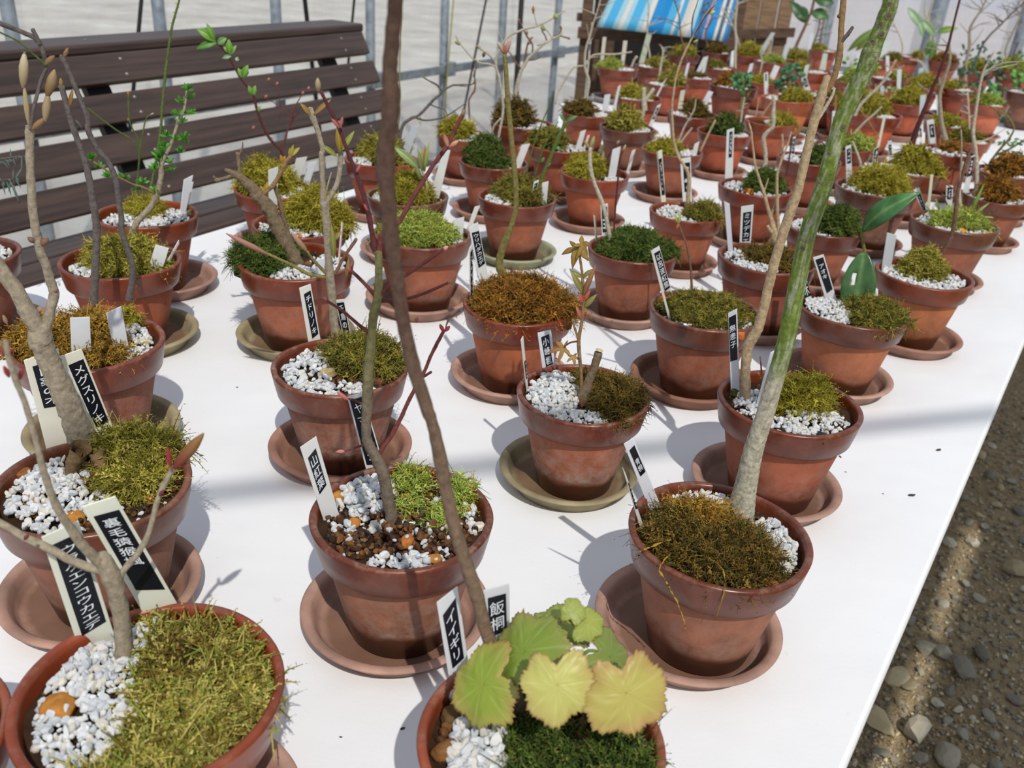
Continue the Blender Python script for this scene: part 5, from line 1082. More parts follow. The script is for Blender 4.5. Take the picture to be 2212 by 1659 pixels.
for b in [(133, 190, 131, 168, 9, (140, 112, 66), None), (138, 124, 147, 103, 9, (140, 100, 66), None), (178, 278, 162, 258, 8, (90, 84, 80), None), (146, 218, 134, 210, 6, (140, 110, 66), None)]: bud(p, *b[:6])
leaf(p, 150, 232, 158, 190, 9, (140, 106, 50)); moss(p, [(0.57, 0.55, 0.16, 0.18, 0.35)], 'yellow', 160, 0.010, 0.0006, p.rng)
label(p, [(151, 686), (194, 684), (198, 781), (155, 776)], 'broad blank white label upright in the two stemmed pot', 0, tint=(232, 234, 236))
label(p, [(229, 676), (262, 661), (280, 762), (249, 770)], 'broad blank white label with slanted top in the two stemmed pot', 8, tint=(234, 236, 240))
p = make_pot('M', 260, 560, 248, 'pot of the green tufted larch', 'pot with olive moss and a larch sapling in bright green tufts', (128, 64, 42), 0.12, (160, 86, 58), 'olive', (0.10, 0.06))
fill(p, [(0.05, 0.12, 0.62, 0.62, 0.50), (0.25, -0.35, 0.4, 0.35, 0.3)], 'olive', [(-0.62, -0.25, 0.28, 0.45, 0.08), (0.5, -0.55, 0.25, 0.25, 0.05)], 1900, 0.015, 0.0007, 0.0054, 240, 0, 0)
trunk(p, [(283, 533, 14), (284, 506, 13), (298, 478, 13), (324, 449, 13), (336, 425, 12), (343, 405, 12), (348, 380, 11), (349, 354, 11), (358, 334, 9), (368, 314, 8), (378, 286, 7), (385, 263, 7), (394, 245, 6), (398, 236, 6), (402, 208, 5), (403, 196, 4)], 'grey', 9)
branch(p, [(338, 420, 5), (310, 405, 5), (287, 398, 4), (262, 386, 4), (243, 375, 4), (224, 364, 4), (203, 350, 4)], 'ochre', 20)
for x, y in [(360, 295), (378, 303), (398, 298), (405, 308), (352, 330), (345, 350), (365, 352), (388, 330), (334, 365), (367, 370), (384, 249), (411, 246), (392, 265), (390, 222), (412, 213), (404, 195), (267, 385), (297, 410), (308, 396), (335, 415), (233, 382), (213, 362), (198, 344), (340, 338), (356, 318)]:
    rosette(p, x, y, 17, (78, 140, 44) if (x + y) % 3 else (96, 160, 56))
label(p, [(336, 528), (365, 536), (350, 585), (316, 592)], 'broad blank white label leaning at the right of the larch pot', -5, tint=(238, 240, 240)); label(p, [(386, 518), (387, 526), (362, 572), (353, 578)], 'narrow blank white label at the right rim of the larch pot', 50, tint=(236, 238, 238))
p = make_pot('N', 317, 461, 212, 'thorny green stemmed pot by the bench', 'pot of white gravel with thin thorny green stems, next to the bench', (142, 72, 46), 0.1, (162, 88, 60), 'pink', (0.18, -0.02))
fill(p, [(-0.02, 0.35, 0.30, 0.42, 0.36)], 'yellow', [(-0.35, -0.1, 0.45, 0.55, 0.06), (0.40, 0.0, 0.45, 0.6, 0.06), (0, -0.4, 0.4, 0.3, 0.05)], 700, 0.014, 0.0007, 0.0058, 420, 60, 0, [(0.68, 0.25, 0.013, (160, 128, 80)), (-0.28, -0.62, 0.011, (160, 104, 52)), (0.85, 0.3, 0.012, (100, 92, 60))])
trunk(p, [(320, 440, 7), (328, 395, 6), (338, 345, 6), (346, 290, 6), (352, 215, 6), (357, 160, 6), (365, 100, 5), (371, 60, 5), (380, 26, 5), (387, 0, 4), (396, -50, 4)], 'green', 7)
for px in ([(285, 470, 4), (291, 430, 4), (297, 388, 4), (302, 338, 4), (296, 318, 3), (287, 304, 3), (270, 292, 3), (250, 280, 3), (220, 258, 3), (189, 233, 2)], [(297, 400, 3), (300, 350, 3), (303, 322, 3), (308, 290, 3), (316, 256, 3), (330, 247, 3)], [(303, 322, 3), (298, 300, 3), (282, 268, 3), (278, 236, 3), (277, 203, 2)], [(312, 440, 3), (305, 420, 3), (300, 400, 3)]): branch(p, px, 'green', None, 6)
bud(p, 352, 206, 353, 196, 6, (130, 80, 60)); bud(p, 277, 262, 279, 254, 6, (150, 110, 60)); bud(p, 277, 206, 277, 196, 5, (170, 110, 60)); bud(p, 324, 250, 332, 244, 4, (190, 170, 150))
for k in range(26):
    t = k / 26 * (len(p.px) - 2) + 0.3; i = int(t); q = p.px[i] * (1 - t + i) + p.px[i + 1] * (t - i); s = 1 if k % 2 else -1; branch(p, [(q[0], q[1], 2), (q[0] + s * 6, q[1] - 4, 0.6)], 'olive', 0, 4, 2, name='thorn')
label(p, [(397, 388), (417, 378), (400, 460), (389, 466)], 'blank white label rising at the right of the thorny stemmed pot', 35, tint=(240, 242, 244)); label(p, [(409, 398), (418, 392), (404, 462), (397, 466)], 'second blank label just behind the first in the thorny stemmed pot', 35, tint=(236, 238, 240), base=atz(402, 458, p.soil))
p = make_pot('E2', -94, 545, 250, 'pot mostly out of view on the left edge', 'pot showing only its right rim at the left edge, with blue green needles', (120, 70, 58), 0.2, (140, 84, 66), 'pink', (0.16, -0.02))
fill(p, [(-0.2, 0.2, 0.4, 0.4, 0.3)], 'olive', [(0.6, 0.0, 0.3, 0.6, 0.06)], 400, 0.012, 0.0008, 0.0056, 160, 80)
trunk(p, [(-60, 545, 8), (-70, 450, 7), (-60, 380, 5), (-30, 352, 4), (10, 342, 3), (55, 336, 2)], 'darkgrey', 7)
branch(p, [(-60, 400, 4), (-20, 395, 3), (25, 387, 2), (32, 410, 2), (42, 438, 3)], 'darkgrey', 8)
for k in range(34):
    x = -20 + (k % 17) * 4.8; y = 352 - (k % 17) * 1.1 if k < 17 else 394 - (k % 17) * 0.6; x = min(x, 58) if k < 17 else min(x, 34)
    leaf(p, x, y, x + p.rng.uniform(-6, 16), y + p.rng.uniform(-26, 34), 3.2, (92, 118, 110), tilt=0.2, fold=0.05, curl=0.03, name='needle')
leaf(p, 22, 390, 42, 440, 5, (96, 120, 108), name='needle')
p = make_pot('A0', -282, 1608, 545, 'pot just out of view at the bottom left', 'pot showing only a sliver of rim at the bottom left corner', (150, 84, 62), 0.2, None, None)
fill(p, [(0, 0, 0.5, 0.5, 0.2)], 'olive', None, 300, 0.014, 0.0008, 0.006, 0, 120)

# ------------------------------------------------------------------ middle and back rows
def mid(pid, cx, cy, w, desc, label_, col, eff, sau, mb_, pal, white, n=900, L=0.014, rad=0.0008, gn=260, stones=(), soff=(-0.06, 0.06), bcol=None, mixed=0):
    p = make_pot(pid, cx, cy, w, desc, label_, col, eff, bcol, sau, soff)
    far_ = p.dep > 1.7
    fill(p, mb_, pal, white, int(n * (0.5 if far_ else 1)), L, rad * (1.7 if far_ else 1.15), 0.0062 if far_ else 0.0056, int(gn * (0.7 if far_ else 1)), mixed, 1, stones, ICO1 if far_ else ICO2, 5 if far_ else 6)
    return p
def bush(p, cx, cy, rx, ry, n, size, col, w=None):
    for k in range(n):
        a, r_ = p.rng.uniform(0, 6.28), math.sqrt(p.rng.uniform()); x, y = cx + rx * r_ * math.cos(a), cy + ry * r_ * math.sin(a)
        an = p.rng.uniform(0, 6.28); c = tuple(np.clip(np.array(col) * p.rng.uniform(0.75, 1.25), 0, 255))
        b3 = on_plane(x, y, p.P[min(1, len(p.P) - 1)] + p.ef * p.rng.uniform(-rx, rx) / FPX * p.dep, p.ef)
        leaf(p, x, y, x + size * math.cos(an), y + size * math.sin(an) * 0.8, w or size * 0.5, c, base=b3, tilt=p.rng.uniform(0, 1), curl=0.1)
def twigs(p, n, bark, span=0.55, w=3, up=0.6, budcol=None, k0=0.35):
    L = np.linalg.norm(p.px[-1, :2] - p.px[0, :2])
    for k in range(n):
        t = p.rng.uniform(k0, 0.98) * (len(p.px) - 1); i = int(t); q = p.px[i] * (1 - t + i) + p.px[min(i + 1, len(p.px) - 1)] * (t - i)
        a = p.rng.uniform(-1.2, 1.2); l = L * span * p.rng.uniform(0.3, 0.8); ex, ey = q[0] + l * math.sin(a), q[1] - l * up * abs(math.cos(a)) * p.rng.uniform(0.5, 1.2)
        mx, my = (q[0] + ex) / 2 + p.rng.uniform(-0.12, 0.12) * l, (q[1] + ey) / 2 + p.rng.uniform(-0.12, 0.12) * l
        branch(p, [(q[0], q[1], w), (mx, my, w * 0.75), (ex, ey, w * 0.4)], bark, None, 5, 3)
        if budcol is not None: bud(p, ex, ey, ex + (ex - mx) * 0.14, ey + (ey - my) * 0.14 - 2, max(3, w * 1.2), budcol)
        if p.rng.uniform() < 0.6:
            b = p.rng.uniform(-1.3, 1.3) + a * 0.5; l2 = l * 0.45; branch(p, [(mx, my, w * 0.6), (mx + l2 * math.sin(b), my - l2 * abs(math.cos(b)) * up, w * 0.3)], bark, None, 4, 2)
KB = (0.18, 0.86, 0.08, 0.72)

p = mid('O', 640, 562, 247, 'mossy gnarled trunk pot of the left row', 'pot with a thick gnarled rough trunk leaning left out of dark moss', (132, 64, 42), 0.3, 'olive', [(-0.60, 0.15, 0.46, 0.62, 0.55), (-0.25, 0.55, 0.3, 0.35, 0.55)], 'dark', [(0.15, -0.45, 0.55, 0.36, 0.08), (0.6, 0.1, 0.28, 0.5, 0.05)], 2200, 0.011, 0.0006, 420, [(0.2, 0.1, 0.010, (116, 80, 54)), (0.45, -0.05, 0.009, (110, 76, 52)), (0.3, -0.62, 0.010, TAN)], bcol=(160, 92, 66), mixed=80)
trunk(p, [(640, 575, 34), (630, 548, 32), (613, 517, 33), (598, 485, 31), (585, 458, 30), (570, 436, 30), (558, 424, 30), (548, 410, 25), (537, 400, 24), (527, 391, 20), (519, 383, 18), (508, 377, 14), (499, 372, 12), (486, 366, 6)], 'rough', 14, 5, 0.10)
branch(p, [(512, 378, 11), (500, 380, 9), (486, 385, 8), (470, 389, 8), (464, 390, 6)], 'rough', 10, rough=0.12); branch(p, [(472, 389, 5), (464, 384, 5), (461, 380, 4)], 'rough', 0)
branch(p, [(518, 384, 10), (517, 365, 9), (515, 345, 9), (512, 329, 7)], 'rough', -10); branch(p, [(516, 335, 6), (520, 328, 5), (524, 318, 4), (524, 306, 2)], 'rough', 0)
branch(p, [(556, 429, 9), (568, 421, 9), (580, 410, 9), (591, 400, 11), (598, 388, 9), (604, 378, 10), (614, 358, 10), (622, 345, 9), (627, 338, 9)], 'ochre', -12)
branch(p, [(593, 402, 9), (600, 422, 9), (607, 445, 9), (612, 470, 9), (620, 495, 9), (628, 520, 8)], 'rough', 8)
for q in [(627, 338, 648, 318, 9, (178, 164, 70)), (627, 338, 634, 312, 8, (164, 150, 60)), (627, 338, 626, 320, 7, (190, 170, 80)), (572, 420, 570, 404, 8, (184, 158, 66)), (574, 418, 578, 392, 9, (176, 156, 66)), (572, 420, 562, 400, 7, (180, 150, 60)), (611, 352, 606, 334, 9, (176, 130, 50)), (611, 352, 616, 336, 8, (184, 140, 60))]: leaf(p, *q, tilt=0.2, curl=0.05)
label(p, [(683, 564), (702, 556), (703, 598), (685, 600)], 'blank white label in the white gravel of the gnarled trunk pot', 6, tint=(232, 234, 240)); label(p, [(738, 480), (741, 481), (732, 583), (729, 583)], 'white label seen edge on at the right of the gnarled trunk pot', 72, tint=(238, 236, 228))
p = mid('O2', 648, 482, 205, 'bushy green moss pot behind the gnarled trunk', 'pot overflowing with bushy green moss, behind the gnarled trunk', (134, 64, 42), 0.2, 'terra', [(0.32, 0.25, 0.52, 0.62, 0.85), (0.75, 0.0, 0.28, 0.45, 0.5)], 'yellow', [(-0.45, 0.1, 0.4, 0.6, 0.05), (0.0, -0.5, 0.5, 0.3, 0.05)], 1900, 0.017, 0.0008, 260, [(-0.02, -0.6, 0.014, (176, 112, 58))])
trunk(p, [(690, 470, 4), (700, 440, 3), (708, 400, 3), (716, 372, 2)], 'palegrey', 6)
label(p, [(579, 367), (601, 360), (600, 410), (595, 458), (586, 461)][:2] + [(598, 462), (582, 464)], 'white label with a pen mark standing behind the gnarled trunk', 6, tint=(228, 230, 226))
p = mid('O3', 592, 408, 168, 'pot next to the bench end', 'pot of tufted moss with a slender red stem in fresh green leaves, by the bench', (136, 66, 44), 0.1, 'pink', [(-0.15, 0.25, 0.66, 0.62, 0.85)], 'yellow', [(0.62, 0.1, 0.25, 0.6, 0.05), (0.4, -0.4, 0.4, 0.3, 0.05)], 1600, 0.018, 0.0009, 200, [(0.4, 0.0, 0.014, (84, 76, 64))])
trunk(p, [(622, 390, 6), (616, 360, 6), (608, 328, 6), (594, 312, 6), (581, 297, 6), (567, 270, 6), (557, 243, 6), (551, 220, 6), (546, 203, 6), (534, 186, 6), (520, 169, 5), (504, 140, 5), (490, 115, 5), (477, 100, 5), (466, 90, 4)], 'darkred', 8)
for q in [(466, 90, 424, 62, 18, (112, 158, 58)), (464, 90, 446, 50, 13, (106, 152, 54)), (470, 92, 424, 106, 14, (88, 138, 56)), (470, 96, 490, 82, 14, (110, 150, 84)), (496, 118, 494, 84, 14, (112, 158, 60)), (496, 118, 511, 98, 10, (120, 160, 80)), (496, 116, 482, 100, 8, (140, 170, 90)), (500, 122, 480, 126, 9, (130, 160, 120)), (508, 126, 516, 130, 9, (150, 176, 130)), (524, 168, 536, 140, 14, (108, 154, 56)), (522, 168, 514, 146, 9, (120, 164, 70)), (526, 165, 538, 155, 9, (116, 160, 70)), (546, 208, 552, 184, 11, (112, 156, 60)), (545, 206, 536, 184, 10, (110, 150, 60)), (557, 242, 562, 228, 7, (116, 160, 70))]: leaf(p, *q, tilt=0.3)
for px in ([(610, 326, 4), (616, 300, 4), (622, 280, 4), (629, 262, 4), (630, 245, 4), (640, 226, 3), (652, 205, 2), (664, 194, 1.5)], [(612, 322, 5), (618, 290, 4), (630, 262, 4), (636, 245, 3)], [(628, 250, 3), (612, 237, 2), (598, 225, 2), (572, 212, 1.5)], [(606, 236, 2), (604, 215, 2), (602, 200, 2), (594, 185, 2), (578, 175, 2)], [(628, 262, 3), (640, 250, 2), (650, 238, 2)], [(603, 262, 2), (606, 240, 1.6)], [(590, 300, 2), (570, 290, 1.5), (545, 280, 1.2)]): branch(p, px, 'red', None, 5, 3)
for x, y in [(664, 194), (578, 175), (596, 184), (545, 279), (652, 204), (572, 212)]: bud(p, x, y, x + 5, y - 7, 6, (170, 110, 90))
label(p, [(640, 342), (664, 338), (640, 405), (624, 408)], 'blank white label in the white gravel of the bench end pot', 10, tint=(226, 228, 222)); label(p, [(666, 352), (684, 348), (668, 398), (652, 402)], 'second blank label, right of the first in the bench end pot', 10, tint=(226, 230, 234), base=atz(652, 404, p.soil))

p = mid('P', 912, 503, 214, 'light green moss pot right of the blurred stem', 'pot of flat light green moss partly hidden by the near brown stem', (122, 68, 50), 0.3, 'pink', [(-0.12, 0.12, 0.70, 0.72, 0.48)], 'bright', [(0.66, 0.25, 0.24, 0.55, 0.08)], 2600, 0.012, 0.0008, 220, [(0.6, -0.5, 0.010, (140, 80, 50))], bcol=(158, 92, 66))
label(p, [(980, 474), (1003, 468), (1000, 510), (977, 516)], 'blank white label at the right of the light green moss pot', 4, tint=(238, 240, 240)); label(p, [(1026, 446), (1037, 444), (1022, 481), (1013, 483)], 'narrow blank label leaning right at the back of the light green moss pot', 45, tint=(238, 238, 230))
p = mid('P2', 880, 420, 178, 'pot with long leaves behind the light green moss', 'greyish pot with a few long leaves and a big white label, behind light green moss', (110, 74, 60), 0.5, 'pink', [(0.0, 0.15, 0.55, 0.62, 0.62)], 'yellow', [(-0.7, 0.0, 0.2, 0.4, 0.06)], 1500, 0.015, 0.0008, 90, mixed=80)
trunk(p, [(925, 440, 6), (924, 415, 6), (918, 385, 5), (910, 360, 5), (903, 345, 4)], 'palegrey', 7)
for q in [(905, 365, 848, 316, 18, (140, 158, 100)), (912, 372, 902, 318, 9, (128, 140, 82)), (914, 368, 911, 320, 10, (150, 150, 90)), (916, 372, 927, 306, 9, (146, 160, 84)), (910, 390, 896, 352, 9, (124, 136, 80)), (918, 372, 918, 312, 7, (170, 96, 60)), (908, 388, 900, 360, 8, (130, 144, 90))]: leaf(p, *q, tilt=0.3)
label(p, [(957, 325), (973, 324), (951, 420), (928, 424)], 'big blank white label at the right of the long leaved pot', 6, tint=(238, 239, 234))
p = mid('P3', 823, 342, 157, 'pot behind the blurred near stem by the bench end', 'pot with dark wandering twigs behind the near brown stem, by the bench end', (138, 66, 40), 0.1, 'terra', [(0.1, 0.3, 0.55, 0.6, 0.75)], 'olive', [(-0.55, 0.0, 0.35, 0.6, 0.06)], 1100, 0.016, 0.0009, 200)
trunk(p, [(880, 352, 9), (876, 340, 9), (868, 320, 8), (864, 304, 7), (866, 285, 7), (872, 268, 7), (888, 256, 7), (903, 250, 6), (920, 234, 6), (936, 216, 6), (950, 205, 5), (957, 196, 5), (970, 188, 4), (980, 184, 4), (1000, 183, 3), (1022, 182, 2)], 'darkgrey', 8)
for px in ([(954, 196, 4), (944, 184, 4), (936, 179, 4), (926, 174, 3), (916, 168, 3)], [(900, 256, 4), (920, 260, 4), (950, 256, 4), (965, 250, 4), (987, 236, 3), (1007, 222, 2)], [(930, 226, 3), (945, 232, 3), (962, 238, 2), (966, 248, 2)], [(980, 184, 3), (1010, 186, 2), (1024, 178, 2), (1026, 162, 2), (1030, 135, 2)]): branch(p, px, 'darkgrey', None, 6)
for x, y in [(916, 168), (1026, 182), (1030, 134), (910, 258)]: bud(p, x, y, x - 4, y - 5, 5, (120, 124, 70))
label(p, [(889, 274), (905, 272), (880, 345), (858, 349)], 'translucent blank label at the right of the pot by the bench end', 10, tint=(206, 212, 218)); label(p, [(908, 256), (914, 252), (886, 338), (880, 340)], 'tall thin blank label leaning right in the pot by the bench end', 50, tint=(226, 226, 206))
p = mid('T', 1117, 424, 172, 'pot on the grey green saucer', 'pot on a grey green saucer with brown green moss and dark green stems', (126, 66, 46), 0.25, 'green', [(0.1, 0.2, 0.62, 0.62, 0.6)], 'mix', [(-0.5, -0.2, 0.4, 0.6, 0.06)], 1500, 0.015, 0.0008, 240, bcol=(154, 88, 62), soff=(0.02, -0.04))
trunk(p, [(1162, 425, 8), (1166, 400, 8), (1174, 375, 8), (1183, 354, 8), (1195, 325, 8), (1206, 297, 9), (1216, 278, 9), (1222, 262, 10)], 'green', 8)
branch(p, [(1135, 415, 3), (1140, 360, 3), (1156, 304, 3), (1172, 262, 3), (1190, 219, 2.5), (1192, 205, 2)], 'green', 10); branch(p, [(1148, 405, 3), (1170, 330, 3), (1190, 290, 3), (1206, 262, 2)], 'green', -10)
for q in [(1222, 264, 1248, 250, 9, (88, 128, 70)), (1220, 262, 1208, 246, 8, (90, 130, 70)), (1200, 318, 1212, 322, 7, (96, 136, 76)), (1178, 360, 1190, 352, 8, (104, 140, 80)), (1176, 340, 1168, 352, 7, (96, 130, 70))]: leaf(p, *q, tilt=0.3)
label(p, [(1153, 393), (1164, 388), (1155, 437), (1146, 440)], 'black striped label in the pot on the grey green saucer', 20, None, (0.22, 0.85, 0.1, 0.8), marks=5); label(p, [(1171, 395), (1185, 391), (1181, 434), (1168, 437)], 'blank white label in the pot on the grey green saucer', 0, tint=(240, 241, 242))
p = mid('Q', 1367, 537, 196, 'dark green moss dome pot', 'pot domed with dense dark green moss and one thin grey stem', (124, 66, 50), 0.25, 'pink', [(0.08, 0.12, 0.80, 0.80, 0.55)], 'dark', None, 3000, 0.011, 0.0007, 10, [(-0.1, -0.85, 0.010, (150, 96, 60)), (0.1, -0.86, 0.009, (130, 84, 54))], bcol=(150, 86, 62), mixed=60)
trunk(p, [(1321, 548, 10), (1320, 530, 9), (1314, 494, 9), (1306, 455, 9), (1296, 425, 9), (1285, 398, 8), (1277, 371, 9), (1274, 340, 8), (1275, 318, 7)], 'palegrey', 9)
bud(p, 1275, 320, 1284, 294, 9, (150, 160, 100)); bud(p, 1274, 322, 1262, 304, 7, (150, 130, 90)); branch(p, [(1326, 500, 4), (1330, 440, 4), (1335, 385, 4), (1340, 340, 4), (1346, 325, 3)], 'darkred', 12); bud(p, 1346, 326, 1352, 312, 6, (176, 150, 110))
label(p, [(1297, 443), (1313, 439), (1314, 503), (1300, 503)], 'label with black strip at the back left of the dark moss dome', 0, None, (0.15, 0.9, 0.1, 0.98), marks=5); label(p, [(1282, 464), (1286, 466), (1291, 524), (1287, 526)], 'thin label seen edge on at the left rim of the dark moss dome', 65, tint=(232, 226, 214))
p = mid('U', 1484, 457, 162, 'pot under the two black striped labels', 'pot of white gravel and low moss holding two black striped labels', (134, 66, 44), 0.15, 'terra', [(0.45, 0.0, 0.45, 0.6, 0.45)], 'mix', [(-0.4, 0.1, 0.45, 0.7, 0.08), (0.1, -0.6, 0.6, 0.2, 0.04)], 1000, 0.013, 0.0008, 300, bcol=(160, 90, 62))
trunk(p, [(1484, 455, 9), (1487, 420, 9), (1487, 378, 8), (1476, 355, 7), (1465, 337, 7), (1456, 305, 6), (1453, 277, 6), (1452, 229, 5), (1458, 180, 5), (1462, 160, 5), (1472, 130, 5), (1482, 108, 5), (1496, 80, 4), (1525, 31, 4), (1547, 0, 3), (1565, -40, 3)], 'beige', 8)
branch(p, [(1494, 84, 3), (1496, 40, 3), (1505, 10, 2), (1514, -20, 2)], 'red', 15); branch(p, [(1496, 80, 3), (1525, 34, 3), (1545, 10, 2)], 'red', -15); bud(p, 1530, 30, 1545, 24, 7, (196, 200, 120)); bud(p, 1498, 92, 1508, 86, 6, (150, 170, 90))
label(p, [(1418, 328), (1430, 323), (1438, 429), (1428, 430)], 'ivory label with black strip, left one in its pot of white gravel', 5, None, (0.25, 0.85, 0.16, 0.92), tint=(240, 240, 222), marks=6); label(p, [(1469, 343), (1492, 339), (1494, 416), (1474, 416)], 'white label with grey black strip behind the long bent stem', 0, None, (0.25, 0.92, 0.14, 0.98), marks=4)
p = mid('R', 1657, 556, 212, 'ミツデカエデ pot behind the beige trunk', 'pot with branched beige stems behind the beige trunk, labelled ミツデカエデ', (114, 60, 48), 0.15, 'pink', [(0.1, 0.2, 0.66, 0.45, 0.28), (0.6, 0.0, 0.3, 0.4, 0.25)], 'brown', [(-0.55, 0.15, 0.35, 0.6, 0.07), (-0.2, -0.45, 0.45, 0.3, 0.05), (0.05, 0.6, 0.5, 0.2, 0.05)], 1400, 0.012, 0.0008, 420, bcol=(140, 76, 58))
trunk(p, [(1678, 528, 22), (1674, 508, 20), (1668, 480, 11), (1661, 458, 8), (1655, 435, 8), (1649, 413, 7), (1641, 390, 6), (1634, 367, 6), (1630, 348, 5), (1628, 331, 5), (1625, 308, 4), (1623, 286, 5), (1619, 270, 4), (1617, 264, 3)], 'beige', 9)
for px in ([(1681, 510, 12), (1681, 485, 9), (1679, 455, 8), (1678, 413, 7), (1679, 376, 6), (1686, 352, 5), (1694, 331, 5), (1702, 310, 4), (1708, 290, 4)], [(1664, 468, 7), (1676, 440, 6), (1684, 420, 5)], [(1676, 510, 9), (1664, 498, 8), (1658, 488, 7)], [(1650, 415, 4), (1657, 395, 3), (1660, 385, 2)], [(1690, 340, 3), (1692, 315, 2), (1691, 290, 2)]): branch(p, px, 'beige', None, 7)
bud(p, 1708, 292, 1709, 284, 6, (176, 120, 90)); bud(p, 1617, 266, 1615, 258, 5, (170, 90, 80)); branch(p, [(1694, 585, 4), (1704, 565, 4), (1712, 556, 3)], 'brown', 0, base=atz(1694, 585, p.soil))
label(p, [(1564, 434), (1576, 440), (1583, 540), (1573, 545)], 'blank white label seen aslant at the left of the ミツデカエデ pot', 40, tint=(226, 228, 236)); label(p, [(1601, 446), (1628, 442), (1622, 520), (1598, 522)], 'white label lettered ミツデカエデ behind the beige trunk', 0, 'ミツデカエデ', (0.2, 0.88, 0.18, 1.0), (0.02, 1.30), cw=0.85)
p = mid('W', 1778, 488, 166, 'dark moss pot between the two tall trunks', 'pot of dark moss and white gravel behind the green trunk', (114, 60, 46), 0.1, 'terra', [(0.35, 0.1, 0.55, 0.65, 0.75)], 'dark', [(-0.45, 0.1, 0.45, 0.7, 0.06), (0.1, -0.6, 0.5, 0.2, 0.04)], 1500, 0.013, 0.0009, 300, bcol=(150, 88, 64))
trunk(p, [(1800, 470, 4), (1806, 440, 4), (1812, 418, 3)], 'darkgrey', 6)
p = mid('S', 1997, 590, 203, 'round moss cushion pot by the table edge', 'pot with a round olive moss cushion on white gravel, by the table edge', (126, 64, 40), 0.1, 'terra', [(-0.06, 0.28, 0.44, 0.52, 0.62)], 'olive', [(-0.5, -0.1, 0.45, 0.65, 0.06), (0.45, -0.1, 0.5, 0.7, 0.06), (0.0, -0.6, 0.6, 0.25, 0.05)], 1900, 0.010, 0.0007, 620, bcol=(172, 106, 68), soff=(0.04, -0.04))
trunk(p, [(2016, 575, 9), (2025, 558, 8), (2040, 538, 8), (2054, 512, 9), (2063, 476, 9), (2066, 440, 9), (2069, 415, 8), (2078, 380, 8), (2086, 355, 8), (2092, 335, 7), (2099, 318, 6)], 'brown', 8)
branch(p, [(2070, 420, 5), (2074, 380, 4), (2077, 330, 4), (2076, 280, 3)], 'grey', 15); twigs(p, 3, 'brown', 0.3, 3)
label(p, [(1916, 502), (1937, 508), (1924, 582), (1905, 574)], 'blank pale label at the left of the round moss cushion pot', 20, tint=(216, 220, 222))
p = mid('X', 2062, 478, 184, 'pot with grassy tufts by the table edge', 'brown pot of grassy tufts and moss by the table edge', (110, 66, 50), 0.2, 'terra', [(0.1, 0.1, 0.6, 0.55, 0.35)], 'bright', [(-0.6, 0.2, 0.3, 0.6, 0.05), (0.6, -0.2, 0.3, 0.5, 0.05), (0.1, -0.6, 0.5, 0.25, 0.05)], 900, 0.016, 0.0009, 320, [(0.2, -0.45, 0.016, (196, 140, 50)), (0.75, -0.25, 0.014, (186, 150, 84)), (0.45, -0.6, 0.012, (200, 190, 170))], bcol=(140, 84, 62))
trunk(p, [(2072, 480, 8), (2074, 450, 8), (2072, 420, 7), (2076, 380, 6), (2080, 350, 5)], 'palegrey', 7)
for q in [(2095, 470, 2126, 396, 7, (132, 156, 70)), (2100, 470, 2138, 438, 6, (170, 176, 110)), (2100, 474, 2148, 470, 6, (176, 176, 110)), (2085, 470, 2100, 442, 6, (150, 160, 80)), (2030, 465, 2020, 425, 5, (110, 140, 70)), (2050, 468, 2042, 430, 5, (100, 136, 70)), (2100, 478, 2118, 450, 6, (130, 160, 70)), (2090, 480, 2120, 480, 6, (110, 150, 60)), (2040, 470, 2052, 440, 5, (120, 144, 66)), (2060, 470, 2066, 436, 5, (170, 160, 90)), (2015, 470, 1996, 440, 5, (120, 140, 80)), (2098, 468, 2106, 420, 6, (160, 160, 96))]: leaf(p, *q, base=atz(q[0], 470, p.soil), tilt=0.4)
label(p, [(2044, 399), (2059, 401), (2056, 449), (2042, 449)], 'label with dark strip standing among the grassy tufts', 0, None, (0.22, 0.85, 0.1, 0.62), marks=3); label(p, [(1973, 410), (1986, 406), (2002, 457), (1994, 459)], 'slanted label with dark strip at the left of the grassy pot', 10, None, (0.2, 0.9, 0.22, 0.98), marks=4); label(p, [(2010, 377), (2016, 377), (2007, 460), (2001, 460)], 'tall thin blank label at the left of the grassy pot', 60, tint=(232, 230, 210), base=atz(2008, 464, p.soil))
p = mid('Y', 1893, 405, 172, 'big olive moss pot above the glossy leaf', 'brown grey pot of bushy olive moss just behind the glossy leaf', (104, 64, 52), 0.3, 'brown', [(0.12, 0.15, 0.62, 0.66, 0.72)], 'yellow', [(-0.55, 0.0, 0.35, 0.6, 0.07), (0.0, -0.65, 0.5, 0.2, 0.04)], 1600, 0.015, 0.0009, 240, [(-0.3, 0.3, 0.014, (236, 236, 236))], bcol=(126, 78, 62))
trunk(p, [(1862, 385, 6), (1858, 350, 6), (1848, 322, 5), (1842, 305, 4)], 'palegrey', 6)
label(p, [(1826, 317), (1838, 312), (1842, 398), (1828, 400)], 'white label with grey strip at the left of the big olive moss', 6, None, (0.25, 0.9, 0.08, 0.45), marks=3); label(p, [(1888, 322), (1898, 316), (1895, 356), (1884, 358)], 'label with black strip behind the big olive moss', 10, None, (0.15, 0.95, 0.05, 0.95), tint=(236, 238, 220), marks=3)
p = mid('Y2', 1962, 364, 146, 'pot of the long dark red stem', 'pot with one long dark red stem rising from olive moss', (128, 68, 46), 0.2, 'pink', [(0.15, 0.3, 0.55, 0.6, 0.85), (0.6, -0.1, 0.3, 0.4, 0.4)], 'yellow', [(-0.5, 0.0, 0.45, 0.6, 0.10), (0.3, -0.65, 0.45, 0.2, 0.05)], 1500, 0.016, 0.0009, 260)
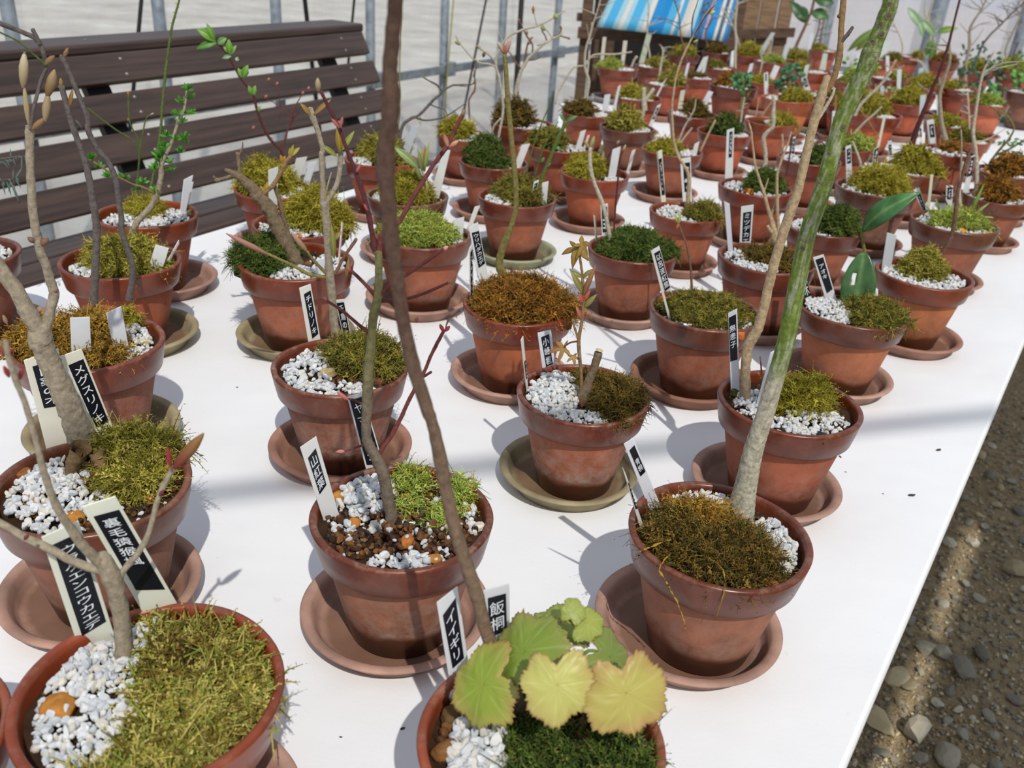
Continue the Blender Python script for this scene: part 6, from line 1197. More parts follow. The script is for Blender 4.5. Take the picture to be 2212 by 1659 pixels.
trunk(p, [(1960, 358, 17), (1967, 325, 14), (1977, 289, 12), (1988, 258, 10), (2000, 229, 9), (2014, 193, 8), (2029, 157, 7), (2040, 125, 6), (2049, 96, 6), (2061, 48, 5), (2073, 0, 5), (2086, -50, 4)], 'darkred', 9)
label(p, [(1917, 305), (1926, 303), (1928, 347), (1921, 348)], 'white label with dark strip at the left of the long red stem', 0, None, (0.2, 0.9, 0.2, 0.7), marks=3)
p = mid('Z', 2153, 424, 140, 'rust moss pot on the right edge row', 'pot of rust brown moss and white gravel on the outer row', (118, 66, 44), 0.1, 'terra', [(0.0, 0.25, 0.55, 0.6, 0.75)], 'rust', [(0.6, -0.2, 0.3, 0.6, 0.06), (-0.6, 0.0, 0.3, 0.5, 0.06)], 1300, 0.013, 0.0010, 220)
trunk(p, [(2106, 428, 10), (2109, 400, 9), (2110, 360, 9), (2107, 320, 8), (2102, 285, 8), (2108, 240, 7), (2116, 190, 6), (2126, 150, 5), (2148, 110, 4)], 'palegrey', 8); twigs(p, 5, 'palegrey', 0.4, 4)
label(p, [(2098, 338), (2106, 334), (2096, 398), (2082, 402)], 'dark striped label half hidden behind pale stem on the outer row', 10, None, (0.1, 0.95, 0.05, 0.7), marks=4, base=atz(2090, 428, p.soil))
p = mid('Z2', 2178, 370, 136, 'brown moss pot at the right frame edge', 'pot of brown moss with leafy twigs, last of the outer row at the right', (120, 68, 48), 0.1, 'terra', [(0.0, 0.2, 0.55, 0.6, 0.75)], 'rust', [(0.5, -0.4, 0.35, 0.4, 0.05), (-0.6, 0.2, 0.3, 0.4, 0.06)], 900, 0.013, 0.0011, 180, [(-0.55, -0.25, 0.014, (210, 150, 60))])
trunk(p, [(2133, 372, 6), (2140, 350, 6), (2158, 325, 5), (2176, 305, 5), (2190, 280, 4), (2184, 262, 4), (2172, 247, 4), (2155, 238, 3), (2138, 229, 3)], 'olive', 7)
branch(p, [(2150, 335, 5), (2175, 325, 5), (2196, 313, 4), (2225, 295, 4), (2250, 280, 3)], 'olive', 10); bush(p, 2195, 312, 34, 24, 22, 13, (84, 124, 74), 5); bush(p, 2172, 248, 20, 14, 8, 10, (96, 130, 70), 5)
p = mid('1', 1285, 373, 150, 'yellow moss pot with two broad blank labels', 'orange pot of yellow moss with two blank white labels, middle row', (142, 70, 44), 0.1, 'terra', [(-0.25, 0.25, 0.52, 0.6, 0.62)], 'yellow', [(0.6, -0.3, 0.3, 0.4, 0.05)], 1300, 0.014, 0.0009, 120, bcol=(164, 88, 56), mixed=120)
trunk(p, [(1296, 372, 4), (1310, 345, 4), (1322, 325, 4), (1332, 312, 3)], 'darkred', 6); bud(p, 1332, 312, 1338, 303, 6, (150, 140, 100)); leaf(p, 1300, 360, 1290, 330, 7, (150, 150, 90)); leaf(p, 1300, 358, 1304, 326, 7, (160, 150, 90))
label(p, [(1323, 323), (1341, 316), (1330, 381), (1313, 385)], 'broad blank white label in the yellow moss pot', 5, tint=(234, 236, 236)); label(p, [(1365, 326), (1373, 322), (1358, 378), (1351, 381)], 'narrow blank label right of the broad one in the yellow moss pot', 50, tint=(234, 232, 228), base=atz(1352, 382, p.soil))
p = mid('3', 1067, 348, 152, 'dark moss pot behind the olive stem', 'pot of tall dark moss behind the olive green stem', (124, 64, 46), 0.2, 'terra', [(-0.25, 0.3, 0.50, 0.6, 0.9), (0.0, -0.1, 0.5, 0.45, 0.4)], 'dark', [(0.5, 0.0, 0.3, 0.5, 0.05)], 1700, 0.012, 0.0009, 120, bcol=(156, 90, 62), mixed=60)
trunk(p, [(1074, 335, 7), (1073, 315, 6), (1082, 270, 6), (1087, 236, 6), (1084, 205, 6), (1081, 186, 6), (1076, 160, 6), (1071, 142, 6), (1074, 120, 5), (1085, 95, 5), (1100, 78, 5), (1120, 68, 5), (1140, 61, 5), (1158, 57, 5), (1174, 50, 4), (1196, 38, 4), (1222, 22, 2)], 'palegrey', 8)
for px in ([(1071, 145, 5), (1055, 138, 4), (1036, 136, 4), (1020, 125, 3), (1005, 108, 3), (992, 92, 3), (984, 76, 2)], [(1072, 138, 4), (1062, 124, 4), (1048, 112, 4), (1036, 104, 4), (1032, 98, 3)], [(1075, 330, 5), (1064, 300, 5), (1066, 275, 4), (1082, 255, 4)], [(1160, 57, 3), (1155, 35, 2), (1152, 15, 2)], [(1170, 52, 3), (1185, 70, 3), (1192, 85, 3), (1180, 92, 3), (1160, 98, 3)], [(1088, 95, 3), (1082, 80, 2), (1076, 68, 2)]): branch(p, px, 'palegrey', None, 6)
for q in [(1196, 38, 1206, 34, 14, (150, 164, 90)), (1168, 58, 1178, 66, 8, (130, 140, 80)), (996, 96, 982, 90, 8, (140, 140, 90)), (1040, 106, 1028, 98, 7, (140, 120, 80)), (1046, 112, 1044, 124, 8, (110, 90, 60)), (1152, 30, 1152, 12, 6, (150, 100, 60))]: bud(p, *q[:6])
label(p, [(1127, 313), (1145, 310), (1125, 361), (1109, 364)], 'blank white label leaning right in the pot of tall dark moss', 8, tint=(236, 236, 234))
p = mid('4', 1007, 292, 124, 'bright moss pot in the row along the wall', 'pot of bright moss and white gravel in the row along the film wall', (134, 66, 44), 0.1, 'terra', [(-0.35, 0.2, 0.52, 0.65, 0.7)], 'yellow', [(0.5, 0.1, 0.4, 0.6, 0.10), (0.1, -0.6, 0.5, 0.25, 0.04)], 1200, 0.018, 0.001, 220, [(-0.45, -0.35, 0.014, (180, 110, 50))])
trunk(p, [(1017, 287, 5), (1014, 250, 4), (1013, 219, 4), (1018, 206, 4), (1025, 196, 4), (1027, 175, 3), (1024, 160, 3), (1032, 142, 2)], 'brown', 7); twigs(p, 3, 'brown', 0.25, 2, budcol=(130, 110, 60))
p = mid('5', 1128, 265, 136, 'dark moss ball pot against the wall', 'pot with a round dark moss ball and white gravel against the film wall', (130, 68, 48), 0.1, 'terra', [(-0.30, 0.25, 0.60, 0.70, 0.95)], 'brown', [(0.55, 0.0, 0.4, 0.6, 0.07), (0.2, -0.6, 0.5, 0.25, 0.04)], 1300, 0.013, 0.001, 220)
trunk(p, [(1124, 262, 10), (1120, 240, 9), (1114, 205, 8), (1118, 180, 8), (1126, 152, 8), (1134, 138, 8), (1142, 125, 7), (1158, 110, 6), (1173, 96, 6), (1190, 85, 5), (1206, 78, 4), (1215, 70, 3)], 'palegrey', 9)
for px in ([(1132, 140, 5), (1136, 115, 5), (1140, 95, 4), (1150, 80, 4), (1160, 100, 3)][:4], [(1150, 116, 4), (1150, 96, 4), (1138, 78, 4), (1130, 62, 3), (1122, 46, 3)], [(1182, 92, 4), (1178, 78, 3), (1170, 66, 3)], [(1190, 85, 4), (1202, 76, 3), (1212, 78, 3), (1226, 82, 3)], [(1138, 130, 4), (1158, 128, 3), (1170, 120, 2)], [(1127, 150, 4), (1118, 140, 4), (1104, 118, 3), (1092, 104, 2)], [(1204, 78, 3), (1212, 66, 3), (1212, 58, 3)]): branch(p, px, 'brown', None, 6)
for q in [(1122, 46, 1120, 40, 5, (140, 100, 60)), (1212, 62, 1210, 55, 5, (150, 90, 60)), (1138, 78, 1138, 66, 5, (130, 90, 70)), (1140, 96, 1146, 88, 8, (150, 100, 70)), (1226, 82, 1232, 84, 5, (130, 80, 60))]: bud(p, *q)
p = mid('2', 1212, 313, 143, 'pot with an arching thin stem', 'pot of brown green moss and mixed grit with an arching thin stem', (132, 66, 46), 0.1, 'terra', [(-0.35, 0.2, 0.55, 0.65, 0.62)], 'mix', [(0.4, -0.1, 0.35, 0.6, 0.06)], 1000, 0.015, 0.001, 140, mixed=120)
trunk(p, [(1236, 318, 4), (1216, 303, 4), (1190, 297, 4), (1160, 299, 4), (1140, 306, 3), (1120, 322, 3)], 'palegrey', 6)
for q in [(1200, 300, 1180, 296, 6, (120, 140, 80))]: leaf(p, *q)
label(p, [(1254, 284), (1266, 280), (1254, 324), (1240, 328)], 'blank white label leaning right beside the arching stem', 6, tint=(236, 236, 232)); label(p, [(1269, 293), (1274, 291), (1264, 322), (1260, 322)], 'narrow white label just right of the one by the arching stem', 50, tint=(236, 234, 228), base=atz(1262, 326, p.soil))
p = mid('V', 1632, 403, 160, 'pot of the kinked pale stem', 'pot of white gravel and dark moss with one kinked pale stem', (130, 62, 42), 0.1, 'terra', [(0.2, 0.2, 0.48, 0.6, 0.62)], 'dark', [(-0.5, 0.1, 0.42, 0.6, 0.08), (0.3, -0.55, 0.5, 0.3, 0.05), (0.6, 0.2, 0.3, 0.4, 0.05)], 1200, 0.013, 0.0009, 380, [(-0.15, -0.3, 0.020, (186, 112, 50))], bcol=(146, 74, 48))
trunk(p, [(1650, 385, 12), (1651, 365, 11), (1654, 345, 9), (1653, 325, 9), (1650, 305, 9), (1650, 296, 10), (1658, 285, 9), (1668, 276, 9), (1671, 262, 9), (1670, 245, 9), (1672, 225, 7), (1670, 205, 6)], 'palegrey', 9)
label(p, [(1570, 281), (1586, 276), (1583, 376), (1566, 378)], 'tall white label with black strip in front of an orange pot', 4, None, (0.38, 0.80, 0.06, 0.62), marks=6)
label(p, [(1705, 425), (1711, 423), (1706, 460), (1700, 462)], 'thin white label seen edge on right of the kinked stem pot', 50, tint=(230, 230, 226), base=atz(1698, 420, p.soil))
p = mid('X3', 1748, 342, 138, 'pot behind the beige trunk with two thin sticks', 'pot of white gravel and dark moss just behind the beige trunk', (128, 64, 46), 0.1, 'terra', [(0.3, 0.15, 0.5, 0.6, 0.6)], 'dark', [(-0.55, 0.1, 0.4, 0.6, 0.08)], 700, 0.013, 0.001, 200)
trunk(p, [(1700, 370, 4), (1706, 335, 4), (1709, 305, 4), (1709, 288, 5)], 'darkred', 6); branch(p, [(1690, 345, 4), (1690, 315, 4), (1690, 290, 4)], 'beige', 0, base=atz(1691, 346, p.soil), name='stick')
label(p, [(1713, 296), (1719, 295), (1716, 333), (1709, 335)], 'label with dark strip behind a dark red stick', 6, None, (0.1, 0.9, 0.1, 0.95), marks=3)
p = mid('X4', 1822, 314, 124, 'pot behind the green trunk', 'pot of green moss and white gravel hidden behind the green trunk', (128, 64, 44), 0.1, 'olive', [(0.45, 0.2, 0.5, 0.6, 0.6)], 'bright', [(-0.45, 0.1, 0.45, 0.6, 0.08)], 600, 0.014, 0.0011, 160)
trunk(p, [(1838, 300, 6), (1850, 283, 6), (1870, 262, 5), (1890, 245, 5), (1905, 230, 3)], 'palegrey', 6); branch(p, [(1858, 238, 3), (1875, 260, 3), (1890, 285, 2), (1900, 300, 2)], 'ochre', 0)
branch(p, [(1846, 250, 8), (1860, 225, 7), (1885, 200, 6), (1905, 180, 6), (1925, 155, 5)], 'palegrey', 10)
label(p, [(1798, 240), (1804, 239), (1803, 280), (1796, 281)], 'narrow label with black strip left of the green trunk', 20, None, (0.45, 1.0, 0.3, 0.98), marks=3, base=atz(1797, 306, p.soil)); label(p, [(1908, 252), (1914, 250), (1903, 302), (1897, 303)], 'slim pale label right of the green trunk', 40, tint=(230, 230, 210))
for a in [
 ('6', 1268, 243, 110, 'pot beside the wooden rack foot', 'pot of brown moss with two blank labels in front of the wooden rack', (132, 66, 46), 'olive', (-0.25, 0.2, 0.6, 0.65, 0.62), 'brown', (0.55, 0.1, 0.35, 0.5), [(1268, 230, 8), (1268, 205, 7), (1272, 176, 7), (1266, 155, 6), (1263, 140, 6), (1265, 108, 5), (1274, 78, 5), (1280, 55, 4), (1290, 25, 3), (1298, -5, 3)], 'palegrey', 4),
 ('7', 1355, 274, 122, 'weathered pot with bushy moss', 'weathered greyish pot of bushy olive moss and white gravel', (108, 68, 56), 'pink', (-0.1, 0.2, 0.58, 0.65, 0.9), 'olive', (0.5, -0.2, 0.4, 0.55), [(1386, 262, 8), (1390, 240, 8), (1391, 226, 7)], 'palegrey', 0),
 ('8', 1452, 323, 134, 'pot of low yellow moss with a long bent stem nearby', 'brown rimmed pot of low yellow moss and one pink stick', (124, 66, 46), 'terra', (-0.2, 0.1, 0.5, 0.6, 0.4), 'yellow', (0.45, 0.0, 0.35, 0.5), [(1468, 300, 4), (1478, 275, 4), (1488, 258, 3), (1500, 235, 3), (1503, 215, 2)], 'palegrey', 1),
 ('9', 1565, 284, 120, 'orange pot behind the tall black striped label', 'orange pot of round green moss and white gravel, behind tall black striped label', (140, 64, 36), 'terra', (0.0, 0.2, 0.55, 0.65, 0.8), 'dark', (0.55, 0.0, 0.35, 0.6), [(1600, 262, 5), (1604, 235, 4), (1608, 210, 3)], 'palegrey', 1),
 ('10', 1664, 262, 110, 'half empty orange pot with two pink sticks', 'orange pot with two thin pink sticks and moss on its right', (146, 74, 46), 'terra', (0.45, 0.1, 0.42, 0.55, 0.5), 'yellow', (0.0, 0.3, 0.2, 0.2), [(1700, 258, 5), (1716, 262, 5), (1726, 275, 5), (1722, 290, 4), (1712, 302, 3)], 'ochre', 0),
 ('11', 1335, 146, 90, 'pot on pale grey saucer under the striped sheet', 'pot of green moss and white gravel below the striped sheet', (128, 66, 48), 'grey', (-0.35, 0.2, 0.55, 0.6, 0.5), 'bright', (0.4, -0.1, 0.45, 0.6), [(1366, 140, 5), (1370, 130, 5), (1376, 122, 6)], 'palegrey', 0),
 ('12', 1410, 142, 78, 'pot with a pale translucent label under the rack', 'pot of white gravel with broad pale label under the rack rail', (118, 60, 44), 'terra', (0.3, 0.3, 0.6, 0.6, 0.6), 'olive', (-0.4, 0.1, 0.45, 0.6), [(1405, 130, 4), (1400, 95, 4), (1398, 60, 4), (1402, 20, 3), (1396, -20, 3)], 'palegrey', 5),
 ('13', 1378, 209, 106, 'pot with a forked grey stub', 'pot of yellow moss with forked grey stub and white gravel', (136, 64, 42), 'terra', (-0.1, 0.2, 0.7, 0.6, 0.55), 'yellow', (0.0, -0.45, 0.75, 0.35), [(1392, 228, 12), (1391, 215, 11), (1391, 202, 9), (1391, 190, 8)], 'palegrey', 0),
 ('14', 1440, 180, 94, 'pot of dark mounded moss behind the grey stub', 'pot of mounded dark moss and white gravel behind the grey stub', (136, 62, 40), 'terra', (0.25, 0.25, 0.55, 0.6, 0.85), 'olive', (-0.4, -0.1, 0.5, 0.5), [(1424, 165, 5), (1427, 145, 5), (1432, 115, 4), (1430, 102, 4)], 'palegrey', 3),
 ('15', 1506, 166, 78, 'pot with a wide white label in the back rows', 'back pot with a wide slanted white label, behind dark mounded moss', (136, 64, 42), 'terra', (0.0, 0.3, 0.5, 0.4, 0.3), 'brown', (0.3, 0.0, 0.6, 0.6), [(1490, 155, 4), (1478, 110, 4), (1470, 70, 3), (1466, 30, 3), (1450, -20, 3)], 'brown', 5),
 ('16', 1497, 245, 112, 'pot with two labels left of the green leafed sprig', 'pot of brown moss with two blank labels and scattered white gravel', (126, 62, 44), 'terra', (0.05, 0.2, 0.45, 0.55, 0.65), 'brown', (-0.5, 0.0, 0.42, 0.5), [(1488, 285, 4), (1476, 300, 4), (1462, 318, 3)], 'palegrey', 0),
 ('17', 1585, 184, 110, 'pot of the green leafed sprig', 'dark rimmed pot of white gravel with a sprig of small green leaves', (112, 54, 36), 'olive', (-0.05, 0.3, 0.55, 0.5, 0.62), 'rust', (0.0, -0.3, 0.75, 0.45), [(1600, 235, 6), (1602, 215, 5), (1606, 190, 5), (1604, 170, 4)], 'olive', 0),
 ('18', 1556, 146, 74, 'back pot left of the tall grey stem', 'back pot of white gravel and moss by a tall grey twiggy stem', (124, 58, 40), 'terra', (-0.3, 0.3, 0.5, 0.5, 0.5), 'mix', (0.2, -0.1, 0.6, 0.6), [(1588, 150, 6), (1588, 120, 6), (1590, 90, 5), (1588, 50, 5), (1592, 10, 4), (1588, -40, 4)], 'palegrey', 7),
 ('19', 1650, 176, 84, 'pot of low yellow moss behind the sprig', 'back pot of low yellow moss with two white labels, behind the green sprig', (140, 66, 40), 'terra', (-0.2, 0.2, 0.6, 0.6, 0.4), 'yellow', (0.7, -0.3, 0.2, 0.3), [(1640, 165, 3), (1646, 135, 3), (1642, 110, 2)], 'palegrey', 1),
 ('20', 1703, 212, 114, 'orange pot under the round leafed bush', 'bright orange pot under a bush of small round green leaves', (166, 92, 56), 'terra', (0.3, 0.1, 0.55, 0.6, 0.5), 'yellow', (-0.6, 0.1, 0.3, 0.5), [(1702, 212, 6), (1702, 190, 6), (1700, 165, 4)], 'brown', 0),
 ('21', 1666, 132, 76, 'back pot with yellow straws', 'far back pot of moss with pale straws and leaning white labels', (132, 60, 40), 'terra', (0.1, 0.2, 0.6, 0.6, 0.5), 'bright', (-0.5, 0.0, 0.3, 0.4), [(1652, 128, 4), (1660, 108, 3), (1664, 90, 2)], 'beige', 1),
 ('21b', 1617, 118, 70, 'far back pot with a small tilted label', 'far back pot of tall yellow moss with small tilted label', (120, 58, 40), 'terra', (0.0, 0.1, 0.7, 0.7, 1.0), 'yellow', None, [(1600, 115, 4), (1592, 80, 4), (1580, 50, 3), (1562, 20, 3)], 'palegrey', 4),
 ('22', 1756, 153, 84, 'pot left of the beige trunk top', 'back pot of white gravel with a broad pale label, left of the beige trunk', (138, 64, 42), 'terra', (-0.6, 0.2, 0.35, 0.5, 0.5), 'olive', (0.2, 0.0, 0.65, 0.65), [(1745, 145, 4), (1752, 110, 4), (1766, 70, 3), (1772, 40, 3)], 'brown', 4),
 ('23', 1722, 126, 68, 'back pot of dark moss at the dark leaning stem', 'far back pot of moss at foot of a dark leaning stem with big leaves', (122, 58, 40), 'terra', (0.0, 0.1, 0.7, 0.7, 0.8), 'olive', None, [(1712, 120, 7), (1724, 90, 7), (1740, 55, 6), (1754, 20, 6), (1762, -20, 5)], 'brown', 1),
 ('24', 1778, 108, 66, 'last row pot by the end wall', 'last row pot of white gravel near the end wall, left of the beige trunk', (136, 66, 46), 'terra', (-0.3, 0.2, 0.5, 0.5, 0.5), 'olive', (0.3, 0.0, 0.5, 0.6), [(1775, 100, 3), (1780, 60, 3), (1790, 20, 2)], 'palegrey', 4),
 ('25', 1774, 203, 98, 'pot with a bent label beside the beige trunk', 'pot of white gravel with a bent looking pair of labels, by beige trunk', (132, 60, 42), 'olive', (0.3, 0.2, 0.4, 0.5, 0.4), 'mix', (-0.2, 0.0, 0.65, 0.65), [(1804, 260, 5), (1804, 235, 5), (1806, 205, 4)], 'ochre', 0),
 ('26', 1888, 244, 118, 'orange pot of yellow moss right of the green trunk', 'orange pot of domed yellow moss right of the green trunk', (146, 66, 36), 'terra', (-0.2, 0.3, 0.62, 0.62, 0.95), 'yellow', (0.5, -0.3, 0.35, 0.4), [(1870, 228, 5), (1890, 200, 6), (1915, 165, 6), (1935, 130, 5)], 'beige', 2),
 ('27', 1953, 220, 98, 'pot of yellow moss with small pale leaves', 'orange pot of yellow moss with small pale leaves, second right of green trunk', (142, 66, 38), 'terra', (0.2, 0.25, 0.62, 0.62, 0.9), 'yellow', None, [(1935, 205, 4), (1928, 190, 3), (1922, 180, 2)], 'olive', 0),
 ('28', 1842, 176, 80, 'pot between the two tall trunk tops', 'back pot of leafy moss between the tops of the beige and green trunks', (132, 62, 42), 'terra', (0.0, 0.2, 0.7, 0.6, 0.8), 'bright', (0.6, -0.3, 0.25, 0.3), [(1830, 170, 4), (1836, 150, 4), (1840, 130, 3)], 'palegrey', 2),
 ('28b', 1832, 226, 96, 'low pot behind the beige stem fork', 'pot of green yellow moss glimpsed between beige and green trunks', (134, 62, 42), 'terra', (0.1, 0.2, 0.65, 0.6, 0.6), 'yellow', None, [(1818, 222, 4), (1824, 200, 4), (1834, 180, 3)], 'palegrey', 2),
 ('29', 1912, 128, 72, 'back pot just right of the green trunk top', 'back pot just right of the green trunk with a pale label', (138, 66, 46), 'terra', (0.4, 0.1, 0.5, 0.6, 0.6), 'mix', (-0.3, 0.1, 0.5, 0.6), [(1945, 125, 4), (1950, 100, 4), (1940, 70, 3), (1925, 40, 3), (1905, 10, 2)], 'palegrey', 6),
 ('29b', 1920, 168, 80, 'pot with white grit and green sprout', 'back pot of white gravel with one bright green sprout', (124, 58, 42), 'terra', (0.4, 0.2, 0.45, 0.5, 0.5), 'olive', (-0.3, 0.0, 0.55, 0.6), [(1895, 160, 4), (1893, 148, 4), (1890, 138, 4)], 'bright', 0),
 ('30', 1992, 184, 82, 'mossy pot behind the long red stem', 'back pot of yellow brown moss with two pale labels by the red stem', (128, 60, 42), 'terra', (0.1, 0.2, 0.75, 0.65, 0.75), 'yellow', None, [(2008, 168, 4), (1990, 135, 4), (1965, 128, 3)], 'palegrey', 2),
 ('40', 1958, 120, 64, 'back pot of bare white gravel', 'back pot of white gravel mounded to the rim, near the end wall', (130, 62, 44), 'terra', (0.7, 0.2, 0.3, 0.4, 0.5), 'olive', (-0.2, 0.0, 0.65, 0.65), [(1998, 115, 4), (2010, 80, 4), (2006, 40, 4), (2016, 0, 3)], 'palegrey', 4),
 ('31', 2071, 191, 80, 'pot right of the long red stem', 'back pot of white gravel just right of the long red stem', (130, 58, 38), 'grey', (-0.3, 0.3, 0.45, 0.5, 0.5), 'yellow', (0.3, -0.1, 0.55, 0.6), [(2085, 180, 8), (2086, 140, 7), (2094, 100, 7), (2096, 60, 6), (2120, 20, 4), (2140, -20, 4)], 'grey', 6),
 ('36', 2052, 268, 106, 'pot of low yellow moss on the outer row', 'pot of low yellow moss behind the black striped label, outer rows', (140, 68, 42), 'terra', (-0.1, 0.2, 0.7, 0.6, 0.45), 'yellow', (0.4, -0.4, 0.3, 0.3), [(2030, 262, 5), (2028, 225, 5), (2032, 190, 4), (2026, 160, 3)], 'grey', 3),
 ('36b', 2086, 300, 104, 'pot of dark moss at the outer edge', 'pot of dark moss at the outer edge of the table', (150, 78, 50), 'terra', (0.0, 0.2, 0.7, 0.6, 0.5), 'mix', (0.6, -0.2, 0.25, 0.4), [(2094, 295, 5), (2093, 250, 4), (2090, 200, 4)], 'palegrey', 3),
 ('X2', 2042, 324, 126, 'pot with a broad black striped label on the outer row', 'pot with broad black striped label and bent grey stem on the outer row', (126, 62, 42), 'terra', (0.1, 0.3, 0.3, 0.3, 0.4), 'rust', (0.0, 0.0, 0.78, 0.7), [(2046, 312, 12), (2040, 290, 10), (2034, 265, 9), (2031, 230, 8), (2030, 205, 8), (2040, 170, 7), (2052, 130, 6), (2050, 90, 5)], 'grey', 5),
 ('33', 2128, 222, 98, 'pot of the dark leafed shrub', 'orange pot of a dense dark green shrub at the far right', (156, 84, 60), 'terra', (0.1, 0.2, 0.6, 0.6, 0.5), 'bright', (0.5, -0.4, 0.3, 0.3), [(2120, 215, 5), (2122, 190, 5), (2118, 165, 4)], 'brown', 0),
 ('34', 2222, 198, 116, 'large dark brown pot at the right frame edge', 'large dark brown pot of white gravel on a green tray at the right edge', (104, 66, 54), None, (0.3, 0.3, 0.5, 0.5, 0.6), 'bright', (-0.3, 0.0, 0.55, 0.6), [(2205, 185, 5), (2198, 150, 4), (2190, 120, 4), (2200, 90, 3)], 'brown', 4),
 ('35', 2192, 152, 80, 'green mossy pot behind the dark brown pot', 'back pot of leafy green moss behind the large dark brown pot', (124, 60, 44), 'terra', (-0.1, 0.2, 0.75, 0.65, 0.9), 'bright', None, [(2180, 145, 5), (2172, 110, 4), (2188, 70, 4), (2205, 30, 3), (2212, -10, 3)], 'grey', 7),
 ('37', 2110, 150, 76, 'back pot of twiggy grey sapling', 'back pot of moss under a tangle of grey twigs at the right', (128, 60, 42), 'terra', (0, 0.2, 0.7, 0.6, 0.7), 'yellow', None, [(2110, 145, 5), (2116, 110, 5), (2135, 80, 4), (2160, 55, 4), (2190, 25, 3), (2225, -5, 3)], 'darkgrey', 8),
 ('38', 2040, 132, 64, 'back pot of brown moss before the grey pole', 'back pot of brown moss in front of the thick grey pole', (122, 58, 42), 'terra', (0, 0.2, 0.75, 0.65, 0.8), 'rust', None, [(2025, 125, 4), (2020, 95, 4), (2012, 60, 3), (1998, 30, 3), (2000, 0, 3)], 'palegrey', 4),
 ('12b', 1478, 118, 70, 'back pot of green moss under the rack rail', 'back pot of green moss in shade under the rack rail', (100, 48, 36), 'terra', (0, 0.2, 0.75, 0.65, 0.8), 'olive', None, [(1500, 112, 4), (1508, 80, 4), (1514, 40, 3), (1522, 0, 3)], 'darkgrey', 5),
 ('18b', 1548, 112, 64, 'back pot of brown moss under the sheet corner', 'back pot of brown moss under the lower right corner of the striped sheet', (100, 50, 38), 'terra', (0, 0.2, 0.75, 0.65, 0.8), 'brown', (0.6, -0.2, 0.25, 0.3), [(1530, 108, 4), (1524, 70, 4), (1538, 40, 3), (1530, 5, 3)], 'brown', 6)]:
    pid, cx, cy, w, desc, lab, col, sau, mo, pal, wh, st, bark, tw = a
    p = mid(pid, cx, cy, w, desc, lab, col, 0.15, sau, [mo], pal, [wh + (0.08,)] if wh else None, 800, 0.016, 0.0009, 230, bcol=tuple(min(255, c * 1.15 + 8) for c in col))
    trunk(p, st, bark, 7)
    if tw: twigs(p, tw + 2, bark, 0.5, max(2.2, st[-1][2] * 0.7))
G_ = POTS
p = G_['11']; tag5(p, 1300, 136, 1306, 80, 8, 'tall white stake label at the left below the striped sheet', 20, tint=(226, 216, 204)); tag5(p, 1345, 134, 1351, 88, 9, 'tall white stake label in the middle below the striped sheet', 20, tint=(226, 216, 206), wb=8)
p = G_['12']; tag5(p, 1387, 132, 1402, 75, 12, 'broad translucent label leaning right below the striped sheet', 5, tint=(206, 212, 190))
p = G_['6']; label(p, [(1306, 205), (1319, 203), (1313, 243), (1299, 247)], 'broad blank label in front of the wooden rack foot', 5, tint=(232, 234, 238)); label(p, [(1335, 187), (1341, 183), (1331, 231), (1324, 235)], 'narrow blank label leaning right by the rack foot', 45, tint=(230, 232, 236), base=atz(1322, 240, p.soil))
branch(p, [(1264, 140, 5), (1280, 120, 4), (1300, 117, 4), (1330, 117, 4), (1365, 112, 3)], 'palegrey', 5); branch(p, [(1262, 142, 4), (1240, 146, 4), (1222, 170, 4), (1206, 200, 3), (1200, 225, 3)], 'palegrey', -8)
for q in [(1264, 222, 1246, 214, 9, (96, 150, 76)), (1240, 236, 1222, 244, 8, (96, 146, 76)), (1250, 232, 1262, 220, 8, (90, 140, 70))]: leaf(p, *q, base=p.P[0])
p = G_['7']; label(p, [(1420, 228), (1428, 224), (1411, 268), (1402, 268)], 'white label with dark strip leaning right in the weathered pot', 8, None, (0.2, 0.85, 0.15, 0.75), marks=4)
p = G_['8']; label(p, [(1500, 311), (1511, 305), (1505, 335), (1493, 338)], 'blank white label in the low yellow moss pot', 5, tint=(238, 238, 232)); branch(p, [(1512, 328, 5), (1530, 290, 5), (1545, 260, 5)], 'beige', 0, base=atz(1512, 330, p.soil), name='stick')
p = G_['10']; branch(p, [(1632, 252, 3), (1636, 232, 3), (1639, 212, 3)], 'beige', 0, base=atz(1632, 254, p.soil), name='stick'); branch(p, [(1646, 250, 3), (1660, 230, 3), (1671, 214, 3)], 'beige', 0, base=atz(1646, 253, p.soil), name='stick')
p = G_['13']; branch(p, [(1393, 218, 9), (1402, 205, 8), (1412, 192, 8)], 'palegrey', 10); label(p, [(1434, 176), (1439, 170), (1425, 200), (1419, 203)], 'small narrow label right of the grey stub', 45, tint=(228, 230, 234))
p = G_['14']; label(p, [(1484, 138), (1490, 135), (1481, 178), (1474, 181)], 'slim white label right of the dark mounded moss', 40, tint=(232, 236, 240))
p = G_['15']; label(p, [(1519, 124), (1530, 121), (1523, 160), (1500, 160)], 'wide white label with pen mark in the back rows', 5, tint=(226, 230, 226))
p = G_['16']; label(p, [(1470, 196), (1480, 194), (1474, 234), (1464, 232)], 'ivory blank label at the left of its brown moss pot', 5, tint=(228, 226, 204)); label(p, [(1530, 196), (1541, 199), (1517, 248), (1502, 247)], 'broad blank white label leaning right, left of the leafed sprig', 5, tint=(238, 240, 242))
p = G_['17']; bush(p, 1604, 178, 22, 24, 46, 13, (70, 122, 72), 8); branch(p, [(1600, 232, 5), (1612, 210, 5), (1622, 195, 4)], 'olive', 10)
p = G_['18']; label(p, [(1580, 111), (1587, 108), (1584, 140), (1577, 142)], 'slim white label left of the tall grey twiggy stem', 30, tint=(236, 238, 240))
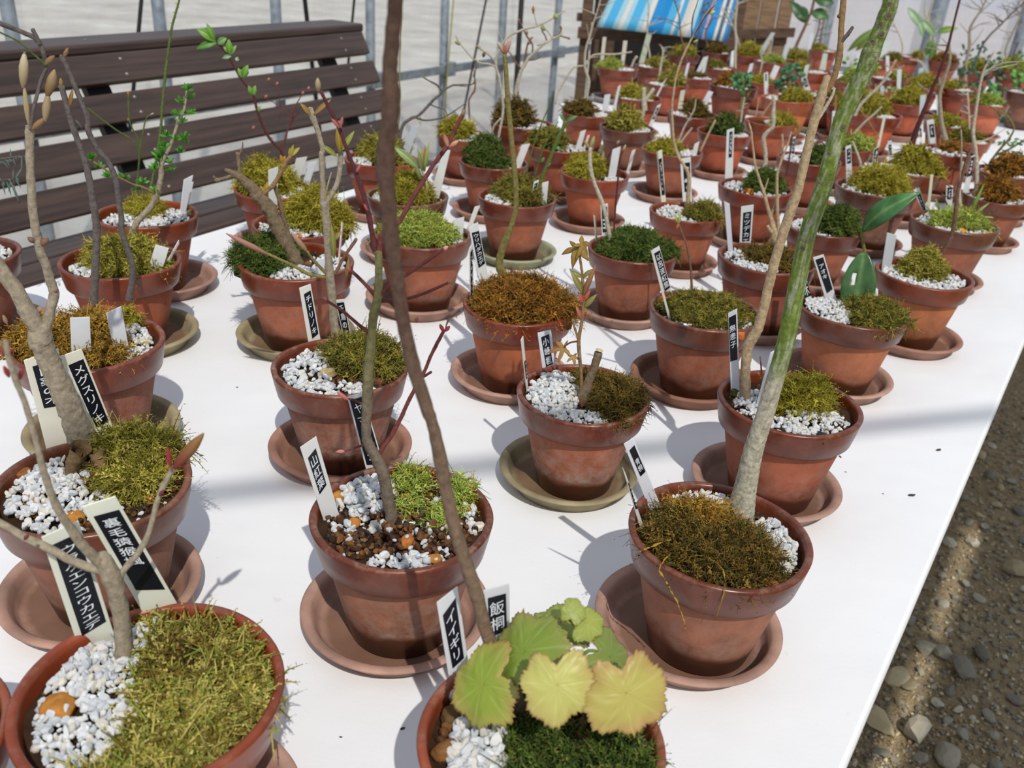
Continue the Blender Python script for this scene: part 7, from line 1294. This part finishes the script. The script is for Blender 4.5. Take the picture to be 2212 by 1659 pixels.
p = G_['19']; label(p, [(1673, 140), (1685, 144), (1672, 174), (1659, 173)], 'blank white label leaning right behind the black striped one', 5, tint=(236, 240, 240)); label(p, [(1620, 138), (1628, 136), (1621, 166), (1611, 168)], 'white label with a bent top behind the green sprig', 5, tint=(230, 234, 240))
p = G_['20']; bush(p, 1706, 176, 30, 36, 60, 13, (66, 106, 72), 9); label(p, [(1650, 158), (1659, 155), (1660, 203), (1651, 203)], 'white label with thin black strip left of the round leafed bush', 5, None, (0.35, 0.65, 0.05, 0.4))
p = G_['21']; label(p, [(1666, 70), (1675, 71), (1654, 108), (1641, 107)], 'long pale label leaning right at the far back', 5, tint=(206, 212, 208), base=atz(1646, 122, p.soil)); label(p, [(1696, 96), (1706, 97), (1697, 130), (1687, 131)], 'pale label leaning right among yellow straws at the back', 5, tint=(214, 222, 224))
p = G_['21b']; label(p, [(1617, 88), (1625, 89), (1618, 112), (1608, 112)], 'small tilted white label in the tall yellow moss', 5, tint=(226, 228, 230))
p = G_['22']; label(p, [(1778, 115), (1788, 116), (1784, 150), (1769, 150)], 'broad pale green white label left of the beige trunk top', 5, tint=(218, 228, 214))
p = G_['23']; label(p, [(1750, 74), (1759, 72), (1750, 112), (1744, 113)], 'narrow pale label at the far back near the dark leaning stem', 20, tint=(222, 228, 232))
for q in [(1746, 40, 1712, 18, 26, (66, 104, 60)), (1752, 26, 1790, 40, 24, (72, 112, 60)), (1760, 0, 1802, 8, 24, (64, 100, 56)), (1758, -4, 1736, -34, 22, (70, 110, 60)), (1740, 50, 1706, 2, 22, (60, 96, 56)), (1762, 0, 1780, -30, 20, (72, 112, 60))]: leaf(p, *q, tilt=0.3)
p = G_['25']; label(p, [(1731, 169), (1741, 164), (1750, 190), (1738, 196)], 'lower label with grey strip leaning left beside the beige trunk', 5, None, (0.25, 0.85, 0.1, 0.8), marks=2, base=atz(1745, 200, p.soil)); label(p, [(1739, 142), (1749, 138), (1743, 166), (1733, 168)], 'upper pale label leaning right above the grey striped one', 5, tint=(220, 230, 220), base=atz(1740, 196, p.soil))
p = G_['26']; branch(p, [(1858, 240, 5), (1885, 215, 5), (1905, 196, 4)], 'beige', 8); label(p, [(1901, 184), (1910, 186), (1908, 210), (1902, 210)], 'small lilac white label behind the domed yellow moss', 5, tint=(214, 218, 232), base=atz(1905, 224, p.soil))
p = G_['27']; bush(p, 1928, 202, 14, 14, 14, 10, (150, 170, 120), 5)
p = G_['28']; bush(p, 1842, 150, 18, 24, 14, 14, (110, 150, 80), 7); label(p, [(1852, 117), (1860, 115), (1855, 136), (1845, 136)], 'white label between the tops of the two tall trunks', 5, tint=(232, 236, 240), base=atz(1850, 165, p.soil))
p = G_['29']; label(p, [(1910, 90), (1926, 92), (1912, 118), (1896, 118)], 'wide pale label against the end wall right of the green trunk', 5, tint=(220, 230, 222))
for q in [(1900, 70, 1848, 110, 18, (150, 150, 70)), (1896, 60, 1830, 112, 16, (110, 136, 60)), (1990, 60, 1960, 16, 18, (150, 176, 140)), (1994, 80, 1984, 40, 12, (150, 180, 140))]: leaf(p, *q, tilt=0.3)
p = G_['29b']; label(p, [(1913, 120), (1921, 121), (1921, 145), (1914, 146)], 'small white label above the bright green sprout pot', 5, tint=(236, 236, 240), base=atz(1918, 160, p.soil)); bush(p, 1890, 144, 7, 9, 8, 10, (128, 184, 56), 6)
p = G_['30']; label(p, [(1938, 150), (1948, 149), (1946, 186), (1937, 187)], 'pale label standing left of the long red stem', 5, tint=(220, 228, 222)); label(p, [(1985, 148), (1996, 146), (1988, 176), (1982, 178)], 'blue white label just left of the long red stem', 5, tint=(216, 228, 230))
p = G_['36']; label(p, [(1988, 206), (2001, 204), (1993, 258), (1985, 258)], 'tall pale label left of the bent grey stem', 5, tint=(222, 228, 232)); label(p, [(2021, 205), (2027, 204), (2031, 244), (2024, 245)], 'slim white label with dark edge behind the bent grey stem', 20, None, (0.6, 1.0, 0.05, 0.6), base=atz(2028, 258, p.soil))
p = G_['X2']; label(p, [(2001, 260), (2017, 257), (2021, 298), (2005, 300)], 'broad white label with black strip at the foot of the bent grey stem', 0, None, (0.3, 0.92, 0.25, 0.95), marks=3); label(p, [(1985, 255), (1991, 255), (1993, 298), (1987, 298)], 'narrow label with dark strip left of the broad one', 30, None, (0.1, 0.7, 0.5, 0.95), marks=2)
p = G_['33']; bush(p, 2120, 168, 52, 44, 68, 15, (52, 86, 62), 7); bush(p, 2135, 200, 34, 22, 30, 13, (84, 130, 66), 8)
p = G_['34']; bush(p, 2196, 172, 20, 20, 20, 14, (90, 140, 60), 8); bush(p, 2206, 210, 14, 10, 10, 12, (110, 150, 80), 7)
p = G_['35']; bush(p, 2180, 132, 30, 22, 30, 13, (80, 124, 64), 7)
p = G_['37']; bush(p, 2104, 118, 32, 28, 30, 11, (64, 92, 72), 5)
p = G_['38']; 
for q in [(2020, 80, 1988, 40, 16, (140, 168, 120)), (2016, 84, 2000, 120, 16, (96, 130, 62)), (2024, 70, 2070, 62, 14, (130, 160, 70)), (2022, 90, 2006, 150, 14, (92, 124, 62))]: leaf(p, *q, tilt=0.3)

# ------------------------------------------------------------------ tray, bits on the table, stones on the ground
Pt = atz(2196, 262, TZ); tray = make = None
mb = MB(); e1, e2 = hdir(Pt), None; e2 = np.array([e1[1], -e1[0], 0]); v, f = lathe([(0, 0), (0.115, 0), (0.125, 0.02), (0.135, 0.025), (0.135, 0.029), (0.120, 0.028), (0.112, 0.006), (0, 0.006)], 48)
o = put('plant_tray', MB().add(v, f).mesh('plant_tray', True, flat('green_plastic', lin(128, 156, 136), 0.5)), None, (Pt[0] + 0.02, Pt[1] + 0.02, TZ)); tag(o, 'flat green plastic tray under the large dark brown pot at the right', 'tray')
DB = flat('dark_plant_bit', lin(62, 50, 42), 0.9)
for x, y, s, lab in [(2028, 971, 14, 'brown seed on the white cover near the right table edge'), (1970, 1069, 16, 'thin dark bark flake right of the 青桐 pot on the white cover'), (870, 1572, 12, 'dark seed left of the toothed leaf pot on the white cover'), (736, 1590, 8, 'pale brown crumb far left of the toothed leaf pot'), (1815, 985, 9, 'dark crumb right of the 無患子 saucer'), (512, 835, 6, 'small dark crumb on the open white cover near the チドリノキ pot'), (393, 903, 7, 'dark crumb on the white cover by the left olive saucer'), (1908, 1065, 5, 'tiny dark crumb left of the bark flake'), (1827, 1018, 5, 'tiny dark crumb below the crumb by the 無患子 saucer'), (780, 455, 7, 'dark grit crumb behind the チドリノキ row saucers')]:
    P = atz(x, y, TZ + 0.0012); r_ = s / FPX * depth(P) * 0.5; t, f = ICO2; a = x * 0.7
    Rz = np.array([[math.cos(a), -math.sin(a), 0], [math.sin(a), math.cos(a), 0], [0, 0, 1]]); rng = np.random.default_rng(x)
    q = (t * np.array([1.0, 0.42, 0.3]) * (1 + 0.2 * rng.uniform(-1, 1, (len(t), 1)))) @ Rz * r_
    o = put('plant_crumb', MB().add(q, f).mesh('plant_crumb', True, DB), None, (P[0], P[1], TZ + r_ * 0.28)); tag(o, lab, 'crumb', 'dark plant crumbs on the white cover')
def gravelmat():
    m, nt, b = mat('ground_stone'); vec, raw, oi = coords(nt)
    n = noise(nt, vec, 60, 5, 0.7); r = ramp(nt, n.outputs[0], [(0.3, (0.75,) * 3), (0.7, (1.2,) * 3)]); nt.links.new(mixc(nt, 1.0, oi.outputs['Color'], r.outputs[0], 'MULTIPLY'), b.inputs['Base Color']); b.inputs['Roughness'].default_value = 0.85; b.inputs['Specular IOR Level'].default_value = 0.25
    bump(nt, n.outputs[0], 0.5, 0.002, b); return m
M_ROCK = gravelmat()
rng = np.random.default_rng(5); ROCKS = []
t2, f2 = ICO2
for k in range(7):
    q = t2.copy(); 
    for _ in range(9):
        nrm = rng.normal(size=3); nrm /= np.linalg.norm(nrm); dd = rng.uniform(0.5, 0.85); s_ = q @ nrm; q = q - np.outer(np.maximum(s_ - dd, 0), nrm)
    ROCKS.append(MB().add(q * np.array([1, 0.75, 0.55]), f2).mesh('ground_stone', False, M_ROCK))
NAMED = [(1975, 1590, 96, 'pale'), (2045, 1640, 84, 'pale'), (2075, 1455, 84, 'grey'), (1900, 1570, 84, 'tan'), (1935, 1470, 70, 'tan'), (2035, 1415, 60, 'pale'), (1998, 1408, 54, 'pale'), (2190, 1235, 66, 'tan'), (2120, 1420, 56, 'grey'), (2050, 1495, 34, 'grey'), (1960, 1485, 42, 'tan'), (2190, 1515, 40, 'grey'), (1990, 1640, 44, 'grey'), (1900, 1630, 40, 'grey'), (2035, 1310, 38, 'pale')]
cl = dict(pale=(196, 188, 166), grey=(160, 154, 138), tan=(200, 184, 148))
cnt = 0
def rock(x, y, spx, c, z=0.0):
    global cnt
    P = atz(x, y, 0.0); r_ = spx / 2 / FPX * depth(P)
    o = put('ground_stone', ROCKS[int(rng.integers(0, 7))], None, (P[0], P[1], r_ * 0.34)); o.scale = (r_,) * 3; o.rotation_euler = (rng.uniform(-0.25, 0.25), rng.uniform(-0.25, 0.25), rng.uniform(0, 6.28)); o.color = lin(*np.clip(np.array(cl[c]) * rng.uniform(0.85, 1.12), 0, 255)) + (1,)
    tag(o, 'loose angular stone on the shaded soil right of the table', 'stone', 'loose stones on the soil beside the table'); cnt += 1
used = []
def free(x, y, s):
    for a, b, c in used:
        if (x - a) ** 2 + ((y - b) * 1.3) ** 2 < (0.54 * (s + c)) ** 2: return False
    used.append((x, y, s)); return True
def edge_x(y): return 1838 + (1659 - y) * (2212 - 1838) / (1659 - 745)
for x, y, s, c in NAMED: 
    used.append((x, y, s)); rock(x, y, s, c)
for k in range(3000):
    if cnt >= 260: break
    y = rng.uniform(900, 1680); x = edge_x(y) + rng.uniform(-20, 420)
    if x > 2230: continue
    near = np.exp(-((x - edge_x(y) - 80) / (110 + 0.25 * max(0, y - 1200))) ** 2); s = rng.choice([16, 22, 30, 42, 58]) * (0.42 + 0.58 * (y - 800) / 850)
    if rng.uniform() > 0.25 + 0.75 * near or (s > 18 and near < 0.3 and rng.uniform() < 0.8): continue
    if free(x, y, s): rock(x, y, s, str(rng.choice(['grey', 'grey', 'pale', 'tan', 'grey'])))
n = 9500; y = rng.uniform(640, 1750, n); x = edge_x(y) + rng.uniform(-14, 900, n); ok = x < 2700; Pg = np.array([atz(a, b, 0.0) for a, b in zip(x[ok], y[ok])])
sz = rng.uniform(0.0012, 0.0045, len(Pg)); cc = np.array([lin(*c) for c in [(146, 142, 132), (186, 170, 136), (164, 146, 112), (124, 116, 106), (206, 192, 160)]])[rng.integers(0, 5, len(Pg))]
mb = MB(); add_grains(mb, Pg + np.array([0, 0, 0.001]), sz, cc, rng, ICO1, 0.3); o = put('fine_gravel', mb.mesh('fine_gravel', False, M_GRAIN_G if False else M_STONE)); tag(o, 'fine gravel and grit scattered on the soil beside the table', 'gravel', None, 'stuff')
bpy.data.objects.remove(FO)
